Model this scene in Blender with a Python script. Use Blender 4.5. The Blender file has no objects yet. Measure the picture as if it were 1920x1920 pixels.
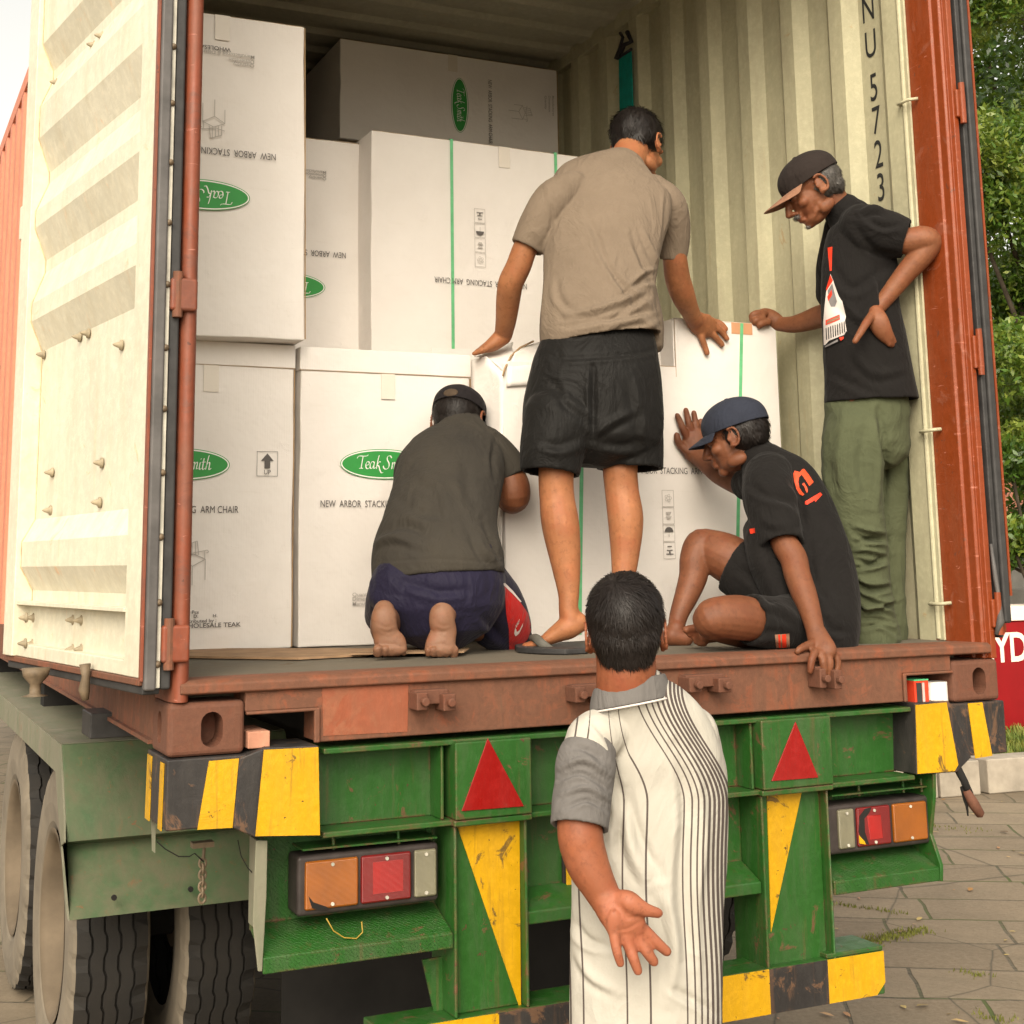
import bpy, bmesh, math, random
import numpy as np
from mathutils import Vector, Matrix, noise
from mathutils.bvhtree import BVHTree
random.seed(7); np.random.seed(7)
scene = bpy.context.scene
COL = scene.collection
R = math.radians

# ------------------------------------------------------------------ camera
CAM = np.array([-.6729, -3.2382, .4255]); YAW, PITCH, ROLL = .4335, .166, -.0138
FPX, PCX, PCY = 2613.6, 935.7, 612.9
def cam_basis():
    cy, sy = math.cos(YAW), math.sin(YAW); cp, sp = math.cos(PITCH), math.sin(PITCH)
    f = np.array([sy*cp, cy*cp, sp]); r = np.array([cy, -sy, 0.]); u = np.cross(r, f)
    cr, sr = math.cos(ROLL), math.sin(ROLL)
    return cr*r+sr*u, -sr*r+cr*u, f
CR, CU, CF = cam_basis()
cd = bpy.data.cameras.new('camera'); cam = bpy.data.objects.new('camera', cd); COL.objects.link(cam)
cam.matrix_world = Matrix(((CR[0], CU[0], -CF[0], CAM[0]), (CR[1], CU[1], -CF[1], CAM[1]), (CR[2], CU[2], -CF[2], CAM[2]), (0, 0, 0, 1)))
cd.sensor_width = 36; cd.sensor_fit = 'HORIZONTAL'; cd.lens = FPX/1920*36
cd.shift_x = (960-PCX)/1920; cd.shift_y = -(960-PCY)/1920
cd.clip_start = .05; cd.clip_end = 3000
scene.camera = cam

# ------------------------------------------------------------------ sky, sun, exposure
w = bpy.data.worlds.new('World'); scene.world = w; w.use_nodes = True
nt = w.node_tree; nt.nodes.clear()
sky = nt.nodes.new('ShaderNodeTexSky'); sky.sky_type = 'NISHITA'; sky.sun_disc = False
SUN_EL, SUN_AZ = R(36), R(-147)          # azimuth from +Y towards +X
sky.sun_elevation = SUN_EL; sky.sun_rotation = SUN_AZ
sky.air_density = 1.0; sky.dust_density = 5.0; sky.ozone_density = .6
bg = nt.nodes.new('ShaderNodeBackground'); bg.inputs[1].default_value = .15
# thin high cloud: the blue of the clear sky is mostly washed out to a warm white
hsv = nt.nodes.new('ShaderNodeHueSaturation'); hsv.inputs['Saturation'].default_value = .25; hsv.inputs['Value'].default_value = 1.7
mul = nt.nodes.new('ShaderNodeMix'); mul.data_type = 'RGBA'; mul.blend_type = 'MULTIPLY'; mul.inputs[0].default_value = 1
mul.inputs[7].default_value = (1.0, .93, .80, 1)
out = nt.nodes.new('ShaderNodeOutputWorld')
nt.links.new(sky.outputs[0], hsv.inputs['Color']); nt.links.new(hsv.outputs[0], mul.inputs[6])
nt.links.new(mul.outputs[2], bg.inputs[0]); nt.links.new(bg.outputs[0], out.inputs[0])
sd = bpy.data.lights.new('sun', 'SUN'); sd.energy = 0.5; sd.angle = R(60); sd.color = (1, .93, .8)
sun = bpy.data.objects.new('sun', sd); COL.objects.link(sun)
sdir = Vector((math.sin(SUN_AZ)*math.cos(SUN_EL), math.cos(SUN_AZ)*math.cos(SUN_EL), math.sin(SUN_EL)))
sun.rotation_euler = sdir.to_track_quat('Z', 'Y').to_euler()
scene.view_settings.view_transform = 'Standard'; scene.view_settings.look = 'None'
scene.view_settings.gamma = 1; scene.view_settings.exposure = 0.42
scene.render.engine = 'CYCLES'
scene.cycles.max_bounces = 8; scene.cycles.diffuse_bounces = 5

# ------------------------------------------------------------------ projection helpers: a point of the photo on a real plane
def ray(px, py): return CF+(px-PCX)/FPX*CR-(py-PCY)/FPX*CU
def P(px, py, y=None, x=None, z=None):
    v = ray(px, py)
    if y is not None: t = (y-CAM[1])/v[1]
    elif x is not None: t = (x-CAM[0])/v[0]
    else: t = (z-CAM[2])/v[2]
    return CAM+t*v
def pr(X):
    d = np.asarray(X, float)-CAM; k = d@CF
    return np.stack([PCX+FPX*(d@CR)/k, PCY-FPX*(d@CU)/k, k], -1)
def SC(X): return FPX/((np.asarray(X)-CAM)@CF)
GZ = -1.235     # ground
FL = .165       # container floor

# ------------------------------------------------------------------ object helpers
def tag(o, label=None, cat=None, group=None, kind=None):
    if label: o['label'] = label
    if cat: o['category'] = cat
    if group: o['group'] = group
    if kind: o['kind'] = kind
    return o
def thing(name, label, cat, loc=(0, 0, 0), group=None):
    o = bpy.data.objects.new(name, None); COL.objects.link(o); o.location = loc
    o.empty_display_size = .2
    return tag(o, label, cat, group)
def origin(o):
    while o.parent: o = o.parent
    return np.array(o.location)
def link(name, me, m, parent=None, smooth=False):
    """mesh is in world coordinates; the origin moves to the thing's base"""
    if parent is not None: T = origin(parent)
    else:
        co = np.empty(len(me.vertices)*3); me.vertices.foreach_get('co', co); co = co.reshape(-1, 3)
        T = (co.min(0)+co.max(0))/2; T[2] = co[:, 2].min()
    me.transform(Matrix.Translation(-Vector(T)))
    o = bpy.data.objects.new(name, me); COL.objects.link(o)
    if parent is not None: o.parent = parent
    else: o.location = T
    for mm in (m if isinstance(m, (list, tuple)) else [m]):
        me.materials.append(mm)
    if smooth: me.shade_smooth()
    return o
class MB:
    def __init__(s): s.v = []; s.f = []; s.mi = []
    def add(s, vs, fs, mi=0):
        b = len(s.v); s.v += [tuple(map(float, p)) for p in vs]; s.f += [tuple(b+i for i in f) for f in fs]; s.mi += [mi]*len(fs)
        return s
    def box(s, a, b, mi=0):
        x0, y0, z0 = np.minimum(a, b); x1, y1, z1 = np.maximum(a, b)
        return s.add([(x0, y0, z0), (x1, y0, z0), (x1, y1, z0), (x0, y1, z0), (x0, y0, z1), (x1, y0, z1), (x1, y1, z1), (x0, y1, z1)],
                     [(0, 3, 2, 1), (4, 5, 6, 7), (0, 1, 5, 4), (1, 2, 6, 5), (2, 3, 7, 6), (3, 0, 4, 7)], mi)
    def prism(s, pts, d, mi=0):
        """polygon of 3-D points extruded by vector d"""
        n = len(pts); a = [np.array(p, float) for p in pts]; d = np.array(d, float)
        nn = sum((np.cross(a[i], a[(i+1) % n]) for i in range(n)), np.zeros(3))
        if nn@d > 0: a = a[::-1]
        return s.add(a+[p+d for p in a], [tuple(range(n)), tuple(range(2*n-1, n-1, -1))]+[((i+1) % n, i, n+i, n+(i+1) % n) for i in range(n)], mi)
    def sweep(s, prof, A, B, mi=0):
        """closed profile points swept from A to B: prof already 3-D at A"""
        return s.prism(prof, np.array(B, float)-np.array(A, float), mi)
    def tube(s, pts, r, n=12, mi=0, cap=True):
        pts = [np.array(p, float) for p in pts]; rs = r if hasattr(r, '__len__') else [r]*len(pts)
        base = len(s.v); up = None
        for i, p in enumerate(pts):
            t = pts[min(i+1, len(pts)-1)]-pts[max(i-1, 0)]; t = t/(np.linalg.norm(t)+1e-12)
            if up is None:
                up = np.cross(t, (0, 0, 1.)) if abs(t[2]) < .9 else np.cross(t, (1., 0, 0)); up /= np.linalg.norm(up)
            up = up-t*(up@t); up /= np.linalg.norm(up)+1e-12; b = np.cross(t, up)
            for k in range(n):
                a = 2*math.pi*k/n; s.v.append(tuple(p+rs[i]*(math.cos(a)*up+math.sin(a)*b)))
        for i in range(len(pts)-1):
            for k in range(n):
                a = base+i*n+k; b2 = base+i*n+(k+1) % n; s.f.append((a, b2, b2+n, a+n)); s.mi.append(mi)
        if cap:
            s.f.append(tuple(base+k for k in range(n-1, -1, -1))); s.f.append(tuple(base+(len(pts)-1)*n+k for k in range(n))); s.mi += [mi, mi]
        return s
    def mesh(s, name):
        me = bpy.data.meshes.new(name); me.from_pydata(s.v, [], s.f); me.polygons.foreach_set('material_index', s.mi); me.update()
        return me
    def build(s, name, m, parent=None, bevel=0, seg=2, smooth=False, label=None):
        me = s.mesh(name)
        bm = bmesh.new(); bm.from_mesh(me); bmesh.ops.recalc_face_normals(bm, faces=bm.faces); bm.to_mesh(me); bm.free()
        o = link(name, me, m, parent, smooth)
        if bevel:
            b = o.modifiers.new('bevel', 'BEVEL'); b.width = bevel; b.segments = seg; b.limit_method = 'ANGLE'; b.angle_limit = R(35)
            me.shade_smooth(); b.harden_normals = True
        if label: o['label'] = label
        return o

# ------------------------------------------------------------------ materials
def newmat(name):
    m = bpy.data.materials.new(name); m.use_nodes = True; t = m.node_tree; t.nodes.clear()
    o = t.nodes.new('ShaderNodeOutputMaterial'); b = t.nodes.new('ShaderNodeBsdfPrincipled'); t.links.new(b.outputs[0], o.inputs[0])
    return m, t, b
def nd(t, ty, **k):
    n = t.nodes.new(ty)
    for a, v in k.items():
        if a.startswith('i_'): n.inputs[a[2:].replace('_', ' ')].default_value = v
        else: setattr(n, a, v)
    return n
def c4(c): return (c[0], c[1], c[2], 1)
def coords(t, scale=(1, 1, 1), rot=(0, 0, 0), kind='Object'):
    tc = nd(t, 'ShaderNodeTexCoord'); mp = nd(t, 'ShaderNodeMapping'); mp.inputs['Scale'].default_value = scale; mp.inputs['Rotation'].default_value = rot
    t.links.new(tc.outputs[kind], mp.inputs[0]); return mp.outputs[0]
def noise_n(t, vec, scale, detail=6, rough=.6, dist=0):
    n = nd(t, 'ShaderNodeTexNoise'); n.inputs['Scale'].default_value = scale; n.inputs['Detail'].default_value = detail
    n.inputs['Roughness'].default_value = rough; n.inputs['Distortion'].default_value = dist; t.links.new(vec, n.inputs['Vector']); return n.outputs[0]
def ramp(t, fac, stops, interp='LINEAR'):
    r = nd(t, 'ShaderNodeValToRGB'); r.color_ramp.interpolation = interp; e = r.color_ramp.elements
    while len(e) < len(stops): e.new(.5)
    for el, (p, c) in zip(e, stops):
        el.position = p; el.color = c4(c) if hasattr(c, '__len__') else (c, c, c, 1)
    t.links.new(fac, r.inputs[0]); return r.outputs[0]
def mix(t, fac, a, b, mode='MIX'):
    m = nd(t, 'ShaderNodeMix', data_type='RGBA', blend_type=mode)
    for sock, v in ((0, fac), (6, a), (7, b)):
        if hasattr(v, 'is_linked'): t.links.new(v, m.inputs[sock])
        elif sock == 0: m.inputs[0].default_value = v
        else: m.inputs[sock].default_value = c4(v)
    return m.outputs[2]
def bump(t, b, h, strength=.3, dist=.01):
    n = nd(t, 'ShaderNodeBump'); n.inputs['Strength'].default_value = strength; n.inputs['Distance'].default_value = dist
    t.links.new(h, n.inputs['Height'])
    if b.inputs['Normal'].is_linked:
        t.links.new(b.inputs['Normal'].links[0].from_socket, n.inputs['Normal'])
    t.links.new(n.outputs[0], b.inputs['Normal'])
def paint(name, base, rust=.3, dirt=.3, rough=.5, rustcol=(.13, .045, .02), dirtcol=(.12, .09, .065), scale=1., metal=0, vert=True, chips=0, spec=.4, edge=0, scuff=0):
    """painted steel: mottled colour, dirt film, rust patches, runs and chips, worn edges, fine bump"""
    m, t, b = newmat(name); v = coords(t); vv = coords(t, (6, 6, 1.2) if vert else (1, 1, 1)); vs_ = coords(t, (26, 26, 1.6) if vert else (5, 5, 5))
    n1 = noise_n(t, v, 3*scale, 5); n2 = noise_n(t, vv, 2.2*scale, 8, .7, .4); n3 = noise_n(t, v, 38*scale, 4, .7); n4 = noise_n(t, v, 9*scale, 9, .72, .8); n6 = noise_n(t, vs_, 1.1*scale, 6, .65, .2)
    c = mix(t, ramp(t, n1, [(.3, 0), (.7, .5)]), base, tuple(x*.68 for x in base))
    c = mix(t, ramp(t, n3, [(.45, 0), (.75, .4)]), c, tuple(min(1, x*1.35+.01) for x in base))
    if dirt: c = mix(t, ramp(t, n2, [(.58-.34*dirt, 0), (.86-.25*dirt, min(.9, .3+dirt*.6))]), c, dirtcol)
    rc = mix(t, n3, rustcol, tuple(x*2.2 for x in rustcol))
    if rust:
        c = mix(t, ramp(t, n6, [(.62-.16*rust, 0), (.74-.16*rust, .35+.4*rust)]), c, rc)
        c = mix(t, ramp(t, n4, [(.66-.26*rust, 0), (.70-.25*rust, .85)]), c, rc)
    if chips:
        n5 = noise_n(t, v, 22*scale, 3, .8, .3); c = mix(t, ramp(t, n5, [(.70-chips*.12, 0), (.715-chips*.12, 1)]), c, rustcol)
    if scuff:
        sv_ = coords(t, (3, 3, 16), (0.35, 0, 0)); n7 = noise_n(t, sv_, 4, 5, .7, .6); c = mix(t, ramp(t, n7, [(.70-.1*scuff, 0), (.73-.1*scuff, .75)]), c, tuple(min(1, x*1.6+.10) for x in base))
    if edge:
        bv = nd(t, 'ShaderNodeBevel', samples=4); bv.inputs['Radius'].default_value = .012; ge = nd(t, 'ShaderNodeNewGeometry'); dt = nd(t, 'ShaderNodeVectorMath', operation='DOT_PRODUCT')
        t.links.new(bv.outputs[0], dt.inputs[0]); t.links.new(ge.outputs['Normal'], dt.inputs[1])
        em = ramp(t, dt.outputs['Value'], [(.80, 1), (.985, 0)]); nm = nd(t, 'ShaderNodeMath', operation='MULTIPLY'); t.links.new(em, nm.inputs[0]); t.links.new(ramp(t, n4, [(.62-.3*edge, 0), (.70-.3*edge, 1)]), nm.inputs[1])
        c = mix(t, nm.outputs[0], c, rc)
    t.links.new(c, b.inputs['Base Color']); b.inputs['Metallic'].default_value = metal
    b.inputs['Specular IOR Level'].default_value = spec
    t.links.new(ramp(t, n2, [(.3, max(.05, rough-.1)), (.8, min(1, rough+.25))]), b.inputs['Roughness'])
    bump(t, b, n4, .3, .008); bump(t, b, n3, .15, .002)
    return m
def plain(name, col, rough=.7, var=.15, scale=8, bmp=.1, spec=.3, dist=.003):
    m, t, b = newmat(name); v = coords(t); n = noise_n(t, v, scale, 5); n2 = noise_n(t, v, scale*7, 3)
    c = mix(t, ramp(t, n, [(.3, 0), (.7, 1)]), tuple(x*(1-var) for x in col), tuple(min(1, x*(1+var)) for x in col))
    t.links.new(c, b.inputs['Base Color']); b.inputs['Roughness'].default_value = rough; b.inputs['Specular IOR Level'].default_value = spec
    if bmp: bump(t, b, n2, bmp, dist)
    return m
M = {}
M['orange'] = paint('orange_paint', (.20, .048, .021), .50, .35, .5, chips=.25, edge=.5, rustcol=(.09, .03, .018), scuff=.4)
M['orange_bright'] = paint('orange_paint_clean', (.21, .038, .007), .30, .22, .45, chips=.35, dirtcol=(.20, .07, .03), edge=.3, rustcol=(.14, .04, .02), scuff=.6)
M['orange_side'] = paint('orange_side_paint', (.55, .20, .12), .1, .2, .6)
M['sill'] = paint('rusty_sill_paint', (.20, .058, .025), .75, .7, .7, rustcol=(.075, .032, .018), dirtcol=(.095, .062, .04), scale=1.7, edge=.6)
M['patch'] = paint('fresh_orange_patch', (.25, .066, .028), .45, .5, .6, rustcol=(.14, .05, .025), dirtcol=(.2, .08, .045))
M['casting'] = paint('rusty_casting', (.13, .043, .022), .85, .5, .75, rustcol=(.07, .028, .016), dirtcol=(.11, .07, .045), scale=2, edge=.4)
M['cream'] = paint('cream_door_paint', (.60, .565, .45), .10, .3, .45, rustcol=(.42, .27, .15), dirtcol=(.45, .38, .25))
M['wallpaint'] = paint('inner_wall_paint', (.43, .405, .27), .06, .4, .55, rustcol=(.24, .18, .10), dirtcol=(.28, .245, .165))
M['ceil'] = paint('ceiling_paint', (.40, .38, .30), .02, .3, .6, vert=False, rustcol=(.3, .22, .12), dirtcol=(.22, .19, .13))
M['green'] = paint('green_trailer_paint', (.017, .082, .011), .24, .36, .42, dirtcol=(.065, .078, .04), rustcol=(.07, .035, .018), chips=.2, scale=1.3, edge=.55)
M['green_dusty'] = paint('dusty_green_paint', (.055, .105, .045), .12, .75, .65, dirtcol=(.13, .11, .07))
M['green_fender'] = paint('dusty_fender_top', (.12, .14, .085), .06, .95, .6, dirtcol=(.20, .18, .135))
M['yellow'] = paint('yellow_paint', (.52, .285, .003), .26, .22, .4, rustcol=(.05, .03, .012), dirtcol=(.36, .19, .012), chips=.2, scale=1.5)
M['blackpaint'] = paint('black_paint', (.020, .018, .018), .35, .4, .5, rustcol=(.075, .04, .022), dirtcol=(.055, .048, .042), edge=.4)
M['red_reflector'] = paint('red_reflector', (.24, .006, .005), .12, .25, .3, dirtcol=(.16, .012, .01), rustcol=(.14, .02, .015))
M['rubber'] = plain('gasket_rubber', (.035, .034, .034), .55, .3, 20)
M['graygasket'] = plain('grey_gasket', (.085, .08, .078), .5, .3, 12)
M['galv'] = plain('grey_steel', (.42, .40, .34), .45, .3, 15)
M['casting_b'] = plain('bolt_metal', (.13, .095, .06), .6, .3, 30)
M['bolt'] = plain('pale_bolt', (.27, .225, .15), .6, .3, 30)
M['strapgrey'] = plain('grey_strap', (.075, .07, .058), .6, .2, 30)
M['dark'] = plain('dark_grime_and_shade', (.012, .011, .010), .9, .4, 5)  # near-black for grimy parts, and for the painted shade under the trailer
M['floor'] = paint('dirty_floor', (.10, .088, .066), .25, .6, .8, vert=False, dirtcol=(.17, .14, .10), rustcol=(.07, .05, .03))
M['plywood'] = plain('cardboard_sheet', (.30, .19, .11), .85, .3, 10)
def lens_mat(name, col, sc=120, emit=0):
    m, t, b = newmat(name); v = coords(t); n = noise_n(t, v, 9, 4)
    c = mix(t, n, tuple(x*.4 for x in col), tuple(x*1.2 for x in col)); t.links.new(c, b.inputs['Base Color'])
    b.inputs['Roughness'].default_value = .3; b.inputs['Coat Weight'].default_value = .12; b.inputs['Coat Roughness'].default_value = .2
    w1 = nd(t, 'ShaderNodeTexWave', wave_type='BANDS', bands_direction='Z'); w1.inputs['Scale'].default_value = sc; t.links.new(coords(t), w1.inputs[0])
    w2 = nd(t, 'ShaderNodeTexWave', wave_type='BANDS', bands_direction='X'); w2.inputs['Scale'].default_value = sc; t.links.new(coords(t), w2.inputs[0])
    bump(t, b, w1.outputs[1], .35, .0015); bump(t, b, w2.outputs[1], .35, .0015)
    return m
M['amber'] = lens_mat('amber_lens', (.30, .085, .003)); M['redlens'] = lens_mat('red_lens', (.17, .004, .004)); M['redlens2'] = lens_mat('red_lens_core', (.34, .006, .004))
M['clear'] = lens_mat('clear_lens', (.20, .185, .12)); M['housing'] = plain('lamp_housing', (.035, .028, .026), .5, .4, 20)

# ================================================================== GROUND AND SURROUNDINGS
def quadsheet(x0, x1, y0, y1, z, name, m, kind='structure', n=1):
    me = bpy.data.meshes.new(name)
    me.from_pydata([(x0, y0, z), (x1, y0, z), (x1, y1, z), (x0, y1, z)], [], [(0, 1, 2, 3)])
    o = link(name, me, m); o['kind'] = kind; return o
m, t, b = newmat('earth'); v = coords(t); n = noise_n(t, v, .8, 8)
t.links.new(mix(t, n, (.10, .08, .055), (.17, .14, .10)), b.inputs['Base Color']); b.inputs['Roughness'].default_value = .95; M['earth'] = m
quadsheet(-900, 900, -900, 900, GZ-.008, 'ground', M['earth'])
# stone slab paving with mossy joints
m, t, b = newmat('slab_paving'); v = coords(t, rot=(0, 0, R(33)))
wn = nd(t, 'ShaderNodeTexNoise'); wn.inputs['Scale'].default_value = 2.5; t.links.new(v, wn.inputs['Vector'])
sub = nd(t, 'ShaderNodeVectorMath', operation='SUBTRACT'); t.links.new(wn.outputs[1], sub.inputs[0]); sub.inputs[1].default_value = (.5, .5, .5)
scl = nd(t, 'ShaderNodeVectorMath', operation='SCALE'); t.links.new(sub.outputs[0], scl.inputs[0]); scl.inputs['Scale'].default_value = .05
add = nd(t, 'ShaderNodeVectorMath', operation='ADD'); t.links.new(v, add.inputs[0]); t.links.new(scl.outputs[0], add.inputs[1])
br = nd(t, 'ShaderNodeTexBrick'); t.links.new(add.outputs[0], br.inputs['Vector'])
br.inputs['Scale'].default_value = 1; br.inputs['Brick Width'].default_value = .52; br.inputs['Row Height'].default_value = .40
br.inputs['Mortar Size'].default_value = .009; br.inputs['Mortar Smooth'].default_value = .35; br.offset = .42; br.squash = 1.2; br.squash_frequency = 3
br.inputs['Color1'].default_value = (.190, .145, .095, 1); br.inputs['Color2'].default_value = (.255, .20, .135, 1); br.inputs['Mortar'].default_value = (.05, .045, .028, 1)
n1 = noise_n(t, v, 3, 8, .65); n2 = noise_n(t, v, 40, 5, .7); n3 = noise_n(t, v, 1.1, 5, .6)
c = mix(t, ramp(t, n1, [(.35, 0), (.75, .6)]), br.outputs[0], (.14, .112, .075)); c = mix(t, ramp(t, n2, [(.4, 0), (.75, .45)]), c, (.34, .28, .20))
moss = mix(t, ramp(t, n3, [(.5, 0), (.6, 1)]), (0, 0, 0), br.outputs[1], 'MIX'); c = mix(t, moss, c, (.07, .095, .018))
vo = nd(t, 'ShaderNodeTexVoronoi', feature='DISTANCE_TO_EDGE'); vo.inputs['Scale'].default_value = .9; t.links.new(add.outputs[0], vo.inputs['Vector'])
n10 = noise_n(t, v, .55, 6, .7, .8); c = mix(t, ramp(t, n10, [(.45, 0), (.65, .6)]), c, (.105, .08, .05)); n11 = noise_n(t, v, 90, 3, .8); c = mix(t, ramp(t, n11, [(.60, 0), (.68, .7)]), c, (.05, .04, .026)); c = mix(t, ramp(t, vo.outputs[0], [(0, .75), (.006, .0)]), c, (.045, .04, .028))
t.links.new(c, b.inputs['Base Color']); b.inputs['Roughness'].default_value = .85
inv = ramp(t, br.outputs[1], [(0, 1), (1, 0)]); bump(t, b, inv, .6, .012); bump(t, b, n1, .25, .012); bump(t, b, n2, .2, .003); M['paving'] = m
quadsheet(-12, 16, -14, 16, GZ, 'paving', M['paving'])
# leaf litter
m, t, b = newmat('leaf_litter'); at = nd(t, 'ShaderNodeAttribute', attribute_name='tone'); 
t.links.new(ramp(t, at.outputs['Fac'], [(0, (.30, .16, .05)), (.4, (.42, .22, .13)), (.7, (.50, .38, .14)), (1, (.10, .06, .03))]), b.inputs['Base Color']); b.inputs['Roughness'].default_value = .7; M['litter'] = m
mb = MB(); tones = []
for i in range(700):
    x = random.uniform(1.5, 9); y = random.uniform(-1.5, 8.5); s = random.uniform(.012, .034); a = random.uniform(0, 6.28); tl = random.uniform(-.3, .3)
    ca, sa = math.cos(a), math.sin(a)
    pts = []
    for (u, vv, h) in ((-1, 0, 0), (-.3, .38, .12), (.4, .34, .2), (1, 0, .1), (.4, -.34, .16), (-.3, -.38, .05)):
        pts.append((x+s*(u*ca-vv*sa), y+s*(u*sa+vv*ca), GZ+.003+s*(h+tl*vv*.3+.15)))
    mb.add(pts, [(0, 1, 5), (1, 2, 4, 5), (2, 3, 4)]); tones += [random.random()]*3
me = mb.mesh('fallen_leaves'); atr = me.attributes.new('tone', 'FLOAT', 'FACE'); atr.data.foreach_set('value', tones)
tag(link('fallen_leaves', me, M['litter']), 'dry fallen leaves scattered over the stone paving', 'leaves', kind='stuff')
# moss and grass tufts in the joints
m, t, b = newmat('grass_blades'); n = noise_n(t, coords(t), 2.5, 3)
t.links.new(ramp(t, n, [(.3, (.035, .07, .008)), (.5, (.09, .13, .015)), (.75, (.22, .20, .03))]), b.inputs['Base Color']); b.inputs['Roughness'].default_value = .7; M['grass'] = m
M['moss'] = plain('moss_green', (.14, .15, .028), .9, .35, 12, 0)
def blades(spots, hmin, hmax):
    vs, fs = [], []
    for (x, y, z) in spots:
        a = random.uniform(0, 6.28); h = random.uniform(hmin, hmax); wd = h*.08+.0015; lx, ly = random.uniform(-.5, .5)*h, random.uniform(-.5, .5)*h
        dx, dy = math.cos(a)*wd, math.sin(a)*wd; k = len(vs)
        vs += [(x-dx, y-dy, z), (x+dx, y+dy, z), (x+lx*.4+dx*.7, y+ly*.4+dy*.7, z+h*.6), (x+lx*.4-dx*.7, y+ly*.4-dy*.7, z+h*.6), (x+lx, y+ly, z+h)]
        fs += [(k, k+1, k+2, k+3), (k+3, k+2, k+4)]
    return MB().add(vs, fs)
sp = []
for (ax, ay, bx, by, cnt, wdt) in ((1560, 1695, 1700, 1715, 110, .015), (1575, 1775, 1735, 1745, 700, .03), (1590, 1800, 1650, 1770, 120, .02), (1795, 1820, 1845, 1832, 60, .02), (1640, 1540, 1840, 1560, 120, .05), (1560, 1640, 1700, 1600, 90, .03), (1830, 1905, 1900, 1915, 60, .03)):
    A, B = P(ax, ay, z=GZ), P(bx, by, z=GZ)
    for i in range(cnt):
        f = random.random(); q = A+(B-A)*f; sp.append((q[0]+random.gauss(0, wdt), q[1]+random.gauss(0, wdt), GZ))
tag(blades(sp, .006, .020).build('joint_grass', M['moss']), 'small green moss and grass tufts growing in the paving joints', 'grass', kind='stuff')
# kerb blocks, lawn, hydrant cabinet, post
M['kerb'] = plain('kerb_concrete', (.33, .29, .235), .9, .25, 6, .4)
M['concrete'] = plain('old_concrete', (.26, .235, .2), .9, .25, 4, .4)
kd = np.array([.995, -.095, 0]); kn = np.array([.095, .995, 0])
def kerb_block(u0, u1, label):
    base = P(1765, 1497, z=GZ); a = base+kd*u0; L = u1-u0
    pr_ = [a, a+kd*L, a+kd*L+kn*.22, a+kn*.22]
    o = MB().prism(pr_, (0, 0, .235)).build('kerb_block', M['kerb'], bevel=.012)
    return tag(o, label, 'kerb block', 'concrete kerb blocks round the lawn')
kerb_block(-1.35, -.93, 'concrete kerb block behind the trailer end, farthest left of the row')
kerb_block(-.9, -.02, 'concrete kerb block just left of the pale post at the lawn')
kerb_block(0.0, .335, 'short concrete kerb block below the pale post, behind the red-tipped hook')
kerb_block(.40, 1.3, 'concrete kerb block in front of the red hydrant cabinet, cut by the right picture edge')
kerb_block(1.33, 2.2, 'concrete kerb block beyond the hydrant cabinet, farthest right of the row')
kb = P(1765, 1497, z=GZ)
lawn = [kb+kd*-1.35+kn*.22, kb+kd*2.5+kn*.22, kb+kd*4+kn*9, kb-kd*4+kn*9]
me = bpy.data.meshes.new('lawn'); me.from_pydata([tuple(p+np.array([0, 0, .06])) for p in lawn], [], [(0, 1, 2, 3)])
M['lawn'] = plain('lawn_soil', (.09, .11, .02), .95, .4, 6, .5)
o = link('lawn', me, M['lawn']); o['kind'] = 'structure'
sp = []
for i in range(14000):
    q = kb+kd*random.uniform(-.6, 3.0)+kn*(.22+random.random()**1.6*4); sp.append((q[0], q[1], GZ+.06))
tag(blades(sp, .04, .13).build('lawn_grass', M['grass']), 'short yellowish green grass behind the kerb blocks', 'grass', kind='stuff')
q = P(1808, 1450, y=5.3); 
o = MB().tube([(q[0], 5.3, GZ), (q[0], 5.3, GZ+.95)], .03, 14).build('post', M['kerb'], bevel=.004); tag(o, 'thin pale concrete post standing behind the short kerb block', 'post')
# red hydrant cabinet
M['hydred'] = plain('hydrant_red', (.23, .004, .006), .5, .12, 3, .05); M['hydwhite'] = plain('hydrant_white', (.80, .68, .58), .6, .06, 3, .05)
hy = 6.6; hA = P(1855, 1400, y=hy); hx = hA[0]; hz0 = P(1885, 1408, y=hy)[2]; hz1 = P(1885, 1165, y=hy)[2]; hz2 = P(1885, 1138, y=hy)[2]
hyd = thing('hydrant_cabinet', 'big red cabinet with white rounded top and white letters behind the container', 'hydrant cabinet', (hx+.8, hy+.2, GZ))
MB().box((hx, hy, GZ), (hx+1.6, hy+.45, hz1)).build('cabinet_body', M['hydred'], hyd, bevel=.02)
prf = [(hx-.02, hy-.02, hz1+.002), (hx+1.62, hy-.02, hz1+.002)]+[(hx+1.62-.09+.09*math.cos(a), hy-.02, hz1+.002+(hz2-hz1)*math.sin(a)) for a in np.linspace(0, math.pi/2, 6)]+[(hx+.07-.09*math.sin(a), hy-.02, hz1+.002+(hz2-hz1)*math.cos(a)) for a in np.linspace(0, math.pi/2, 6)]
MB().prism(prf[:-1], (0, .5, 0)).build('cabinet_top', M['hydwhite'], hyd, bevel=.008)

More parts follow.
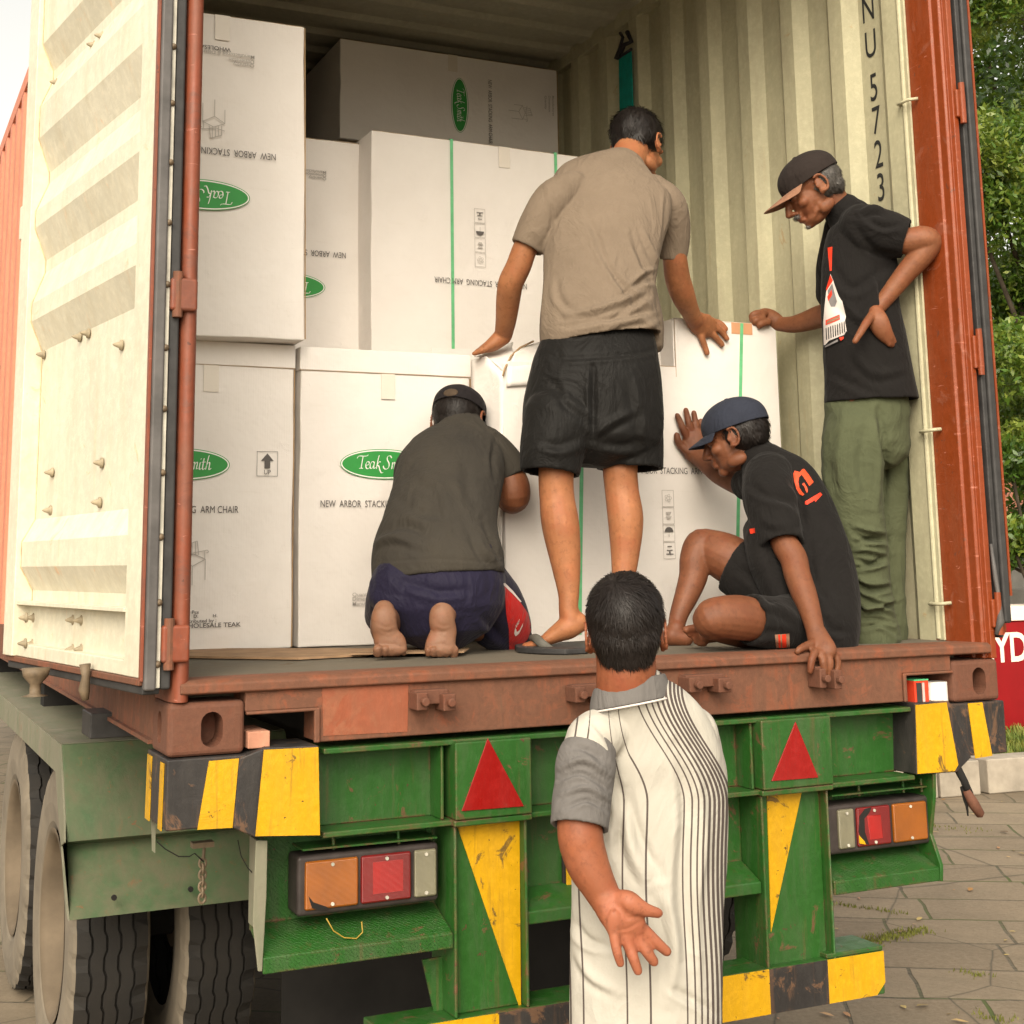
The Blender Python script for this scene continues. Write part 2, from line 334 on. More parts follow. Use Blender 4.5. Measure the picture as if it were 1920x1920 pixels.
# ------------------------------------------------------------------ text helper
def text_mesh(s, size=1, shear=0, bold=0, sx=1, spacing=1, align='LEFT', space_word=1):
    cu = bpy.data.curves.new('t', 'FONT'); cu.body = s; cu.size = size; cu.shear = shear; cu.offset = bold; cu.space_character = spacing; cu.align_x = align; cu.space_word = space_word
    cu.resolution_u = 4
    o = bpy.data.objects.new('t', cu); COL.objects.link(o); bpy.context.view_layer.update()
    me = bpy.data.meshes.new_from_object(o.evaluated_get(bpy.context.evaluated_depsgraph_get()))
    bpy.data.objects.remove(o); bpy.data.curves.remove(cu)
    vs = np.array([v.co[:] for v in me.vertices]); vs[:, 0] *= sx; fs = [tuple(p.vertices) for p in me.polygons]; bpy.data.meshes.remove(me)
    return vs[:, :2], fs
def place2d(mb, vf, O, U, V, N, h=.001, mi=0):
    vs, fs = vf; O, U, V, N = [np.array(k, float) for k in (O, U, V, N)]
    mb.add([O+U*p[0]+V*p[1]+N*h for p in vs], fs, mi); return mb
mb = MB(); tv = text_mesh('HYDRANT', .36, bold=.008, sx=.86, spacing=.95)
yx = tv[0][:, 0]; sY = P(1884, 1240, y=hy)[2]
# the Y starts at pixel 1868: put the word so that its second letter begins there
o0 = P(1866, 1240, y=hy)[0]-.225
place2d(mb, tv, (o0, hy, sY), (1, 0, 0), (0, 0, 1), (0, -1, 0), .004)
mb.build('lettering', M['hydwhite'], hyd)
# bigger cabinet so the word fits: widen to the left behind the container
MB().box((hx-.45, hy+.001, GZ), (hx-.003, hy+.44, hz1-.003)).build('cabinet_side', M['hydred'], hyd, bevel=.01)

# trees
def leaf_mat(name, c0, c1, c2):
    m, t, b = newmat(name); at = nd(t, 'ShaderNodeAttribute', attribute_name='tone')
    c = ramp(t, at.outputs['Fac'], [(0, c0), (.5, c1), (1, c2)]); t.links.new(c, b.inputs['Base Color']); b.inputs['Roughness'].default_value = .38; b.inputs['Specular IOR Level'].default_value = .5
    b.inputs['Transmission Weight'].default_value = 0
    tr = nd(t, 'ShaderNodeBsdfTranslucent'); t.links.new(mix(t, .5, c, (.25, .35, .02)), tr.inputs[0]); ms = nd(t, 'ShaderNodeMixShader'); ms.inputs[0].default_value = .3
    o = [n for n in t.nodes if n.type == 'OUTPUT_MATERIAL'][0]; t.links.new(b.outputs[0], ms.inputs[1]); t.links.new(tr.outputs[0], ms.inputs[2]); t.links.new(ms.outputs[0], o.inputs[0]); return m
M['leafA'] = leaf_mat('tree_leaves', (.022, .058, .008), (.068, .135, .016), (.23, .28, .045))
M['leafB'] = leaf_mat('dark_tree_leaves', (.015, .04, .010), (.045, .10, .016), (.13, .19, .03))
M['bark'] = plain('bark', (.045, .036, .026), .95, .35, 9, .6, .02)
def tree(x, y, clumps, trunk_h, trunk_r, leafm, label, nleaf, lsize, seed):
    rng = np.random.RandomState(seed)
    t = thing('tree', label, 'tree', (x, y, GZ), 'trees beyond the container')
    mb = MB(); pts = [(x+rng.normal(0, .06)*k, y+rng.normal(0, .05)*k, GZ+trunk_h*k/6) for k in range(7)]
    mb.tube(pts, [trunk_r*(1.25-.1*k) for k in range(7)], 12)
    for c in clumps[:14]:
        s0 = np.array(pts[4+rng.randint(3)]); e = np.array(c[:3]); mid = (s0+e)/2+np.array([0, 0, -.15])
        mb.tube([s0, mid, e], [trunk_r*.45, trunk_r*.28, .02], 7)
    mb.build('trunk', M['bark'], t, smooth=True)
    vs = []; tone = []; tot = sum(c[3]**2 for c in clumps)
    allp = []
    for c in clumps:
        n = int(nleaf*c[3]**2/tot); d = rng.normal(size=(n, 3)); d /= np.linalg.norm(d, axis=1)[:, None]
        rr = c[3]*(rng.random_sample(n)**.45)*(1+.25*np.sin(d[:, 0]*5+c[0]*3)*np.cos(d[:, 2]*6+c[2]*2))
        p = np.array(c[:3])+d*rr[:, None]*np.array([1, 1, .8]); allp.append(p)
        tone.append(np.clip(.45+.3*rng.normal(size=n)*.7+rng.normal()*.16, 0, 1))
    p = np.concatenate(allp); tone = np.concatenate(tone); n = len(p)
    a = rng.normal(size=(n, 3)); a /= np.linalg.norm(a, axis=1)[:, None]; bb = np.cross(a, rng.normal(size=(n, 3))); bb /= np.linalg.norm(bb, axis=1)[:, None]; cc = np.cross(a, bb)
    L = lsize*rng.uniform(.6, 1.3, n)[:, None]; W = L*.42
    V = np.stack([p-a*L, p-a*L*.1+bb*W+cc*L*.12, p+a*L, p-a*L*.1-bb*W+cc*L*.12], 1).reshape(-1, 3)
    me = bpy.data.meshes.new('crown'); me.vertices.add(4*n); me.vertices.foreach_set('co', V.ravel().astype(np.float32))
    me.loops.add(4*n); me.loops.foreach_set('vertex_index', np.arange(4*n, dtype=np.int32)); me.polygons.add(n)
    me.polygons.foreach_set('loop_start', np.arange(0, 4*n, 4, dtype=np.int32)); me.update(calc_edges=True)
    at = me.attributes.new('tone', 'FLOAT', 'FACE'); at.data.foreach_set('value', tone.astype(np.float32))
    link('crown', me, leafm, t); return t
def clumps_px(y, x0, x1, y0, y1, n, r0, r1, seed, dy=.8):
    rng = np.random.RandomState(seed); L = []
    for i in range(n):
        q = P(rng.uniform(x0, x1), rng.uniform(y0, y1), y=y+rng.uniform(-dy, dy)); L.append((q[0], q[1], q[2], rng.uniform(r0, r1)))
    return L
q = P(1990, 1100, y=7.6)
tree(q[0]+.2, 7.6, clumps_px(7.5, 1815, 2130, -200, 860, 78, .28, .58, 3), 3.6, .10, M['leafA'], 'leafy green tree rising behind the right side of the container', 92000, .040, 11)
q = P(2100, 1100, y=10.5)
tree(q[0]+.3, 10.5, clumps_px(10.4, 1780, 2200, -250, 940, 60, .45, .9, 5), 4.6, .14, M['leafB'], 'darker tree farther back, showing through gaps of the nearer tree', 42000, .07, 12)
q = P(1960, 1200, y=6.8)
tree(q[0], 6.9, clumps_px(6.9, 1885, 1990, 820, 1010, 9, .16, .34, 8, .3)+clumps_px(6.9, 1880, 1990, 1030, 1075, 4, .1, .16, 9, .2), 1.6, .05, M['leafA'], 'low leafy sapling above the red hydrant cabinet', 5200, .045, 13)
# background wall and house
M['tiles'] = plain('roof_tiles', (.32, .13, .08), .8, .4, 20, .5); M['plaster'] = plain('grey_plaster', (.20, .19, .17), .9, .2, 3, .2)
q = P(1890, 1120, y=13); zt = P(1890, 1105, y=13)[2]
o = MB().box((q[0]-5, 13, GZ), (q[0]+7, 13.2, zt)).build('boundary_wall', M['plaster'], bevel=.01); tag(o, 'low grey plaster wall behind the hydrant cabinet and the trees', 'wall')
hs = thing('house', 'low house with red tiled roof, mostly hidden behind the trees', 'house', (q[0]+2, 18, GZ))
zr = P(1890, 1000, y=16)[2]; zr2 = P(1890, 880, y=18)[2]
MB().box((q[0]-4, 16.4, GZ), (q[0]+9, 20, zr)).build('wall', M['plaster'], hs)
MB().prism([(q[0]-4.5, 15.9, zr-.1), (q[0]-4.5, 18.2, zr2+.2), (q[0]-4.5, 20.5, zr-.1)], (14, 0, 0)).build('roof', M['tiles'], hs)

# ================================================================== TRAILER
tr = thing('semi_trailer', 'dusty green semi-trailer with yellow and black rear bumper carrying the orange container', 'trailer', (1.22, .6, GZ))
G = M['green']
def px_prism(pts, y, d, mb=None, mi=0, front=None):
    """polygon given in photo pixels on the plane y, thickness d backwards"""
    return (mb or MB()).prism([P(a, b_, y=y) for a, b_ in pts], (0, d, 0), mi)
# rear cross beam: top flange, bottom flange, recessed web, stiffeners
mb = MB(); mb.box((.36, 0, -.016), (2.105, .14, -.003)); mb.box((.36, 0, -.203), (2.105, .14, -.190)); mb.box((.30, .085, -.19), (2.16, .097, -.016))
for x in (.66, .895, 1.56, 1.81): mb.box((x, .012, -.1895), (x+.008, .085, -.0165))
mb.build('rear_beam', G, tr, bevel=.003)
# dark structure behind
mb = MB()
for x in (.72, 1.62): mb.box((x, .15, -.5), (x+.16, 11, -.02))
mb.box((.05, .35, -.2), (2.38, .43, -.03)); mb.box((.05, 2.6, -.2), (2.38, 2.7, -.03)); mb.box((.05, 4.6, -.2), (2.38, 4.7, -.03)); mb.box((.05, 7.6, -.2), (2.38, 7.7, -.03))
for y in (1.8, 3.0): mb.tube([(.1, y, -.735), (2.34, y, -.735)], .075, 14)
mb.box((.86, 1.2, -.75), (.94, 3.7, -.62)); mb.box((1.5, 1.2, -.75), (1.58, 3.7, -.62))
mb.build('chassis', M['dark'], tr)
MB().box((.62, 1.22, -1.13), (1.82, 1.228, -.28)).build('shade_sheet', M['dark'], tr)  # added dark sheet, stands in for the deep shade under the trailer
# end caps, black with yellow panels
mb = MB(); mb.box((-.006, -.012, P(330, 1558, y=-.012)[2]), (.235, .21, -.002))
mb.prism([P(448, 1422, y=-.012), P(500, 1402, y=-.026), P(598, 1398, y=-.026), P(601, 1568, y=-.026), P(478, 1570, y=-.026), P(437, 1553, y=-.012)], (0, .16, 0))
mb.build('bumper_cap', M['blackpaint'], tr, bevel=.004)
mb = MB(); px_prism([(392, 1427), (448, 1422), (436, 1552), (370, 1556)], -.0145, .002, mb); 
mb.build('stripe', M['yellow'], tr)
mb = MB(); px_prism([(495, 1406), (597, 1401), (600, 1566), (479, 1568)], -.0285, .002, mb); mb.build('stripe', M['yellow'], tr)
for (a, b_) in ((.012, .05), (.15, .2)):
    MB().prism([(-.0085, a, -.012), (-.0085, b_, -.012), (-.0085, b_+.012, -.158), (-.0085, a+.012, -.158)], (.002, 0, 0)).build('stripe', M['yellow'], tr)
mb = MB(); mb.prism([P(1716, 1319, y=-.012), P(1780, 1314, y=-.012), P(1822, 1420, y=-.012), P(1795, 1448, y=-.012), P(1719, 1453, y=-.012)], (0, .16, 0))
mb.box((2.235, -.010, -.150), (2.445, .2, -.002)); mb.prism([(2.16, -.006, -.18), (2.235, -.006, -.18), (2.235, -.006, -.002), (2.16, -.006, -.002)], (0, .15, 0))
mb.build('bumper_cap', M['blackpaint'], tr, bevel=.004)
mb = MB(); px_prism([(1717, 1322), (1775, 1317), (1797, 1434), (1790, 1446), (1721, 1451)], -.0145, .002, mb); mb.build('stripe', M['yellow'], tr)
mb = MB(); px_prism([(1815, 1319), (1842, 1317), (1861, 1417), (1829, 1422)], -.0125, .002, mb); mb.build('stripe', M['yellow'], tr)
# rear uprights
def upright(x0, x1, zb):
    mb = MB(); mb.box((x0, .0, zb), (x0+.008, .15, -.205)); mb.box((x1-.008, 0, zb), (x1, .15, -.205))
    mb.box((x0+.008, .030, zb), (x1-.008, .040, -.205))
    mb.box((x0-.004, -.022, -.1885), (x1+.004, .06, -.008)); mb.box((x0-.006, -.018, -.2045), (x1+.006, .06, -.1895))
    return mb.build('upright', G, tr, bevel=.006, seg=3)
upright(.688, .884, -.64); upright(1.578, 1.800, -.66)
mb = MB(); px_prism([(915, 1384), (866, 1521), (983, 1512)], -.0255, .0035, mb); mb.build('red_triangle', M['red_reflector'], tr, bevel=.001)
mb = MB(); px_prism([(1492, 1353), (1447, 1465), (1535, 1458)], -.0255, .0035, mb); mb.build('red_triangle', M['red_reflector'], tr, bevel=.001)
mb = MB(); px_prism([(857, 1547), (974, 1539), (977, 1897)], .0275, .003, mb); mb.build('yellow_triangle', M['yellow'], tr)
mb = MB(); px_prism([(1438, 1487), (1504, 1482), (1446, 1748)], .0275, .003, mb); mb.build('yellow_triangle', M['yellow'], tr)
# middle panel between the uprights
mb = MB(); mb.box((.884, .10, -.44), (1.578, .11, -.205))
z0 = -.455; mb.prism([(.886, .10, -.385), (.886, .01, -.425), (.886, .01, z0), (.886, .018, z0), (.886, .02, -.432), (.886, .11, -.395)], (.690, 0, 0))
mb.build('middle_panel', G, tr, bevel=.004)
pX = P(1058, 1650, y=.085)[0]; pZ0, pZ1 = P(1058, 1690, y=.085)[2], P(1058, 1612, y=.085)[2]
pl = MB(); pl.box((pX+.007, .085, pZ0), (pX+.38, .092, pZ1)); po = pl.build('number_plate', M['yellow'], tr, bevel=.004)
mb = MB(); mb.box((pX, .0921, pZ0-.007), (pX+.387, .0985, pZ1+.007)); mb.build('plate_frame', M['blackpaint'], po)
# lamp boards with treadplate shelf
m, t, b = newmat('treadplate'); v = coords(t, (1, 1, 1), (0, 0, 0))
for l_, s_ in list(b.inputs.items())[:0]: pass
src = G.copy(); M['tread'] = src; t = src.node_tree; b = [n for n in t.nodes if n.type == 'BSDF_PRINCIPLED'][0]
wv = nd(t, 'ShaderNodeTexWave', wave_type='BANDS', bands_direction='DIAGONAL'); wv.inputs['Scale'].default_value = 55; wv.inputs['Distortion'].default_value = 6; wv.inputs['Detail Scale'].default_value = 2; t.links.new(coords(t, (1, .6, 1)), wv.inputs[0])
bump(t, b, ramp(t, wv.outputs[1], [(.75, 0), (.9, 1)]), .7, .004)
bpy.data.materials.remove(m)
def lamp_board(x0, x1, side):
    mb = MB(); mb.box((x0, .12, -.415), (x1, .128, -.205))
    mb.prism([(x0, .128, -.400), (x0, .118, -.400), (x0, .0, -.447), (x0, .0, -.482), (x0, .008, -.482), (x0, .010, -.452), (x0, .128, -.410)], (x1-x0, 0, 0))
    return mb.build('lamp_board', M['tread'], tr, bevel=.003)
lamp_board(.222, .684, -1); lamp_board(1.804, 2.172, 1)
# cheek plates
mb = MB(); mb.prism([P(480, 1576, y=.0), P(502, 1576, y=.0), P(500, 1680, y=.0), P(492, 1822, y=0), P(484, 1822, y=0), P(474, 1730, y=0)], (0, .006, 0)); mb.box((.2205, .005, -.40), (.2265, .13, -.205))
mb.build('cheek_plate', M['green_fender'], tr, bevel=.002)
mb = MB(); mb.prism([(2.172, .0, -.16), (2.172, .13, -.16), (2.172, .13, -.42), (2.172, .0, -.485), (2.172, -.004, -.44), (2.172, .03, -.36), (2.172, .006, -.25)], (.012, 0, 0)); mb.build('cheek_plate', G, tr, bevel=.003)
# gussets under the lamp boards
mb = MB(); mb.prism([P(792, 1800, y=.08), P(849, 1790, y=.08), P(850, 1935, y=.08), P(822, 1935, y=.08)], (0, .006, 0)); mb.build('gusset', G, tr)
# tail lights
def tail_light(X0, X1, z0, z1, order, broken):
    """order: list of (x0,x1,material) lenses in metres"""
    yb, yf = .118, .035
    mb = MB(); mb.box((X0, yf, z0), (X1, yb, z1)); h = mb.build('tail_light', M['housing'], tr, bevel=.010, seg=3)
    for (a, c, mm) in order:
        zz0, zz1 = z0+.014, z1-.012
        o = MB().box((a, yf-.009, zz0), (c, yf+.004, zz1)).build('lens', mm, h, bevel=.006, seg=3)
        for zz in (zz0+.010, zz1-.010): MB().tube([((a+c)/2, yf-.0095, zz), ((a+c)/2, yf-.0125, zz)], .0042, 10).build('screw', M['galv'], h)
    if not broken:
        a, c = order[1][:2]; mb = MB().box((a+.028, yf-.0098, z0+.034), (c-.022, yf-.0088, z1-.028)); mb.build('lens_core', M['redlens2'], h, bevel=.002)
    return h
a = P(558, 1600, y=.035)[0]; c = P(823, 1590, y=.035)[0]; z1 = (P(558, 1601, y=.035)[2]+P(823, 1585, y=.035)[2])/2; z0 = (P(558, 1718, y=.035)[2]+P(823, 1692, y=.035)[2])/2
X = lambda px, yy=1640, y=.026: P(px, yy, y=y)[0]
h = tail_light(a, c, z0, z1, [(X(573), X(673), M['amber']), (X(678), X(772), M['redlens']), (X(778), X(820), M['clear'])], False)
mb = MB(); mb.prism([P(p_, q_, y=.0255) for p_, q_ in ((578, 1680), (588, 1692), (612, 1700), (618, 1704), (600, 1707), (585, 1703))], (0, .003, 0)); mb.build('crack', M['dark'], h)
a = P(1552, 1515, y=.035)[0]; c = P(1743, 1490, y=.035)[0]; z1 = (P(1552, 1509, y=.035)[2]+P(1743, 1494, y=.035)[2])/2; z0 = (P(1560, 1606, y=.035)[2]+P(1743, 1580, y=.035)[2])/2
h = tail_light(a, c, z0, z1, [(X(1573, 1540), X(1603, 1540), M['clear']), (X(1608, 1540), X(1671, 1540), M['redlens']), (X(1676, 1540), X(1740, 1540), M['amber'])], True)
mb = MB(); mb.prism([P(p_, q_, y=.0245) for p_, q_ in ((1612, 1530), (1622, 1517), (1634, 1514), (1630, 1524), (1621, 1535), (1622, 1560), (1630, 1584), (1616, 1580), (1611, 1560))], (0, .003, 0)); mb.build('crack', M['dark'], h)
mb = MB().prism([P(p_, q_, y=.0250) for p_, q_ in ((1626, 1530), (1652, 1528), (1656, 1572), (1632, 1575))], (0, .003, 0)); mb.build('lens_core', M['redlens2'], h, bevel=.002)
mb = MB().prism([P(p_, q_, y=.0225) for p_, q_ in ((1611, 1566), (1622, 1578), (1624, 1584), (1612, 1582))], (0, .003, 0)); mb.build('bulb', M['yellow'], h, bevel=.001)
# lamp brackets and wires
for pa, pb, legs in (((568, 1596), (820, 1572), ((626, 1588, 1562), (748, 1578, 1555))), ((1560, 1494), (1738, 1476), ((1611, 1488, 1468), (1694, 1482, 1462), (1728, 1480, 1460)))):
    mb = MB(); A = P(*pa, y=.03); B = P(*pb, y=.03); mb.prism([A, B, B+[0, 0, .004], A+[0, 0, .004]], (0, .09, 0))
    for p_, q0, q1 in legs: mb.tube([P(p_, q0+4, y=.05), P(p_-2, q1, y=.05)], .004, 8)
    mb.build('lamp_bracket', G, tr)
cu = [P(a_, b_, y=.02) for a_, b_ in ((612, 1722), (625, 1745), (645, 1758), (668, 1760), (680, 1748), (678, 1728))]
mb = MB().tube(cu, .0016, 6); M['wire'] = plain('yellow_wire', (.30, .20, .03), .6); mb.build('wire', M['wire'], tr, smooth=True)
# underrun bar
zt = -.640; zb = -.752
def seg(x0, x1, m_): MB().box((x0, 0, zb), (x1, .13, zt)).build('underrun_bar', m_, tr, bevel=.004)
xs = [.50, .80, 1.09, P(1443, 1860, y=0)[0], P(1553, 1850, y=0)[0], 1.957]
MB().box((.50, .0, zb), (1.957, .12, zt-.0)).build('underrun_bar', G, tr, bevel=.004)
for i, (mm) in enumerate(('yellow', 'blackpaint', 'yellow', 'blackpaint', 'yellow')):
    x0, x1 = xs[i], xs[i+1]
    pts = [(x0, -.0025, zb+.001), (x1, -.0025, zb+.001), (x1, -.0025, zt-.001), (x0, -.0025, zt-.001)]
    if i == 4: pts = [(x0, -.0025, zb+.001), (x1-.03, -.0025, zb+.001), (x1, -.0025, zb+.03), (x1, -.0025, zt-.001), (x0, -.0025, zt-.001)]
    MB().prism(pts, (0, .002, 0)).build('stripe', M[mm], tr)
mb = MB(); mb.prism([P(1553, 1850, y=.0)*[1, 0, 0]+[0, .0, zt+.0005], P(1553, 1850, y=.0)*[1, 0, 0]+[0, .13, zt+.0005], (1.957, .13, zt+.0005), (1.957, 0, zt+.0005)], (0, 0, .012)); mb.build('bar_step', G, tr, bevel=.003)
# pin hook at the right end
mb = MB(); mb.tube([P(1795, 1440, y=-.0), P(1808, 1465, y=-.01), P(1818, 1490, y=-.012)], [.012, .011, .012], 10)
hk = mb.build('hook', M['dark'], tr, smooth=True)
MB().tube([P(1812, 1482, y=-.014), P(1826, 1508, y=-.016), P(1838, 1527, y=-.016), P(1841, 1531, y=-.016)], [.011, .016, .013, .004], 12).build('handle', M['casting'], hk, smooth=True)
MB().tube([P(1805, 1475, y=.0), P(1812, 1500, y=.0), P(1813, 1512, y=.0), P(1815, 1530, y=0)], [.008, .009, .004, .002], 8).build('lever', M['dark'], hk, smooth=True)
# hanging chain and bracket at the left
mb = MB()
for i in range(7):
    zc = 1618+i*11; q = P(380-i*.2, zc, y=.18); a_ = i % 2
    ring = [q+np.array([(.008*math.cos(k)) if a_ == 0 else 0, (.008*math.cos(k)) if a_ else 0, .011*math.sin(k)]) for k in np.linspace(0, 2*math.pi, 13)]
    mb.tube(ring, .0032, 6, cap=False)
mb.box(P(362, 1592, y=.16), P(402, 1578, y=.16)+[0, .03, 0]); mb.tube([P(383, 1590, y=.18), P(381, 1612, y=.18)], .004, 6)
mb.build('chain', M['casting_b'], tr)
mb = MB(); mb.prism([P(285, 1535, y=.2), P(292, 1540, y=.2), P(291, 1600, y=.2), P(286, 1596, y=.2)], (0, .01, 0)); mb.build('bracket', M['green_fender'], tr)
MB().tube([P(294, 1578, y=.2), P(310, 1592, y=.2), P(335, 1606, y=.19), P(355, 1606, y=.18), P(365, 1600, y=.17), P(382, 1616, y=.17)], .0016, 6).build('wire', M['dark'], tr, smooth=True)
MB().tube([P(446, 1575, y=.1), P(452, 1605, y=.1), P(465, 1628, y=.1), P(477, 1640, y=.1)], .0014, 6).build('wire', M['dark'], tr, smooth=True)
# fenders
def fender(x0, x1):
    s = 1 if x0 < 1 else -1
    yt = 1.36; zt_ = -.115; yb_, zb_ = 1.02, -.565
    f = MB()
    f.box((x0, yt, zt_-.006), (x1, 4.6, zt_))
    top = [(x0, yt, zt_), (x1, yt, zt_), (x1, yt-.13, -.30), (x0, yt-.13, -.30)]
    f.prism([(x0, yt, zt_), (x0, yt-.006, zt_), (x0, yt-.14, -.305), (x0, yt-.16, -.375), (x0, yt-.10, -.395), (x0, yb_+.05, zb_), (x0, yb_+.058, zb_), (x0, yt-.09, -.39), (x0, yt-.15, -.372), (x0, yt-.134, -.305)], (x1-x0, 0, 0))
    o = f.build('fender', M['green_dusty'], tr, bevel=.002)
    xo = x0 if s > 0 else x1
    e = MB(); e.prism([(xo, yt, zt_+.002), (xo, 4.6, zt_+.002), (xo, 4.6, zt_-.09), (xo, yt+.08, zt_-.09), (xo, yb_+.10, zb_+.01), (xo, yb_+.05, zb_), (xo, yt-.10, -.395), (xo, yt-.16, -.375), (xo, yt-.14, -.305)], (-.006*s, 0, 0))
    e.build('fender_flange', M['green_fender'], o, bevel=.001)
    e = MB(); e.box((x0, yt+.002, zt_+.0005), (x1, 4.6, zt_+.0025)); e.build('fender_top', M['green_fender'], o)
    e = MB()
    for a_ in (.12, .34): e.tube([(x0+a_ if s > 0 else x1-a_, yb_+.05, zb_+.05), (x0+a_ if s > 0 else x1-a_, yb_+.04, zb_+.05)], .008, 8)
    e.build('bolt', M['dark'], o)
fender(-.045, .66); fender(1.78, 2.44)
MB().box(P(170, 1338, y=.75), P(300, 1378, y=.75)+[0, .15, 0]).build('bracket_box', M['rubber'], tr, bevel=.004)
# tyres
m, t, b = newmat('tyre_rubber'); v = coords(t); n1 = noise_n(t, v, 6, 6, .65); n2 = noise_n(t, v, 60, 3)
c = mix(t, ramp(t, n1, [(.35, 0), (.75, .45)]), (.008, .007, .006), (.028, .022, .016)); t.links.new(c, b.inputs['Base Color']); b.inputs['Roughness'].default_value = .85; bump(t, b, n2, .25, .003); M['tyre'] = m
m, t, b = newmat('dusty_sidewall'); v = coords(t); n1 = noise_n(t, v, 5, 6, .65); c = mix(t, ramp(t, n1, [(.3, 0), (.75, 1)]), (.11, .092, .068), (.20, .168, .125)); t.links.new(c, b.inputs['Base Color']); b.inputs['Roughness'].default_value = .95; bump(t, b, noise_n(t, v, 50, 3), .2, .003); M['sidewall'] = m
M['rim'] = plain('dusty_rim', (.12, .092, .062), .8, .25, 6, .3)
def tyre_mesh(rad, wd, outer):
    """ribbed tread tyre lying along x, outer side at -x when outer=-1"""
    NS = 168; prof = []
    hw = wd/2
    # (x, r, material) side to side
    side = [(-hw*.80, rad*.58, 1), (-hw*.95, rad*.64, 1), (-hw*1.02, rad*.76, 1), (-hw*1.0, rad*.87, 1), (-hw*.93, rad*.955, 1), (-hw*.86, rad*.985, 0)]
    tread = []
    for g0 in (-.52, -.17, .17, .52):
        tread += [(hw*(g0-.035), rad, 0), (hw*(g0-.02), rad-.013, 0), (hw*(g0+.02), rad-.013, 0), (hw*(g0+.035), rad, 0)]
    prof = side+tread+[(-p[0], p[1], p[2]) for p in side[::-1]]
    vs, fs, mi = [], [], []
    for k in range(NS):
        a = 2*math.pi*k/NS
        for j, (x, r, _) in enumerate(prof):
            zig = 0; rr = r
            if 6 <= j < 6+len(tread): zig = .0038*(1 if (k//3) % 2 else -1)*min(1, 1)
            if 4 <= j <= 6 or len(prof)-7 <= j <= len(prof)-5:
                if (k % 6) in (0, 1): rr = r-.013 if j not in (6, len(prof)-7) else r-.004
            vs.append((x+zig, rr*math.cos(a), rr*math.sin(a)))
    n = len(prof)
    for k in range(NS):
        k2 = (k+1) % NS
        for j in range(n-1):
            fs.append((k*n+j, k*n+j+1, k2*n+j+1, k2*n+j)); mi.append(1 if (j < 5 or j >= n-6) else 0)
    return vs, fs, mi
TV, TF, TM = tyre_mesh(.50, .245, -1)
def wheel(xc, yc, s):
    """s=-1: dished side faces -x"""
    root = MB().tube([(xc-.06, yc, -.735), (xc+.06, yc, -.735)], .12, 20).build('wheel', M['rim'], tr, bevel=.004)
    me = bpy.data.meshes.new('tyre'); me.from_pydata([(xc+a, yc+b_, -.735+c_) for a, b_, c_ in TV], [], TF); me.polygons.foreach_set('material_index', TM); me.update()
    link('tyre', me, [M['tyre'], M['sidewall']], root, smooth=False)
    prof = [(s*.115, .30), (s*.115, .285), (s*.09, .27), (s*.02, .262), (s*-.02, .25), (s*-.03, .12), (s*-.03, .0)]
    vs = []; fs = []; N = 40
    for k in range(N):
        a = 2*math.pi*k/N; vs += [(xc+x, yc+r*math.cos(a), -.735+r*math.sin(a)) for x, r in prof]
    n = len(prof)
    for k in range(N):
        for j in range(n-1): fs.append((k*n+j, k*n+j+1, ((k+1) % N)*n+j+1, ((k+1) % N)*n+j))
    me = bpy.data.meshes.new('rim'); me.from_pydata(vs, [], fs); me.update(); link('rim', me, M['rim'], root, smooth=True)
    return root
for yc in (1.80, 3.0):
    wheel(.118, yc, -1); wheel(.455, yc, 1); wheel(1.985, yc, -1); wheel(2.275, yc, 1)

# ================================================================== CONTAINER
H = 2.896; LEN = 12.19
ct = thing('shipping_container', 'open orange shipping container on the green trailer, cream inside, its doors folded back', 'container', (1.219, 0, 0))
OR = M['orange']
def slot_ring(cx, cz, w_, h_, n=10):
    pts = []
    for sgn in (1, -1):
        for k in range(n+1):
            a = (0 if sgn > 0 else math.pi)+math.pi*k/n; pts.append((cx+w_/2*math.cos(a), cz+sgn*(h_/2-w_/2)+w_/2*math.sin(a)))
    return pts
def casting(x0, x1, yb, z0, z1, name='corner_casting'):
    """box with an oblong hole in the rear and side faces"""
    bm = bmesh.new()
    me = MB().box((x0, 0, z0), (x1, yb, z1)).mesh('c'); o = bpy.data.objects.new('tmp', me); COL.objects.link(o)
    cut = MB(); cx = (x0+x1)/2+.012*(1 if x0 < 1 else .9); cz = (z0+z1)/2
    ring = slot_ring(cx, cz-.002, .05, .078); cut.prism([(a, -.02, b_) for a, b_ in ring], (0, .10, 0))
    ring = slot_ring(.09, cz, .045, .072); xo = -.02 if x0 < 1 else 2.438-.03
    cut.prism([(xo, a, b_) for a, b_ in ring], (.05, 0, 0))
    cme = cut.mesh('cut'); b2 = bmesh.new(); b2.from_mesh(cme); bmesh.ops.recalc_face_normals(b2, faces=b2.faces); b2.to_mesh(cme); b2.free()
    co = bpy.data.objects.new('cut', cme); COL.objects.link(co)
    b2 = bmesh.new(); b2.from_mesh(me); bmesh.ops.recalc_face_normals(b2, faces=b2.faces); b2.to_mesh(me); b2.free()
    md = o.modifiers.new('bev', 'BEVEL'); md.width = .012; md.segments = 3
    md = o.modifiers.new('b', 'BOOLEAN'); md.object = co; md.operation = 'DIFFERENCE'; md.solver = 'EXACT'
    bpy.context.view_layer.update()
    res = bpy.data.meshes.new_from_object(o.evaluated_get(bpy.context.evaluated_depsgraph_get()))
    bpy.data.objects.remove(o); bpy.data.objects.remove(co)
    return link(name, res, M['casting'], ct)
casting(-.004, .172, .178, .0, .118); casting(2.266, 2.442, .178, 0, .118)
casting(-.004, .172, .178, H-.118, H); casting(2.266, 2.442, .178, H-.118, H)
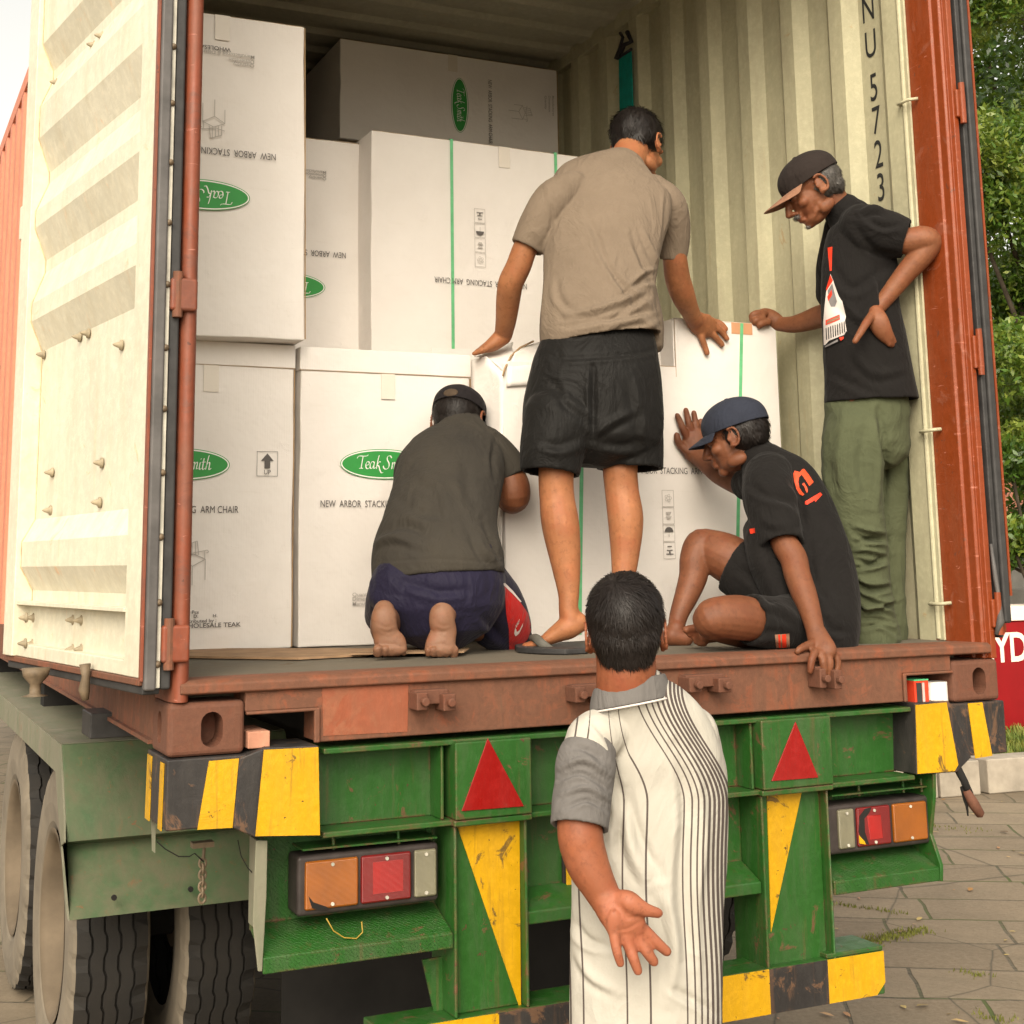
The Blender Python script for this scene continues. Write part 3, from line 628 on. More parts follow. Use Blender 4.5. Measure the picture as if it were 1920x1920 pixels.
# rear sill with the two pockets, lip and wear plate
mb = MB()
mb.prism([(.1725, .004, .090), (.345, .004, .090), (.345, .004, .012), (2.085, .004, .012), (2.085, .004, .090), (2.2655, .004, .090), (2.2655, .004, .150), (.1725, .004, .150)], (0, .11, 0))
mb.prism([(.1725, -.006, .084), (.335, -.006, .084), (.335, -.006, .012), (.35, -.006, .012), (.35, -.006, .092), (.1725, -.006, .092)], (0, .01, 0))
mb.prism([(2.08, -.006, .012), (2.092, -.006, .012), (2.092, -.006, .084), (2.2655, -.006, .084), (2.2655, -.006, .092), (2.08, -.006, .092)], (0, .01, 0))
mb.build('door_sill', M['sill'], ct, bevel=.004)
mb = MB(); mb.prism([(.02, .12, .166), (.02, .0, .166), (.02, -.012, .158), (.02, -.012, .138), (.02, .0, .134), (.02, .003, .1505), (.02, .12, .151)], (2.39, 0, 0)); mb.build('sill_lip', M['sill'], ct, bevel=.004)
MB().prism([P(604, 1290, y=.0025), P(766, 1281, y=.0025), P(764, 1372, y=.0025), P(606, 1380, y=.0025)], (0, .0012, 0)).build('paint_patch', M['patch'], ct)
for (a_, b_, c_, d_) in ((772, 1292, 836, 1330), (1066, 1282, 1122, 1316), (1278, 1264, 1350, 1296), (1520, 1248, 1556, 1290)):
    A, B = P(a_, b_, y=-.01), P(c_, d_, y=-.01); x0, x1, z1, z0 = A[0], B[0], A[2], B[2]; wd = x1-x0
    mb = MB().box((x0, -.03, z0+.3*(z1-z0)), (x1, .003, z1-.002))
    mb.box((x0-.004, -.055, z0+.005), (x0+.28*wd, .0015, z1-.006)); mb.box((x1-.28*wd, -.056, z0), (x1+.008, .0010, z1-.012))
    mb.tube([(x0+.14*wd, -.058, (z0+z1)/2), (x0+.14*wd, -.075, (z0+z1)/2)], .011, 10); mb.tube([(x1-.1*wd, -.058, (z0+z1)/2-.005), (x1-.1*wd, -.075, (z0+z1)/2-.005)], .011, 10)
    mb.build('cam_keeper', M['casting'], ct, bevel=.005, seg=3)
# floor
MB().box((.05, .12, .10), (2.385, LEN-.1, FL)).build('floor', M['floor'], ct)
# bottom and top rails
for x0, x1 in ((.0, .045), (2.393, 2.438)):
    MB().prism([(x0 if x0 < 1 else x1, .178, .0125), (x0 if x0 < 1 else x1, .178, .16), (x1 if x0 < 1 else x0, .178, .16), (x1 if x0 < 1 else x0, .178, .0125)], (0, LEN-.36, 0)).build('bottom_rail', M['sill'], ct, bevel=.003)
MB().box((-.012, .178, .0125), (-.0005, LEN-.18, .022)).build('rail_flange', M['sill'], ct)
MB().box((0, .178, H-.09), (.06, LEN-.18, H-.012)).build('top_rail', M['orange_side'], ct, bevel=.003)
MB().box((2.378, .178, 2.81), (2.438, LEN-.18, H-.012)).build('top_rail', M['wallpaint'], ct, bevel=.004)
# corrugated walls
def corr(x_in, x_out, y0, y1, z0, z1, th, phase, mi_in, mi_out):
    """trapezoid sheet; protruding flats at x_in, recessed at x_out"""
    pts = []; per = .278; k = math.floor((y0-phase)/per)-1
    while True:
        s = phase+k*per
        for (yy, xx) in ((s, x_in), (s+.072, x_in), (s+.122, x_out), (s+.228, x_out)): pts.append((yy, xx))
        k += 1
        if s > y1: break
    pts = [p for p in pts if y0 <= p[0] <= y1]
    mb = MB(); n = len(pts); vs = []
    for off in (0, th):
        for (yy, xx) in pts: vs += [(xx+off, yy, z0), (xx+off, yy, z1)]
    fs = []; mi = []
    for i in range(n-1):
        a = 2*i; fs.append((a, a+2, a+3, a+1)); mi.append(mi_in); a += 2*n; fs.append((a, a+1, a+3, a+2)); mi.append(mi_out)
    mb.v = vs; mb.f = fs; mb.mi = mi; return mb
wr = corr(2.380, 2.414, .187, LEN-.1, .15, 2.83, .004, .187, 0, 1).build('right_wall', [M['wallpaint'], M['orange_side']], ct)
wl = corr(.036, .002, .187, LEN-.1, .15, 2.83, .004, .187, 1, 1)
wl.build('left_wall', [M['wallpaint'], M['orange_side']], ct)
MB().box((.055, .19, .166), (.058, LEN-.1, 2.8)).build('left_lining', M['wallpaint'], ct)
# roof: corrugations across
pts = []; yy = .2
while yy < LEN-.2:
    pts += [(yy, 2.862), (yy+.10, 2.862), (yy+.13, 2.882), (yy+.20, 2.882)]; yy += .23
vs = []; fs = []
for (y_, z_) in pts: vs += [(.04, y_, z_), (2.40, y_, z_)]
for i in range(len(pts)-1): fs.append((2*i, 2*i+1, 2*i+3, 2*i+2))
vs2 = [(a, b_, c_+.003) for a, b_, c_ in vs]; n = len(vs)
MB().add(vs+vs2, fs+[tuple(n+i for i in f[::-1]) for f in fs]).build('roof', M['ceil'], ct)
MB().box((.046, .0, 2.80), (2.39, .2, H-.01)).build('rear_header', OR, ct, bevel=.005)
MB().box((.05, LEN-.1, .165), (2.39, LEN-.08, 2.86)).build('front_wall', M['wallpaint'], ct)
# smooth strip with lashing rings at the rear end of the right wall
mb = MB(); mb.box((2.383, .1545, .166), (2.391, .187, 2.80)); mb.tube([(2.384, .178, .17), (2.384, .178, 2.8)], .009, 8); mb.build('wall_strip', M['wallpaint'], ct, bevel=.002)
M['rope'] = plain('lashing_ring', (.55, .5, .4), .6)
for pz in ((1702, 190), (1745, 806), (1763, 1130), (1688, -120)):
    q = P(*pz, x=2.375); MB().tube([(2.384, q[1]+.04, q[2]), (2.36, q[1]+.03, q[2]-.004), (2.358, q[1]-.02, q[2]-.003), (2.386, q[1]-.035, q[2])], .0055, 8).build('lashing_ring', M['wallpaint'], ct, smooth=True)
# number painted down the wall
mb = MB()
for ch, py in (('N', 15), ('U', 82), ('5', 163), ('7', 225), ('2', 288), ('3', 350)):
    vf = text_mesh(ch, .138, align='CENTER', sx=.66, bold=.0004); px_ = 1626+(py-15)*.073
    c0 = P(px_+2, py, x=2.414); h_ = vf[0][:, 1].max(); place2d(mb, vf, (2.4135, c0[1], c0[2]-h_/2), (0, -1, 0), (0, 0, 1), (-1, 0, 0), .0012)
M['black_ink'] = plain('black_ink', (.02, .02, .02), .6, .1, 10, 0)
mb.build('lettering', M['black_ink'], ct, label='black container number painted down the inside wall')
# right corner post: jamb and stepped front
mb = MB(); mb.prism([(2.392, .187, .119), (2.392, .05, .119), (2.400, .045, .119), (2.400, .018, .119), (2.408, .012, .119), (2.416, .016, .119), (2.420, .0, .119), (2.440, .0, .119), (2.440, .187, .119)], (0, 0, H-.24))
mb.build('corner_post', M['orange_bright'], ct, bevel=.003)
# left corner post: rounded face
mb = MB(); prf = [(.046, .187, .119), (.046, .03, .119)]+[(.024+.020*math.cos(a), .02-.028*math.sin(a), .119) for a in np.linspace(.2, math.pi-.2, 8)]+[(.001, .03, .119), (.001, .187, .119)]
mb.prism(prf, (0, 0, H-.24)); mb.build('corner_post', OR, ct, smooth=False, bevel=.002)
for (ya, yb2) in ((520, 582), (1172, 1243)):
    z1, z0 = P(335, ya, y=-.02)[2], P(335, yb2, y=-.02)[2]
    MB().box((-.026, -.022, z0), (.038, .02, z1)).build('hinge', OR, ct, bevel=.008, seg=3)
    MB().tube([(-.008, -.012, z0-.015), (-.008, -.012, z1+.015)], .012, 12).build('hinge_pin', M['sill'], ct)
for (ya, yb2) in ((170, 222), (628, 690), (1125, 1180), (-260, -205)):
    z1, z0 = P(1800, ya, y=0)[2], P(1800, yb2, y=0)[2]
    MB().box((2.425, -.012, z0), (2.465, .04, z1)).build('hinge', M['orange_bright'], ct, bevel=.006, seg=3)
    MB().tube([(2.445, -.014, z0-.02), (2.445, -.014, z1+.02)], .010, 12).build('hinge_pin', M['orange_bright'], ct)
# right door, folded back along the side: edge with rubber gasket
dr = MB().box((2.470, .03, .19), (2.515, 1.17, 2.74)).build('door', M['orange_bright'], ct, bevel=.003)
dr['label'] = 'right door folded back along the side'
MB().box((2.452, -.004, .178), (2.470, .06, 2.75)).build('gasket', M['rubber'], dr, bevel=.004)
MB().box((2.472, -.012, .22), (2.500, .028, 2.75)).build('gasket', M['rubber'], dr, bevel=.008, seg=3)
MB().box((2.502, -.008, .30), (2.510, .029, 2.75)).build('edge_strip', M['orange_bright'], dr)
MB().tube([P(1858, 1020, y=-.01), P(1866, 1080, y=-.02), P(1874, 1130, y=-.015), P(1876, 1165, y=-.02), P(1868, 1190, y=-.01)], [.004, .007, .006, .012, .006], 8).build('torn_gasket', M['graygasket'], dr, smooth=True)

# left door, folded back: inner face towards the light
DA = R(98.6); D0 = np.array([-.068, 0, 0]); DD = np.array([math.cos(DA), math.sin(DA), 0]); DN = np.array([-math.sin(DA), math.cos(DA), 0])
def dpt(u, n_, z): return D0+DD*u+DN*n_+np.array([0, 0, z])      # n>0 towards -x (viewer)
def on_door(px, py, n_=0.):
    v = ray(px, py); p0 = D0+DN*n_; t_ = ((p0-CAM)@DN)/(v@DN); q = CAM+t_*v; return (q-D0)@DD, q[2]
dl = MB()
zb0, zt0 = .176, 2.74; W = 1.15
def dbox(mb, u0, u1, n0, n1, z0, z1, mi=0):
    a = [dpt(u0, n0, z0), dpt(u1, n0, z0), dpt(u1, n1, z0), dpt(u0, n1, z0)]; return mb.prism(a, (0, 0, z1-z0), mi)
dbox(dl, 0, .115, -.05, .0, zb0, zt0); dbox(dl, W-.10, W, -.05, .012, zb0, zt0); dbox(dl, .115, W-.10, -.05, -.002, zb0, zb0+.035); dbox(dl, .115, W-.1, -.05, -.002, zt0-.1, zt0)
door = dl.build('door', M['cream'], ct, bevel=.003); door['label'] = 'cream inner face of the left door, folded back'
zz = lambda py: on_door(245-(py-500)*.03, py, -.01)[1]
rows = [(2.64, 0)]
rec = -.040; rid = -.004
z_of = [(95, rid), (168, rec), (192, rec), (258, rid), (295, rid), (365, rec), (392, rec), (465, rid), (505, rid), (570, rec), (952, rec), (1004, rid), (1060, rid), (1114, rec), (1138, rec)]
prof = [(zb0+.034, -.034), (zz(1140), -.034)]+[(zz(p_), r_) for p_, r_ in z_of[::-1][0:]]
zlast = prof[-1][0]; prof += [(zlast+.10, rid), (zlast+.19, rec), (zlast+.22, rec), (zlast+.30, rid), (2.63, rid)]
prof = sorted(prof, key=lambda q: q[0])
vs = []; fs = []
for z_, n_ in prof: vs += [dpt(.112, n_, z_), dpt(W-.098, n_, z_)]
for i in range(len(prof)-1): fs.append((2*i, 2*i+1, 2*i+3, 2*i+2))
vs2 = [v_-DN*.004 for v_ in vs]; n = len(vs); fs2 = [tuple(n+i for i in f[::-1]) for f in fs]
mb = MB().add(vs+vs2, fs+fs2); o = mb.build('corrugated_panel', M['cream'], door)
mb = MB(); dbox(mb, .115, W-.1, -.033, .004, zz(1146), zz(1138)); mb.build('panel_shelf', M['cream'], door, bevel=.001)
# rust seam following the far end of the corrugation
M['rustline'] = plain('rust_seam', (.58, .45, .28), .9, .3, 30)
mb = MB().tube([dpt(W-.101, n_+.002, z_) for z_, n_ in prof[1:]], .0018, 5); mb.build('rust_seam', M['rustline'], door)
# bottom rail of the door seen from below, chipped edge
mb = MB(); dbox(mb, -.0, W, -.054, .004, zb0-.016, zb0-.0005); mb.build('door_bottom_edge', M['sill'], door, bevel=.003)
mb = MB(); dbox(mb, -.004, W, -.045, -.004, zb0-.036, zb0-.0165); mb.build('bottom_gasket', M['rubber'], door, bevel=.004)
# bolts
def bolt(px, py):
    nn_ = .0 if px > 232 or px < 58 else (-.036 if not (955 < py < 1130) else -.004)
    u, z_ = on_door(px, py, nn_); a_ = dpt(u, nn_-.001, z_)
    d_ = DN
    MB().tube([a_, a_+d_*.004, a_+d_*.006, a_+d_*.020, a_+d_*.024], [.014, .014, .009, .004, .001], 12).build('bolt', M['bolt'], door, smooth=True)
for p_ in ((192, 68), (177, 85), (107, 155), (92, 168), (150, 632), (166, 625), (228, 647), (66, 672), (82, 665), (191, 868), (98, 886), (187, 942), (95, 957), (50, 1158), (64, 1158), (138, 1162), (154, 1163), (48, 1206), (62, 1207), (138, 1217), (154, 1217)): bolt(*p_)
# gaskets and edge strips of the hinge side
MB().box((-.070, -.010, .170), (-.063, .01, 2.75)).build('door_edge', M['orange'], door, bevel=.001)
MB().box((-.0625, -.022, .150), (-.036, .03, 2.75)).build('gasket', M['graygasket'], door, bevel=.006, seg=3)
st = MB().box((-.0355, -.012, .155), (-.0265, .03, 2.75)).build('edge_strip', M['galv'], door, bevel=.001)
MB().box((-.0255, -.004, .150), (-.0005, .03, 2.75)).build('gasket', M['rubber'], door, bevel=.006, seg=3)
for (px_, py_) in ((320, 86), (315, 192), (312, 303), (306, 416), (303, 532), (299, 651), (297, 766), (293, 886), (291, 1007), (289, 1130), (287, 1246)):
    q = P(px_, py_, y=-.014); MB().tube([(-.033, -.0122, q[2]), (-.033, -.017, q[2]), (-.033, -.021, q[2])], [.0085, .007, .002], 10).build('rivet', M['casting_b'], door, smooth=True)
# locking gear under the left door
for (px_, py_) in ((185, 1255), (437*.3646, 1280)):
    pass
mb = MB(); q = P(66, 1290, y=.62); mb.tube([q+[0, 0, .05], q+[0, 0, .03], q+[0, 0, .01], q+[0, 0, -.015], q+[0, 0, -.02]], [.036, .032, .014, .014, .034], 14); mb.build('locking_cam', M['casting_b'], door, smooth=True)
mb = MB(); q = P(158, 1285, y=.33); mb.tube([q+[0, 0, .05], q+[.003, 0, .02], q+[0, 0, -.01], q+[.004, 0, -.035]], [.014, .010, .014, .008], 10); mb.build('locking_cam', M['casting_b'], door, smooth=True)
mb = MB(); q = P(30, 430, y=1.1)
u, z_ = on_door(30, 430); dbox(mb, W-.001, W+.05, -.045, .006, on_door(30, 458)[1], on_door(30, 398)[1]); mb.build('door_catch', M['cream'], door, bevel=.004)
# teal strap hanging on the right wall
M['teal'] = plain('teal_strap', (.0, .20, .16), .8, .2, 25, .2); M['blackiron'] = plain('black_hook', (.02, .018, .02), .6)
wb = thing('hanging_strap', 'teal woven strap hanging from a black hook high on the right wall', 'strap', tuple(P(1172, 230, x=2.36)))
mb = MB(); pts = [P(a, b_, x=2.352) for a, b_ in ((1160, 108), (1183, 94), (1188, 240), (1188, 420), (1172, 420), (1162, 240))]; mb.prism(pts, (.004, 0, 0)); mb.build('strap', M['teal'], wb)
mb = MB().tube([P(a, b_, x=2.345) for a, b_ in ((1154, 110), (1162, 90), (1168, 70), (1163, 62))], .008, 8); mb.tube([P(a, b_, x=2.345) for a, b_ in ((1162, 104), (1170, 84), (1184, 78), (1176, 60))], .011, 8); mb.tube([P(1158, 110, x=2.35), P(1184, 92, x=2.35)], .007, 8); mb.build('hook', M['blackiron'], wb, smooth=True)

# ================================================================== CARTONS
m, t, b = newmat('white_carton'); v = coords(t); n1 = noise_n(t, v, 2.2, 5); n2 = noise_n(t, coords(t, (1, 1, 8)), 5, 5, .7); n3 = noise_n(t, v, 18, 4)
c = mix(t, ramp(t, n1, [(.3, 0), (.7, 1)]), (.70, .655, .615), (.77, .73, .69)); c = mix(t, ramp(t, n2, [(.6, 0), (.85, .25)]), c, (.55, .49, .42))
t.links.new(c, b.inputs['Base Color']); b.inputs['Roughness'].default_value = .55; b.inputs['Specular IOR Level'].default_value = .35
wv = nd(t, 'ShaderNodeTexWave', wave_type='BANDS', bands_direction='X'); wv.inputs['Scale'].default_value = 40; t.links.new(v, wv.inputs[0])
n5 = noise_n(t, v, 7, 7, .75, 1.2); bump(t, b, wv.outputs[1], .10, .001); bump(t, b, n1, .5, .04); bump(t, b, n3, .15, .004); bump(t, b, ramp(t, n5, [(.60, 0), (.68, 1)]), .25, .005); M['carton'] = m
m, t, b = newmat('clear_tape'); b.inputs['Base Color'].default_value = (.68, .62, .54, 1); b.inputs['Roughness'].default_value = .18; b.inputs['Specular IOR Level'].default_value = .5; bump(t, b, noise_n(t, coords(t), 60, 4), .3, .002); M['cleartape'] = m
M['kraft'] = plain('kraft_edge', (.36, .24, .13), .85, .25, 20)
M['ink'] = plain('grey_ink', (.10, .09, .085), .6, .1, 10, 0); M['paleink'] = plain('pale_ink', (.42, .39, .36), .6, .1, 10, 0)
M['logogreen'] = plain('logo_green', (.035, .27, .055), .5, .08, 10, 0); M['logowhite'] = plain('logo_white', (.80, .78, .74), .5, .04, 10, 0)
M['strap'] = plain('green_strap', (.14, .46, .22), .35, .15, 30, .1); M['tape'] = plain('brown_tape', (.55, .29, .16), .3, .1, 9, .1)

# script lettering drawn with a slanted pen
def catmull(pts, n=8):
    p = [np.array(q, float) for q in pts]; p = [2*p[0]-p[1]]+p+[2*p[-1]-p[-2]]; out_ = []
    for i in range(1, len(p)-2):
        for k in range(n):
            u = k/n; out_.append(.5*((2*p[i])+(-p[i-1]+p[i+1])*u+(2*p[i-1]-5*p[i]+4*p[i+1]-p[i+2])*u*u+(-p[i-1]+3*p[i]-3*p[i+1]+p[i+2])*u**3))
    out_.append(p[-2]); return out_
GLY = {   # strokes on a grid: baseline 0, x-height 1, ascender 1.9; second value = advance
 'T': ([[(.0, 1.42), (.12, 1.68), (.4, 1.76), (.95, 1.74), (1.4, 1.78), (1.62, 1.95)], [(.86, 1.74), (.74, 1.1), (.60, .3), (.56, .05)], [(.30, .03), (.56, .05), (.82, .03)]], 1.2),
 'e': ([[(.1, .45), (.5, .6), (.55, .9), (.3, .98), (.06, .6), (.12, .1), (.4, 0), (.7, .25)]], .66),
 'a': ([[(.62, .9), (.35, 1.0), (.05, .6), (.08, .1), (.35, .1), (.6, .6)], [(.7, .98), (.58, .4), (.62, .03), (.85, .2)]], .84),
 'k': ([[(.55, 1.9), (.35, 1.2), (.12, 0)], [(.75, .95), (.5, .98), (.25, .5)], [(.28, .5), (.5, .35), (.62, -.1), (.85, -.55), (1.15, -.5)]], .86),
 ' ': ([], .3),
 'S': ([[(1.25, 1.55), (1.05, 1.85), (.65, 1.75), (.6, 1.3), (.85, .8), (.8, .25), (.4, -.05), (.05, .15), (.0, .45)]], 1.2),
 'm': ([[(.2, .95), (.05, 0)], [(.12, .5), (.4, .95), (.52, .8), (.4, 0)], [(.46, .5), (.75, .95), (.88, .8), (.76, .1), (.98, .15)]], 1.05),
 'i': ([[(.2, .95), (.08, .15), (.2, .0), (.38, .2)], [(.30, 1.35), (.33, 1.45)]], .42),
 't': ([[(.3, 1.5), (.1, .2), (.22, 0), (.42, .2)], [(-.02, .97), (.5, 1.0)]], .46),
 'h': ([[(.5, 1.9), (.3, 1.1), (.05, 0)], [(.14, .5), (.45, .95), (.6, .8), (.5, .1), (.62, 0), (.8, .2)]], .84)}
def script_text(s, hx_, pen=.17):
    vs, fs = [], []; x0 = 0
    nv = np.array([math.cos(R(35)), math.sin(R(35))])*pen/2
    for ch in s:
        st, adv = GLY[ch]
        for pts in st:
            q = catmull(pts)
            for i in range(len(q)-1):
                a, b_ = q[i]+[x0, 0], q[i+1]+[x0, 0]; d = b_-a; L = np.hypot(*d)+1e-9; nn_ = np.array([-d[1], d[0]])/L
                wv_ = nv if abs(nv@nn_) > .035 else nn_*.035
                k = len(vs); vs += [a-wv_, a+wv_, b_+wv_, b_-wv_]; fs.append((k, k+1, k+2, k+3) if (nn_@nv) < 0 else (k, k+3, k+2, k+1))
        x0 += adv
    vs = np.array(vs)*hx_; vs[:, 0] -= x0*hx_/2; return vs, fs
def ellipse(cx, cy, a, b_, n=48): return [(cx+a*math.cos(2*math.pi*k/n), cy+b_*math.sin(2*math.pi*k/n)) for k in range(n)]
def rect(x0, y0, x1, y1): return np.array([(x0, y0), (x1, y0), (x1, y1), (x0, y1)]), [(0, 1, 2, 3)]
class Face2D:
    """printing on a carton face: O = centre, U,V axes (may be turned), N outwards"""
    def __init__(s, O, U, V, N): s.O, s.U, s.V, s.N = [np.array(k, float) for k in (O, U, V, N)]
    def put(s, name, parent, items, mats, label=None):
        mb = MB(); h = .0012
        for vf, (dx, dy), mi in items:
            vs = np.array(vf[0], float)+[dx, dy]; h += .00012; place2d(mb, (vs, vf[1]), s.O, s.U, s.V, s.N, h, mi)
        o = link(name, mb.mesh(name), mats, parent)
        if label: o['label'] = label
        return o
TXT = text_mesh('NEW  ARBOR  STACKING  ARM CHAIR', .031, bold=0, sx=.72, align='LEFT')
TXT_W = TXT[0][:, 0].max()
TXW = {}
def logo(F, parent, cx, cy, wd=.26):
    a, b_ = wd/2, wd*.166
    it = [((ellipse(0, 0, a, b_), [tuple(range(48))]), (cx, cy), 0), ((ellipse(0, 0, a-.0025, b_-.0025), [tuple(range(48))]), (cx, cy), 1), ((ellipse(0, 0, a-.0065, b_-.0065), [tuple(range(48))]), (cx, cy), 0)]
    vs, fs = script_text('Teak Smith', wd*.078)
    it.append(((vs+[-.0, -wd*.052], fs), (cx, cy), 1)); return F.put('logo', parent, it, [M['logogreen'], M['logowhite']])
def symbols(F, parent, cx, y0, wd=.045, up=1):
    """column of handling marks"""
    it = []; fr = .0016
    def frame(x0_, y0_, x1_, y1_):
        for r_ in (rect(x0_, y0_, x1_, y0_+fr), rect(x0_, y1_-fr, x1_, y1_), rect(x0_, y0_+fr, x0_+fr, y1_-fr), rect(x1_-fr, y0_+fr, x1_, y1_-fr)): it.append((r_, (cx, y0), 1))
    hh = wd*1.25
    for k in range(4): frame(-wd/2, k*hh, wd/2, (k+1)*hh-.002)
    half = [(0, 0)]+[(.36*wd*math.cos(a), .36*wd*math.sin(a)) for a in np.linspace(0, math.pi, 14)]
    it.append(((half, [tuple(range(len(half)))]), (cx, y0+hh*1.55), 0)); it.append((rect(-.001, hh*.25, .001, hh*.55), (cx, y0+hh), 1))
    for k in range(3): it.append((rect(-.3*wd+.06*wd*k, hh*(.25+.22*k), .3*wd-.06*wd*k, hh*(.25+.22*k)+.003), (cx, y0), 0))
    it.append((([(-.1*wd, 0), (.1*wd, 0), (0, .2*wd)], [(0, 1, 2)]), (cx, y0+hh*.32), 0))
    for k in range(2): it.append((([(-.25*wd, 0), (.25*wd, 0), (.12*wd, -.2*wd), (-.12*wd, -.2*wd)], [(0, 3, 2, 1)]), (cx, y0+hh*(2.7-.25*k)), 1))
    for k in range(5):
        a = 2*math.pi*k/5; ring_o = ellipse(.2*wd*math.cos(a), .2*wd*math.sin(a), .11*wd, .11*wd, 14); ring_i = ellipse(.2*wd*math.cos(a), .2*wd*math.sin(a), .08*wd, .08*wd, 14)
        it.append(((ring_o+ring_i, [(i, (i+1) % 14, 14+(i+1) % 14, 14+i) for i in range(14)]), (cx, y0+hh*3.5), 1))
    return F.put('handling_marks', parent, it, [M['ink'], M['paleink']])
def chair_sketch(F, parent, cx, cy, s=.1):
    it = []
    def ln(pts, w_=.0011):
        for i in range(len(pts)-1):
            a, b_ = np.array(pts[i])*s, np.array(pts[i+1])*s; d = b_-a; L = np.hypot(*d)+1e-9; n_ = np.array([-d[1], d[0]])/L*w_
            it.append((([a-n_, b_-n_, b_+n_, a+n_], [(0, 1, 2, 3)]), (cx, cy), 0))
    ln([(-.9, .2), (-.2, .5), (.5, .2), (.5, -1.0)]); ln([(-.9, .2), (-.9, -.7)]); ln([(-.25, -.2), (-.25, -1.3)]); ln([(-.9, .2), (-.25, -.2), (.5, .2)])
    ln([(-.7, .35), (-.7, 1.0), (0, 1.25), (.1, .45)]); ln([(-.9, .7), (-.3, .55), (.6, .72), (.68, .62), (.55, .55)]); ln([(.45, .2), (.45, .65)]); ln([(-.5, .42), (-.5, 1.05)]); ln([(-.3, .45), (-.3, 1.12)]); ln([(-.1, .48), (-.1, 1.2)])
    return F.put('chair_drawing', parent, it, [M['paleink']])
def bulged(x0, x1, y0, y1, z0, z1, amt=.004, seed=0, n=8):
    """carton body with slightly bowed faces"""
    bm = bmesh.new(); bmesh.ops.create_cube(bm, size=2)
    bmesh.ops.subdivide_edges(bm, edges=bm.edges[:], cuts=n, use_grid_fill=True)
    cx, cy, cz = (x0+x1)/2, (y0+y1)/2, (z0+z1)/2; hx_, hy_, hz_ = (x1-x0)/2, (y1-y0)/2, (z1-z0)/2
    for v_ in bm.verts:
        u = v_.co.copy(); k = noise.noise(Vector((u.x*1.3+seed*7, u.y*1.3, u.z*1.3)))
        face = [abs(c_) > .999 for c_ in u]
        if sum(face) == 1:
            i = face.index(True); j, l = [a for a in range(3) if a != i]; f_ = (1-u[j]**2)*(1-u[l]**2); u[i] *= 1+(amt*f_*1.0+k*.003)/(hx_, hy_, hz_)[i]
        if sum(face) > 1:
            k3 = noise.noise_vector(Vector((u.x*2.1+seed*5, u.y*2.1, u.z*2.6)))*.0045; u.x += k3.x/hx_*(abs(u.z) < .99); u.z += k3.z/hz_*(abs(u.x) < .99)*.6
        v_.co = (cx+u.x*hx_, cy+u.y*hy_, cz+u.z*hz_)
    me = bpy.data.meshes.new('b'); bm.to_mesh(me); bm.free(); return me
GRP = 'white furniture cartons stacked in the container'
def carton(label, x0, x1, y0, dy, z0, z1, rot=0, lid=0, seed=0, edge=True):
    """front face on y0; returns (thing, Face2D of the front face: origin lower left corner)"""
    t = thing('carton', label, 'carton', ((x0+x1)/2, y0+dy/2, z0), GRP)
    me = bulged(x0, x1, y0, y0+dy, z0, z1, seed=seed); o = link('box_body', me, M['carton'], t)
    bv = o.modifiers.new('bevel', 'BEVEL'); bv.width = .005; bv.segments = 2; bv.limit_method = 'ANGLE'; bv.angle_limit = R(40); me.shade_smooth(); bv.harden_normals = True
    if lid:
        mb = MB(); mb.box((x0-.003, y0-.0035, z1-lid), (x1+.003, y0+dy+.003, z1+.003)); mb.build('lid', M['carton'], t, bevel=.003)
        mb = MB(); mb.box((x0-.0032, y0-.0037, z1-lid-.0012), (x1+.0032, y0, z1-lid)); mb.build('lid_edge', M['kraft'], t)
    else:
        mb = MB(); mb.box((x0+.004, y0+.0035, z1-.002), (x1-.004, y0+dy-.004, z1+.0015)); mb.build('top_flap', M['kraft'], t, bevel=.0008)
    if edge:
        n_ = 14; e = [np.array([x1+.0005+.0012*noise.noise(Vector((seed*3, k*.7, 1))), y0-.0008, z0+.004+(z1-z0-lid-.008)*k/n_]) for k in range(n_+1)]
        MB().tube(e, .0021, 6).build('raw_edge', M['kraft'], t)
        xm = (x0+x1)/2; MB().box((xm-.024, y0-.0062, z1-(lid or .0)-.085), (xm+.024, y0-.0050, z1-lid-.002)).build('clear_tape', M['cleartape'], t)
    F = Face2D((x0, y0-.006, z0), (1, 0, 0), (0, 0, 1), (0, -1, 0))
    if rot:
        t.rotation_euler = (0, 0, rot)
    return t, F
def flip(F, x, z):
    """upside-down printing, origin at (x,z)"""
    return Face2D(F.O*[0, 1, 0]+np.array([x, 0, z]), (-1, 0, 0), (0, 0, -1), (0, -1, 0))
def at_(F, x, z): return Face2D(F.O*[0, 1, 0]+np.array([x, 0, z]), (1, 0, 0), (0, 0, 1), (0, -1, 0))
def words(F, parent, s, x, y, size, mat_=None, sx=.8, bold=.0002, align='LEFT'):
    return F.put('lettering', parent, [(text_mesh(s, size, bold=bold, sx=sx, align=align), (x, y), 0)], [mat_ or M['ink']])

YB = 1.05
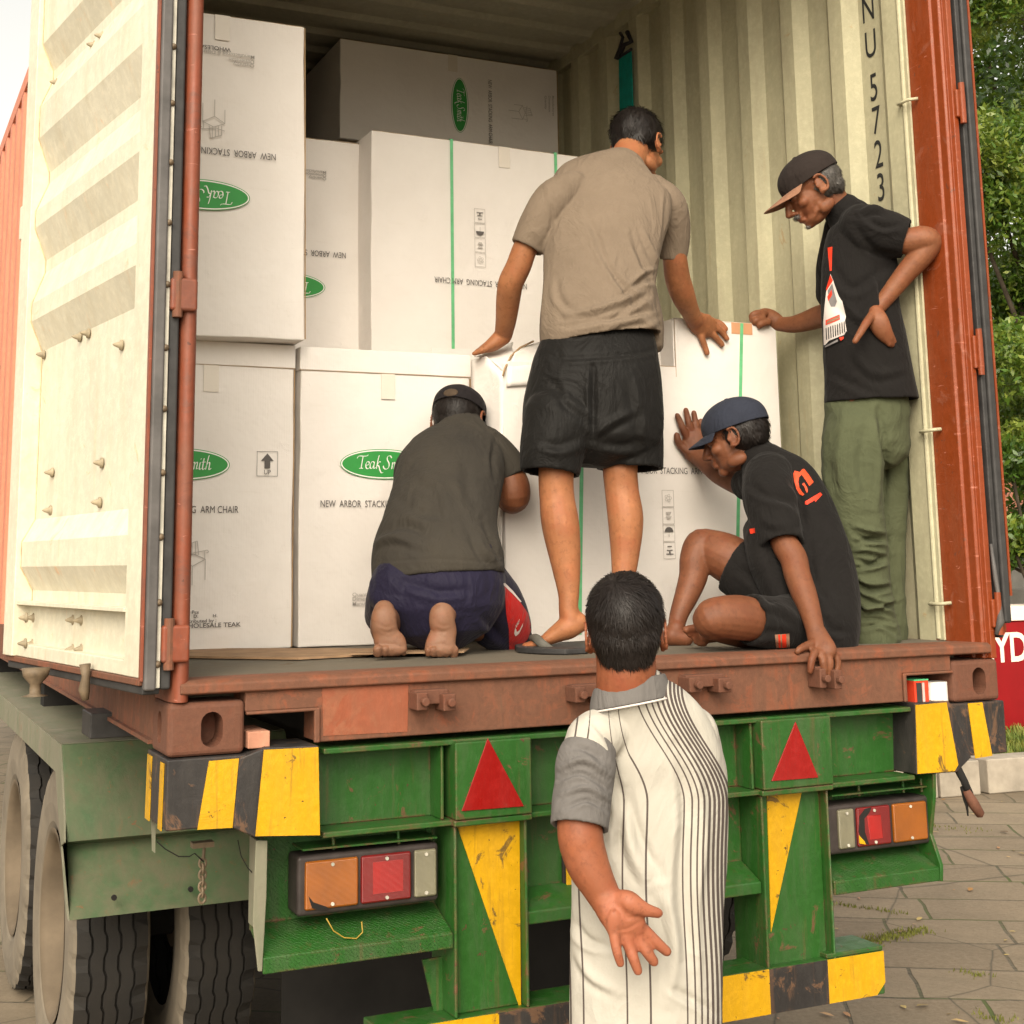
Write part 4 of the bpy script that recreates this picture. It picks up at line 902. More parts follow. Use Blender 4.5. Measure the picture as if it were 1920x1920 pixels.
# lower left
t, F = carton('bottom left white carton, marked with a boxed black up arrow', .052, .588, YB, .62, FL+.002, 1.112, lid=.072, seed=1)
q = P(430, 872, y=YB); W_L = .295; A = at_(F, q[0]-W_L/2, q[2]); logo(A, t, 0, 0, W_L)
q = P(446, 962, y=YB); A = at_(F, q[0]-TXT_W, q[2]); A.put('lettering', t, [(TXT, (0, 0), 0)], [M['ink']])
q0, q1 = P(480, 893, y=YB), P(520, 847, y=YB); wd, hh = q1[0]-q0[0], q1[2]-q0[2]; A = at_(F, q0[0], q0[2])
ar = ([(.5*wd, hh*.92), (.2*wd, hh*.62), (.36*wd, hh*.62), (.36*wd, hh*.32), (.64*wd, hh*.32), (.64*wd, hh*.62), (.8*wd, hh*.62)], [(0, 1, 2, 3, 4, 5, 6)]); f_ = .0013
A.put('up_mark', t, [(ar, (0, 0), 0), (rect(0, 0, wd, f_), (0, 0), 0), (rect(0, hh-f_, wd, hh), (0, 0), 0), (rect(0, f_, f_, hh-f_), (0, 0), 0), (rect(wd-f_, f_, wd, hh-f_), (0, 0), 0), (text_mesh('UP', hh*.26, sx=.9, align='CENTER'), (wd*.5, hh*.08), 0)], [M['ink']])
q = P(368, 1055, y=YB); chair_sketch(at_(F, q[0], q[2]), t, 0, 0, .052)
for (s_, px, py, sz) in (('1 Pcs', 350, 1151, .014), ('W.      D.          H.', 333, 1159, .013), ('Distributed by :', 339, 1168, .014), ('WHOLESALE TEAK', 337, 1178, .019)):
    q = P(px, py, y=YB); words(at_(F, q[0], q[2]), t, s_, 0, 0, sz, sx=1.15 if sz > .018 else 1.2)
# lower middle
t, F = carton('white carton on the floor directly behind the kneeling man in the grey T-shirt', .606, 1.196, YB-.01, .62, FL+.002, 1.108, lid=.072, seed=2)
q = P(716, 871, y=YB); logo(at_(F, q[0], q[2]), t, 0, 0, W_L)
q = P(597, 951, y=YB); at_(F, q[0], q[2]).put('lettering', t, [(TXT, (0, 0), 0)], [M['ink']])
for (s_, px, py, sz) in (('Quantity', 657, 1118, .016), ('Dimension', 657, 1126, .016), ('Manufactures & Distributed', 657, 1135, .016)):
    q = P(px, py, y=YB); words(at_(F, q[0], q[2]), t, s_, 0, 0, sz, sx=1.2, mat_=M['paleink'])
# upper left, tall, upside-down print
y_ = .97
t, F = carton('tall white carton upside down on the left stack, nearest the container ceiling', .052, .598, y_, .62, 1.117, 2.158, seed=3)
t.rotation_euler = (0, R(-.6), 0)
F.O[1] -= .002
q = P(383, 366, y=y_); logo(flip(F, q[0], q[2]), t, 0, 0, W_L)
q = P(520, 292, y=y_); flip(F, q[0], q[2]).put('lettering', t, [(TXT, (0, 0), 0)], [M['ink']])
for (s_, px, py, sz) in (('Quantity', 481, 124, .016), ('Dimension', 481, 117, .016), ('Manufactures & Distributed by', 482, 108, .016)):
    q = P(px, py, y=y_); words(flip(F, q[0], q[2]), t, s_, 0, 0, sz, sx=1.2, mat_=M['paleink'])
q = P(437, 93, y=y_); words(flip(F, q[0], q[2]), t, 'WHOLESALE TEAK', 0, 0, .019, sx=1.1, mat_=M['ink'])
q = P(398, 225, y=y_); chair_sketch(flip(F, q[0], q[2]), t, 0, 0, .05)
# second row upper: narrow one, upside-down
y2 = 1.62
t, F = carton('narrow looking white carton upside down in the gap right of the tall left carton', .42, 1.008, y2, .6, 1.12, 1.995, seed=4)
q = P(536, 535, y=y2); logo(flip(F, q[0], q[2]), t, 0, 0, W_L)
q = P(648, 475, y=y2); flip(F, q[0], q[2]).put('lettering', t, [(TXT, (0, 0), 0)], [M['ink']])
for (s_, px, py, sz) in (('Quantity', 611, 334, .016), ('Dimension', 611, 328, .016), ('Manufactures & Distributed by', 611, 322, .016)):
    q = P(px, py, y=y2); words(flip(F, q[0], q[2]), t, s_, 0, 0, sz, sx=1.2, mat_=M['paleink'])
# strapped wide one, upside-down
def straps(t, F, xs_, z0, z1, dy, tilt=0, n0='strap'):
    y = F.O[1]+.0035
    for x in xs_:
        MB().prism([(x-.006, y-.0042, z0+.001), (x+.006, y-.0042, z0+.001), (x+.006-tilt, y-.0042, z1+.003), (x-.006-tilt, y-.0042, z1+.003)], (0, .0014, 0)).build('strap', M['strap'], t)
        MB().box((x-.006-tilt, y-.0028, z1+.0018), (x+.006-tilt, y+dy, z1+.0032)).build('strap', M['strap'], t)
y3 = 1.5
t, F = carton('wide upside-down white carton with two green straps above the kneeling man', .996, 2.09, y3, .70, 1.115, 2.012, seed=5)
t.rotation_euler = (0, 0, R(1.2))
straps(t, F, (P(843, 500, y=y3)[0], P(1039, 330, y=y3)[0]), 1.115, 2.012, .70)
q = P(984, 533, y=y3); flip(F, q[0], q[2]).put('lettering', t, [(TXT, (0, 0), 0)], [M['ink']])
q = P(894, 392, y=y3); symbols(flip(F, q[0], q[2]-.00), t, 0, 0, .046)
# rear top, turned print
y4 = 2.6
t, F = carton('shaded white carton on top of the back stack, its green oval standing on end', 1.245, 2.362, y4, .62, 2.33, 2.805, seed=6)
q = P(861, 198, y=y4); A = Face2D(F.O*[0, 1, 0]+np.array([q[0], 0, q[2]]), (0, 0, -1), (1, 0, 0), (0, -1, 0)); logo(A, t, 0, 0, .27)
q = P(914, 150, y=y4); A = Face2D(F.O*[0, 1, 0]+np.array([q[0], 0, q[2]]), (0, 0, -1), (1, 0, 0), (0, -1, 0)); A.put('lettering', t, [((TXT[0]*[.82, .9], TXT[1]), (0, 0), 0)], [M['ink']])
q = P(975, 215, y=y4); chair_sketch(Face2D(F.O*[0, 1, 0]+np.array([q[0], 0, q[2]]), (0, 0, -1), (1, 0, 0), (0, -1, 0)), t, 0, 0, .05)
for k in range(3):
    q = P(1020+k*7, 180, y=y4); A = Face2D(F.O*[0, 1, 0]+np.array([q[0], 0, q[2]]), (0, 0, -1), (1, 0, 0), (0, -1, 0)); words(A, t, ('Quantity', 'Dimension', 'Manufactures')[k], 0, 0, .016, sx=1.2, mat_=M['paleink'])
# what stands under and beside them in the dark
carton('white carton in the dark behind the strapped one, holding up the top carton', 1.22, 2.36, 2.62, .6, 1.27, 2.322, seed=7)
carton('white carton on the floor of the back stack, hidden behind the front ones', 1.22, 2.36, 2.64, .6, FL+.002, 1.262, seed=8)
carton('white carton on the floor behind the bottom left carton', .06, 1.0, 1.75, .6, FL+.002, 1.108, seed=9)
carton('white carton on the floor below the wide strapped upside-down carton', 1.21, 2.3, 1.72, .6, FL+.002, 1.103, seed=10)
carton('white carton behind the tall left carton, its top edge just showing over it', .08, .92, 2.45, .6, 2.02, 2.62, seed=14)
carton('white carton below the one peeping over the tall left carton', .08, 1.02, 2.45, .6, 1.2, 2.013, seed=15)
carton('white carton on the floor at the left of the back row', .08, 1.05, 2.45, .6, FL+.002, 1.193, seed=16)

# the carton being moved, at the right: torn open upper left corner
y5 = .80
X0 = P(943, 690, y=y5)[0]; X1 = P(1463, 800, y=y5)[0]; XS = P(1266, 640, y=y5)[0]; ZT = P(1300, 600, y=y5)[2]; ZL = P(1180, 683, y=y5)[2]; Z0 = FL+.002
t = thing('carton', 'big white carton with green straps and a torn upper corner that the men push in', 'carton', ((X0+X1)/2, y5+.3, Z0), GRP)
def panel(pts, d, nm='box_panel', mat_=None, bev=.0015, lab=None): return MB().prism(pts, d).build(nm, mat_ or M['carton'], t, bevel=bev, label=lab)
ZR = P(1462, 612, y=y5)[2]
mb = MB(); mb.prism([(X0, y5, Z0), (X1, y5, Z0), (X1, y5, ZR), (XS, y5, ZT), (XS, y5, ZL), (X0+.02, y5, ZL-.01), (X0, y5, ZL-.03)], (0, .006, 0)); mb.build('box_panel', M['carton'], t, bevel=.0015)
panel([(X1-.006, y5+.0062, Z0), (X1, y5+.0062, Z0), (X1, y5+.0062, ZR), (X1-.006, y5+.0062, ZR)], (0, .60, 0))
xl = X0-.035; panel([(X0, y5+.007, Z0), (X0+.006, y5+.007, Z0), (X0+.006, y5+.007, ZL-.035), (X0, y5+.007, ZL-.035)], (0, .60, 0))
panel([(X0, y5+.61, Z0), (X1, y5+.61, Z0), (X1, y5+.61, ZR-.002), (X0, y5+.61, ZT-.05)], (0, .005, 0))
panel([(XS-.16, y5+.09, ZL-.03), (XS, y5+.09, ZL-.03), (XS, y5+.09, ZT), (XS-.16, y5+.09, ZT-.01)], (0, .005, 0), 'inner_flap')
MB().prism([(XS-.005, y5+.0065, ZL-.0), (XS, y5+.0065, ZL), (XS, y5+.0065, ZT-.001), (XS-.005, y5+.0065, ZT-.001)], (0, .083, 0)).build('box_panel', M['carton'], t)
panel([(XS+.001, y5, ZT+.0005), (X1, y5, ZR+.0005), (X1, y5, ZR+.0035), (XS+.001, y5, ZT+.0035)], (0, .6, 0), 'top_flap')
MB().prism([(XS-.0015, y5-.0006, ZL-.035), (XS, y5-.0006, ZL-.035), (XS, y5-.0006, ZT), (XS-.0015, y5-.0006, ZT)], (0, .001, 0)).build('torn_edge', M['kraft'], t)
MB().prism([(XS-.16, y5-.0006, ZL+.001), (XS, y5-.0006, ZL+.001), (XS, y5-.0006, ZL-.001), (XS-.16, y5-.0006, ZL-.001)], (0, .001, 0)).build('torn_edge', M['kraft'], t)
# bent flaps at the torn corner: folded sheets
def sheet(rows_, th, nm, mat_):
    n = len(rows_[0]); vs = [p for r_ in rows_ for p in r_]; fs = []
    for i in range(len(rows_)-1):
        for j in range(n-1): fs.append((i*n+j, i*n+j+1, (i+1)*n+j+1, (i+1)*n+j))
    me = MB().add(vs, fs).mesh(nm); o = link(nm, me, mat_, t); sm = o.modifiers.new('s', 'SOLIDIFY'); sm.thickness = th; sm.offset = 0
    sb = o.modifiers.new('sub', 'SUBSURF'); sb.subdivision_type = 'SIMPLE'; sb.levels = sb.render_levels = 2; me.shade_smooth(); return o
Q = lambda px, py, y: P(px, py, y=y)
sheet([[Q(884, 675, .96), Q(884, 760, .96), Q(886, 900, .96), Q(884, 1190, .96)], [Q(912, 668, .88), Q(915, 760, .88), Q(918, 900, .88), Q(915, 1200, .88)], [Q(943, 700, y5+.002), Q(944, 780, y5), Q(942, 900, y5+.002), Q(938, 1205, y5+.002)]], .004, 'bent_flap', M['carton'])
sheet([[Q(889, 668, .97), Q(925, 655, .97), Q(962, 642, .97)], [Q(915, 672, .90), Q(935, 668, .90), Q(960, 652, .92)], [Q(943, 694, y5), Q(948, 686, .83), Q(965, 664, .86)]], .004, 'bent_flap', M['carton'])
sheet([[Q(965, 662, .83), Q(985, 650, .88), Q(1010, 642, .92), Q(1060, 640, .92)], [Q(952, 690, .80), Q(985, 686, .80), Q(1020, 684, .80), Q(1080, 682, .80)], [Q(950, 725, .793), Q(985, 722, .792), Q(1020, 720, .794), Q(1080, 718, .796)]], .004, 'bent_flap', M['carton'])
MB().tube([Q(1000, 640, .89), Q(975, 652, .86), Q(958, 668, .83), Q(947, 690, .79), Q(943, 705, .79)], .0035, 6).build('torn_edge', M['kraft'], t, smooth=True)
F = Face2D((X0, y5-.001, Z0), (1, 0, 0), (0, 0, 1), (0, -1, 0))
for (pa, pb) in (((1093, 690), (1087, 1190)), ((1391, 606), (1381, 1150))):
    A, B = P(*pa, y=y5-.002), P(*pb, y=y5-.002); MB().prism([B-[.0065, 0, 0], B+[.0065, 0, 0], A+[.0065, 0, 0], A-[.0065, 0, 0]], (0, .0012, 0)).build('strap', M['strap'], t)
A, B = P(1371, 602, y=y5-.0015), P(1411, 628, y=y5-.0015); MB().box((A[0], y5-.0016, B[2]), (B[0], y5-.0004, A[2]-.004)).build('tape', M['tape'], t)
q = P(1350, 890, y=y5); A = at_(F, q[0]-TXT_W, q[2]); A.put('lettering', t, [(TXT, (0, 0), 0)], [M['ink']])
q = P(1255, 1048, y=y5); symbols(at_(F, q[0], q[2]), t, 0, 0, .046)
# cardboard sheets on the floor
t_ = MB(); t_.prism([P(350, 1234, z=FL+.003), P(560, 1237, z=FL+.003), P(690, 1230, z=FL+.003), P(700, 1219, z=FL+.003)*[1, 1, 1], P(352, 1219, z=FL+.003)], (0, 0, .006))
tag(t_.build('cardboard_sheet', M['plywood']), 'flattened brown cardboard lying on the floor under the left cartons', 'cardboard')
t_ = MB(); t_.prism([P(655, 1228, z=FL+.01), P(705, 1216, z=FL+.012), P(880, 1217, z=FL+.012), P(870, 1224, z=FL+.01)], (0, 0, .004))
tag(t_.build('cardboard_sheet', M['plywood']), 'brown cardboard strip under the kneeling man', 'cardboard')
# small things on the trailer end
A = P(461, 1371, y=.02); B = P(502, 1400, y=.02)
o = MB().box((A[0], .0, B[2]), (B[0], .14, A[2])).build('wood_block', plain('pink_wood', (.42, .20, .13), .85, .25, 14, .3), bevel=.003); tag(o, 'short reddish wooden block on the green beam beside the left corner casting', 'wood block')
A = P(1741, 1278, y=.03); B = P(1779, 1313, y=.03); cx, cz = (A[0]+B[0])/2, (A[2]+B[2])/2; rr = (B[0]-A[0])/2*.98
zr0, zr1 = .0, A[2]-.0
o = MB().tube([(cx, .045, -.0025), (cx, .045, A[2]-.002)], rr, 32).build('plastic_cup', M['logowhite'], bevel=.002); tag(o, 'small white plastic cup standing on the trailer end by the right casting', 'cup')
A = P(1710, 1274, y=.02); B = P(1735, 1317, y=.02)
lb = thing('tape_box', 'small box with red and green edges and a black side, left of the white cup', 'box', ((A[0]+B[0])/2, .04, -.0025))
M['redpaper'] = plain('red_paper', (.62, .05, .02), .5, .1, 20, 0); M['greenpaper'] = plain('green_paper', (.10, .50, .22), .5, .1, 20, 0)
zt_ = A[2]-.004; MB().box((A[0], .012, -.0025), (A[0]+.052, .08, zt_)).build('box_body', M['redpaper'], lb, bevel=.001)
MB().box((A[0]+.007, .0105, .006), (A[0]+.026, .0118, zt_-.006)).build('dark_panel', M['rubber'], lb)
MB().box((A[0]+.028, .0105, .006), (A[0]+.036, .0118, zt_-.006)).build('pale_panel', M['paleink'], lb)
MB().box((A[0], .0105, zt_+.0003), (A[0]+.052, .08, zt_+.004)).build('lid', M['greenpaper'], lb)

# ================================================================== PEOPLE
def skin_mat(name, base, dark, palm=(.36, .20, .13)):
    m, t, b = newmat(name); v = coords(t); n1 = noise_n(t, v, 7, 5); n2 = noise_n(t, v, 120, 3); n3 = noise_n(t, v, 26, 4)
    c = mix(t, ramp(t, n1, [(.3, 0), (.7, 1)]), base, dark); at = nd(t, 'ShaderNodeAttribute', attribute_name='palm'); c = mix(t, at.outputs['Fac'], c, mix(t, n3, palm, tuple(x*.72 for x in palm))); c = mix(t, ramp(t, n3, [(.5, 0), (.75, .5)]), c, tuple(min(1, x*1.3) for x in base)); n8 = noise_n(t, v, 60, 4, .7); c = mix(t, ramp(t, n8, [(.52, 0), (.68, .45)]), c, tuple(x*.62 for x in dark)); n9 = noise_n(t, v, 14, 3); c = mix(t, ramp(t, n9, [(.5, 0), (.75, .35)]), c, (base[0]*1.15, base[1]*.8, base[2]*.8))
    t.links.new(c, b.inputs['Base Color']); b.inputs['Roughness'].default_value = .58; b.inputs['Specular IOR Level'].default_value = .32
    b.inputs['Subsurface Weight'].default_value = .12; b.inputs['Subsurface Radius'].default_value = (.012, .004, .002); b.inputs['Subsurface Scale'].default_value = .5
    bump(t, b, n2, .25, .0015); bump(t, b, n3, .28, .004); return m
def cloth_mat(name, col, col2=None, var=.2, rough=.9, weave=900, sheen=.02, dirt=None):
    m, t, b = newmat(name); v = coords(t); n1 = noise_n(t, v, 5, 5, .65); n2 = noise_n(t, v, 160, 3); n3 = noise_n(t, v, 40, 4)
    c = mix(t, ramp(t, n1, [(.35, 0), (.75, 1)]), col, col2 or tuple(x*(1-var) for x in col)); c = mix(t, ramp(t, n3, [(.3, 0), (.8, .3)]), c, tuple(min(1, x*1.35+.004) for x in col))
    t.links.new(c, b.inputs['Base Color']); b.inputs['Roughness'].default_value = rough; b.inputs['Sheen Weight'].default_value = sheen; b.inputs['Sheen Roughness'].default_value = .5; b.inputs['Specular IOR Level'].default_value = .12
    vd = coords(t, (1, 1, .55)); n4 = noise_n(t, vd, 7, 4, .55, 1.4); n5 = noise_n(t, vd, 17, 3, .5, 1.0)
    rd = lambda q: ramp(t, q, [(.36, 0), (.5, 1), (.64, 0)])
    bump(t, b, rd(n4), .32, .010); bump(t, b, rd(n5), .22, .004); bump(t, b, n2, .3, .0012); bump(t, b, n3, .2, .003); return m
M['skin_tan'] = skin_mat('tan_skin', (.33, .138, .060), (.235, .088, .037))
M['skin_brown'] = skin_mat('brown_skin', (.20, .076, .033), (.14, .048, .021), (.21, .105, .062))
M['skin_dark'] = skin_mat('dark_brown_skin', (.165, .060, .027), (.11, .038, .017))
M['skin_fore'] = skin_mat('warm_brown_skin', (.25, .082, .036), (.165, .05, .022), (.34, .115, .06))
M['sole'] = skin_mat('dusty_soles', (.36, .22, .15), (.26, .15, .10))
M['hairm'] = plain('black_hair', (.012, .009, .008), .5, .3, 60, .3, .28, .002)
M['hairgrey'] = plain('greying_hair', (.07, .065, .06), .6, .5, 80, .4, .4, .002)
M['stubble'] = plain('grey_stubble', (.16, .145, .13), .7, .4, 80, .4, .2, .002)
M['nail'] = plain('nails', (.50, .27, .19), .35, .05, 20, 0)
M['tan_cloth'] = cloth_mat('taupe_cotton', (.165, .127, .093), (.135, .103, .075))
M['black_cloth'] = cloth_mat('black_cotton', (.0095, .0085, .008), (.007, .006, .006), sheen=.04)
M['black_sport'] = cloth_mat('black_polyester', (.008, .0075, .007), (.006, .0055, .005), rough=.6, sheen=.03)
M['grey_cloth'] = cloth_mat('faded_grey_cotton', (.040, .035, .028), (.024, .022, .020), sheen=.02)
M['navy_cloth'] = cloth_mat('navy_polyester', (.012, .010, .026), (.008, .007, .018), rough=.65, sheen=.05)
M['red_cloth'] = cloth_mat('red_polyester', (.40, .008, .006), (.33, .006, .005), rough=.65, sheen=.1)
M['olive_cloth'] = cloth_mat('olive_cotton', (.066, .074, .040), (.048, .055, .030))
M['blue_cap'] = cloth_mat('slate_blue_cotton', (.026, .030, .044), (.018, .020, .030))
M['dark_cap'] = cloth_mat('charcoal_cotton', (.024, .018, .016), (.016, .013, .012))
M['black_cap'] = cloth_mat('black_cap_cotton', (.018, .015, .016), (.012, .010, .011))
M['brimtan'] = cloth_mat('tan_brim', (.26, .14, .09), (.20, .10, .06))
M['grey_knit'] = cloth_mat('grey_knit', (.125, .117, .112), (.105, .098, .093))
M['print_white'] = plain('print_white', (.58, .53, .50), .7, .1, 12, 0); M['print_red'] = plain('print_red', (.60, .035, .012), .6, .2, 30, 0); M['print_orange'] = plain('print_orange', (.55, .055, .014), .6, .1, 30, 0); M['print_grey'] = plain('print_grey', (.16, .15, .15), .7, .2, 20, 0)

def upx(px, py, y): return P(px, py, y=y)
class Sculpt:
    """overlapping closed volumes, later fused into one continuous surface"""
    def __init__(s): s.mb = MB()
    def loft(s, pts, n=20, sub=5, cap0=True, cap1=True, hem0=0, hem1=0, capf=1.0, side=None):
        """pts: (px, py, y, half-width px[, depth ratio]) ; hem = depth of the open end (cloth)"""
        pts = [tuple(p)+(1.,) if len(p) == 4 else tuple(p) for p in pts]
        q = catmull(pts, sub) if len(pts) > 2 else [np.array(pts[0], float)+(np.array(pts[1], float)-np.array(pts[0], float))*k/sub for k in range(sub+1)]
        q = [np.array(a) for a in q]; c = [P(a[0], a[1], y=a[2]) for a in q]; rad = [max(a[3], .5)/SC(cc) for a, cc in zip(q, c)]; rat = [a[4] for a in q]
        rings = []; ps = None
        for i in range(len(c)):
            t = c[min(i+1, len(c)-1)]-c[max(i-1, 0)]; t /= np.linalg.norm(t)+1e-9
            vd = c[i]-CAM; vd /= np.linalg.norm(vd); sv = np.cross(t, vd) if side is None else np.array(side, float)-t*(np.array(side, float)@t)
            if np.linalg.norm(sv) < .25 and ps is not None: sv = ps-t*(ps@t)
            sv /= np.linalg.norm(sv)+1e-9
            if ps is not None and sv@ps < 0: sv = -sv
            ps = sv; dv = np.cross(t, sv); rings.append((c[i], t, sv, dv, rad[i], rad[i]*rat[i]))
        seq = []
        th = .0095
        if hem0:
            C0, t, sv, dv, a, b_ = rings[0]; seq += [(C0+t*hem0, sv, dv, (a-th)*.97, (b_-th)*.97), (C0+t*.003, sv, dv, a-th, b_-th), (C0, sv, dv, a-.003, b_-.003)]
        elif cap0:
            C0, t, sv, dv, a, b_ = rings[0]
            for u in (.15, .5, .8): th_ = (1-u)*math.pi/2; seq.append((C0-t*min(a, b_)*math.sin(th_)*capf, sv, dv, a*math.cos(th_), b_*math.cos(th_)))
        seq += [(r[0], r[2], r[3], r[4], r[5]) for r in rings]
        if hem1:
            C0, t, sv, dv, a, b_ = rings[-1]; seq += [(C0, sv, dv, a-.003, b_-.003), (C0-t*.003, sv, dv, a-th, b_-th), (C0-t*hem1, sv, dv, (a-th)*.97, (b_-th)*.97)]
        elif cap1:
            C0, t, sv, dv, a, b_ = rings[-1]
            for u in (.8, .5, .15): th_ = (1-u)*math.pi/2; seq.append((C0+t*min(a, b_)*math.sin(th_)*capf, sv, dv, a*math.cos(th_), b_*math.cos(th_)))
        vs = []
        for (C0, sv, dv, a, b_) in seq:
            for k in range(n):
                an = 2*math.pi*k/n; vs.append(C0+sv*a*math.cos(an)+dv*b_*math.sin(an))
        fs = []
        for i in range(len(seq)-1):
            for k in range(n): fs.append((i*n+k, i*n+(k+1) % n, (i+1)*n+(k+1) % n, (i+1)*n+k))
        fs.append(tuple(range(n-1, -1, -1))); fs.append(tuple((len(seq)-1)*n+k for k in range(n)))
        s.mb.add(vs, fs); return s
    def ell(s, C, ax, n=16, m_=10):
        C = np.array(C, float); ax = [np.array(a, float) for a in ax]; vs = [C+ax[2]]; fs = []
        for i in range(1, m_):
            ph = math.pi*i/m_
            for k in range(n):
                th = 2*math.pi*k/n; vs.append(C+ax[0]*math.sin(ph)*math.cos(th)+ax[1]*math.sin(ph)*math.sin(th)+ax[2]*math.cos(ph))
        vs.append(C-ax[2]); L = len(vs)-1
        for k in range(n): fs.append((0, 1+k, 1+(k+1) % n)); fs.append((L, 1+(m_-2)*n+(k+1) % n, 1+(m_-2)*n+k))
        for i in range(m_-2):
            for k in range(n): a = 1+i*n+k; b_ = 1+i*n+(k+1) % n; fs.append((a, a+n, b_+n, b_))
        s.mb.add(vs, fs); return s
    def blob(s, px, py, y, r, ratio=1.0, hr=1.0):
        C = P(px, py, y=y); k = r/SC(C); return s.ell(C, [CR*k, CF*k*ratio, CU*k*hr])
    def fuse(s, voxel=.004, smooth=4, fac=.5):
        me = s.mb.mesh('tmp'); bm = bmesh.new(); bm.from_mesh(me)
        # every closed piece outwards
        bmesh.ops.recalc_face_normals(bm, faces=bm.faces); bm.to_mesh(me); bm.free()
        o = bpy.data.objects.new('tmp', me); COL.objects.link(o)
        r = o.modifiers.new('r', 'REMESH'); r.mode = 'VOXEL'; r.voxel_size = voxel; r.adaptivity = 0
        if smooth: sm = o.modifiers.new('s', 'SMOOTH'); sm.factor = fac; sm.iterations = smooth
        bpy.context.view_layer.update(); res = bpy.data.meshes.new_from_object(o.evaluated_get(bpy.context.evaluated_depsgraph_get()))
        bpy.data.objects.remove(o); bpy.data.meshes.remove(me); return res
def vco(me):
    a = np.empty(len(me.vertices)*3); me.vertices.foreach_get('co', a); return a.reshape(-1, 3)
def vno(me):
    a = np.empty(len(me.vertices)*3); me.vertices.foreach_get('normal', a); return a.reshape(-1, 3)
def folds(me, lines=(), noise_amp=.0, noise_sc=(14, 14, 5), seed=0, ridged=True, zmask=None):
    """creases: (polyline in photo pixels, half width px, depth m (minus = groove)) pressed into the camera side; plus soft cloth noise"""
    co = vco(me); no = vno(me); off = np.zeros(len(co)); p = pr(co); facing = np.clip(-((co-CAM)/np.linalg.norm(co-CAM, axis=1)[:, None]*no).sum(1)*2.2, 0, 1)
    for pts, w_, A in lines:
        q = np.array([a[:2] for a in (catmull(pts, 6) if len(pts) > 2 else [np.array(x, float) for x in pts])]); best = np.full(len(co), 1e9); bu = np.zeros(len(co)); sgn = np.zeros(len(co))
        for i in range(len(q)-1):
            a, d = q[i], q[i+1]-q[i]; L2 = d@d+1e-9; u = np.clip(((p[:, :2]-a)@d)/L2, 0, 1); r = p[:, :2]-a-u[:, None]*d; ds = np.hypot(r[:, 0], r[:, 1])
            m_ = ds < best; best[m_] = ds[m_]; bu[m_] = ((i+u)/(len(q)-1))[m_]; sgn[m_] = np.sign(d[0]*r[m_, 1]-d[1]*r[m_, 0])
        e = np.sin(np.clip(bu, 0.03, .97)*math.pi)**.6; x = best/w_
        off += (A*1.7 if w_ >= 4.5 else A)*e*(np.exp(-x*x)-.55*np.exp(-((x*np.where(sgn > 0, 1, 1)-1.7)**2)*1.4)*(sgn > 0))*facing
    if noise_amp:
        for i in range(len(co)):
            v_ = Vector((co[i, 0]*noise_sc[0]+seed*3.1, co[i, 1]*noise_sc[1], co[i, 2]*noise_sc[2]))
            a = noise.noise(v_); b_ = noise.noise(v_*2.3+Vector((5, 2, 1))); off[i] += noise_amp*((1-abs(a)*2.2)*.6+b_*.5 if ridged else a)
    co += no*off[:, None]; me.vertices.foreach_set('co', co.ravel()); me.update()
def garment(name, me, m, parent, label=None):
    o = link(name, me, m, parent, smooth=True)
    if label: o['label'] = label
    return o
def bvh_of(me): return BVHTree.FromPolygons([v_.co[:] for v_ in me.vertices], [tuple(p_.vertices) for p_ in me.polygons])
def decal(name, bvh, polys, mats, parent, off=.0016, cell=4.0):
    """print on cloth: polys = [(points px, material index)], draped on the surface seen from behind the trailer"""
    vs, fs, mi = [], [], []
    for li, (pts, m_i) in enumerate(polys):
        bm = bmesh.new()
        if isinstance(pts, tuple): V2, F2 = pts
        else: V2, F2 = pts, [tuple(range(len(pts)))]
        bv = [bm.verts.new((a[0], a[1], 0)) for a in V2]
        for f in F2:
            try: bm.faces.new([bv[i] for i in f])
            except ValueError: pass
        bmesh.ops.triangulate(bm, faces=bm.faces[:])
        for it in range(5):
            es = [e for e in bm.edges if e.calc_length() > cell]
            if not es: break
            bmesh.ops.subdivide_edges(bm, edges=es, cuts=1); bmesh.ops.triangulate(bm, faces=[f for f in bm.faces if len(f.verts) > 3])
        idx = {}
        for v_ in bm.verts:
            d = Vector(ray(v_.co.x, v_.co.y)).normalized(); loc, nn_, _, _ = bvh.ray_cast(Vector(CAM), d)
            if loc is not None:
                if nn_.dot(d) > 0: nn_ = -nn_
                idx[v_] = len(vs); vs.append(tuple(loc-d*(off+li*.0004)))
        for f in bm.faces:
            if all(v_ in idx for v_ in f.verts):
                q = [np.array(vs[idx[v_]]) for v_ in f.verts]
                if max(np.linalg.norm(q[0]-q[1]), np.linalg.norm(q[1]-q[2])) < .04: fs.append(tuple(idx[v_] for v_ in f.verts)); mi.append(m_i)
        bm.free()
    mb = MB(); mb.v = vs; mb.f = fs; mb.mi = mi; return link(name, mb.mesh(name), mats, parent)
def frame_of(fwd, up):
    f = np.array(fwd, float); f /= np.linalg.norm(f); u = np.array(up, float); u = u-f*(u@f); u /= np.linalg.norm(u); return np.cross(f, u), f, u   # right, forward, up
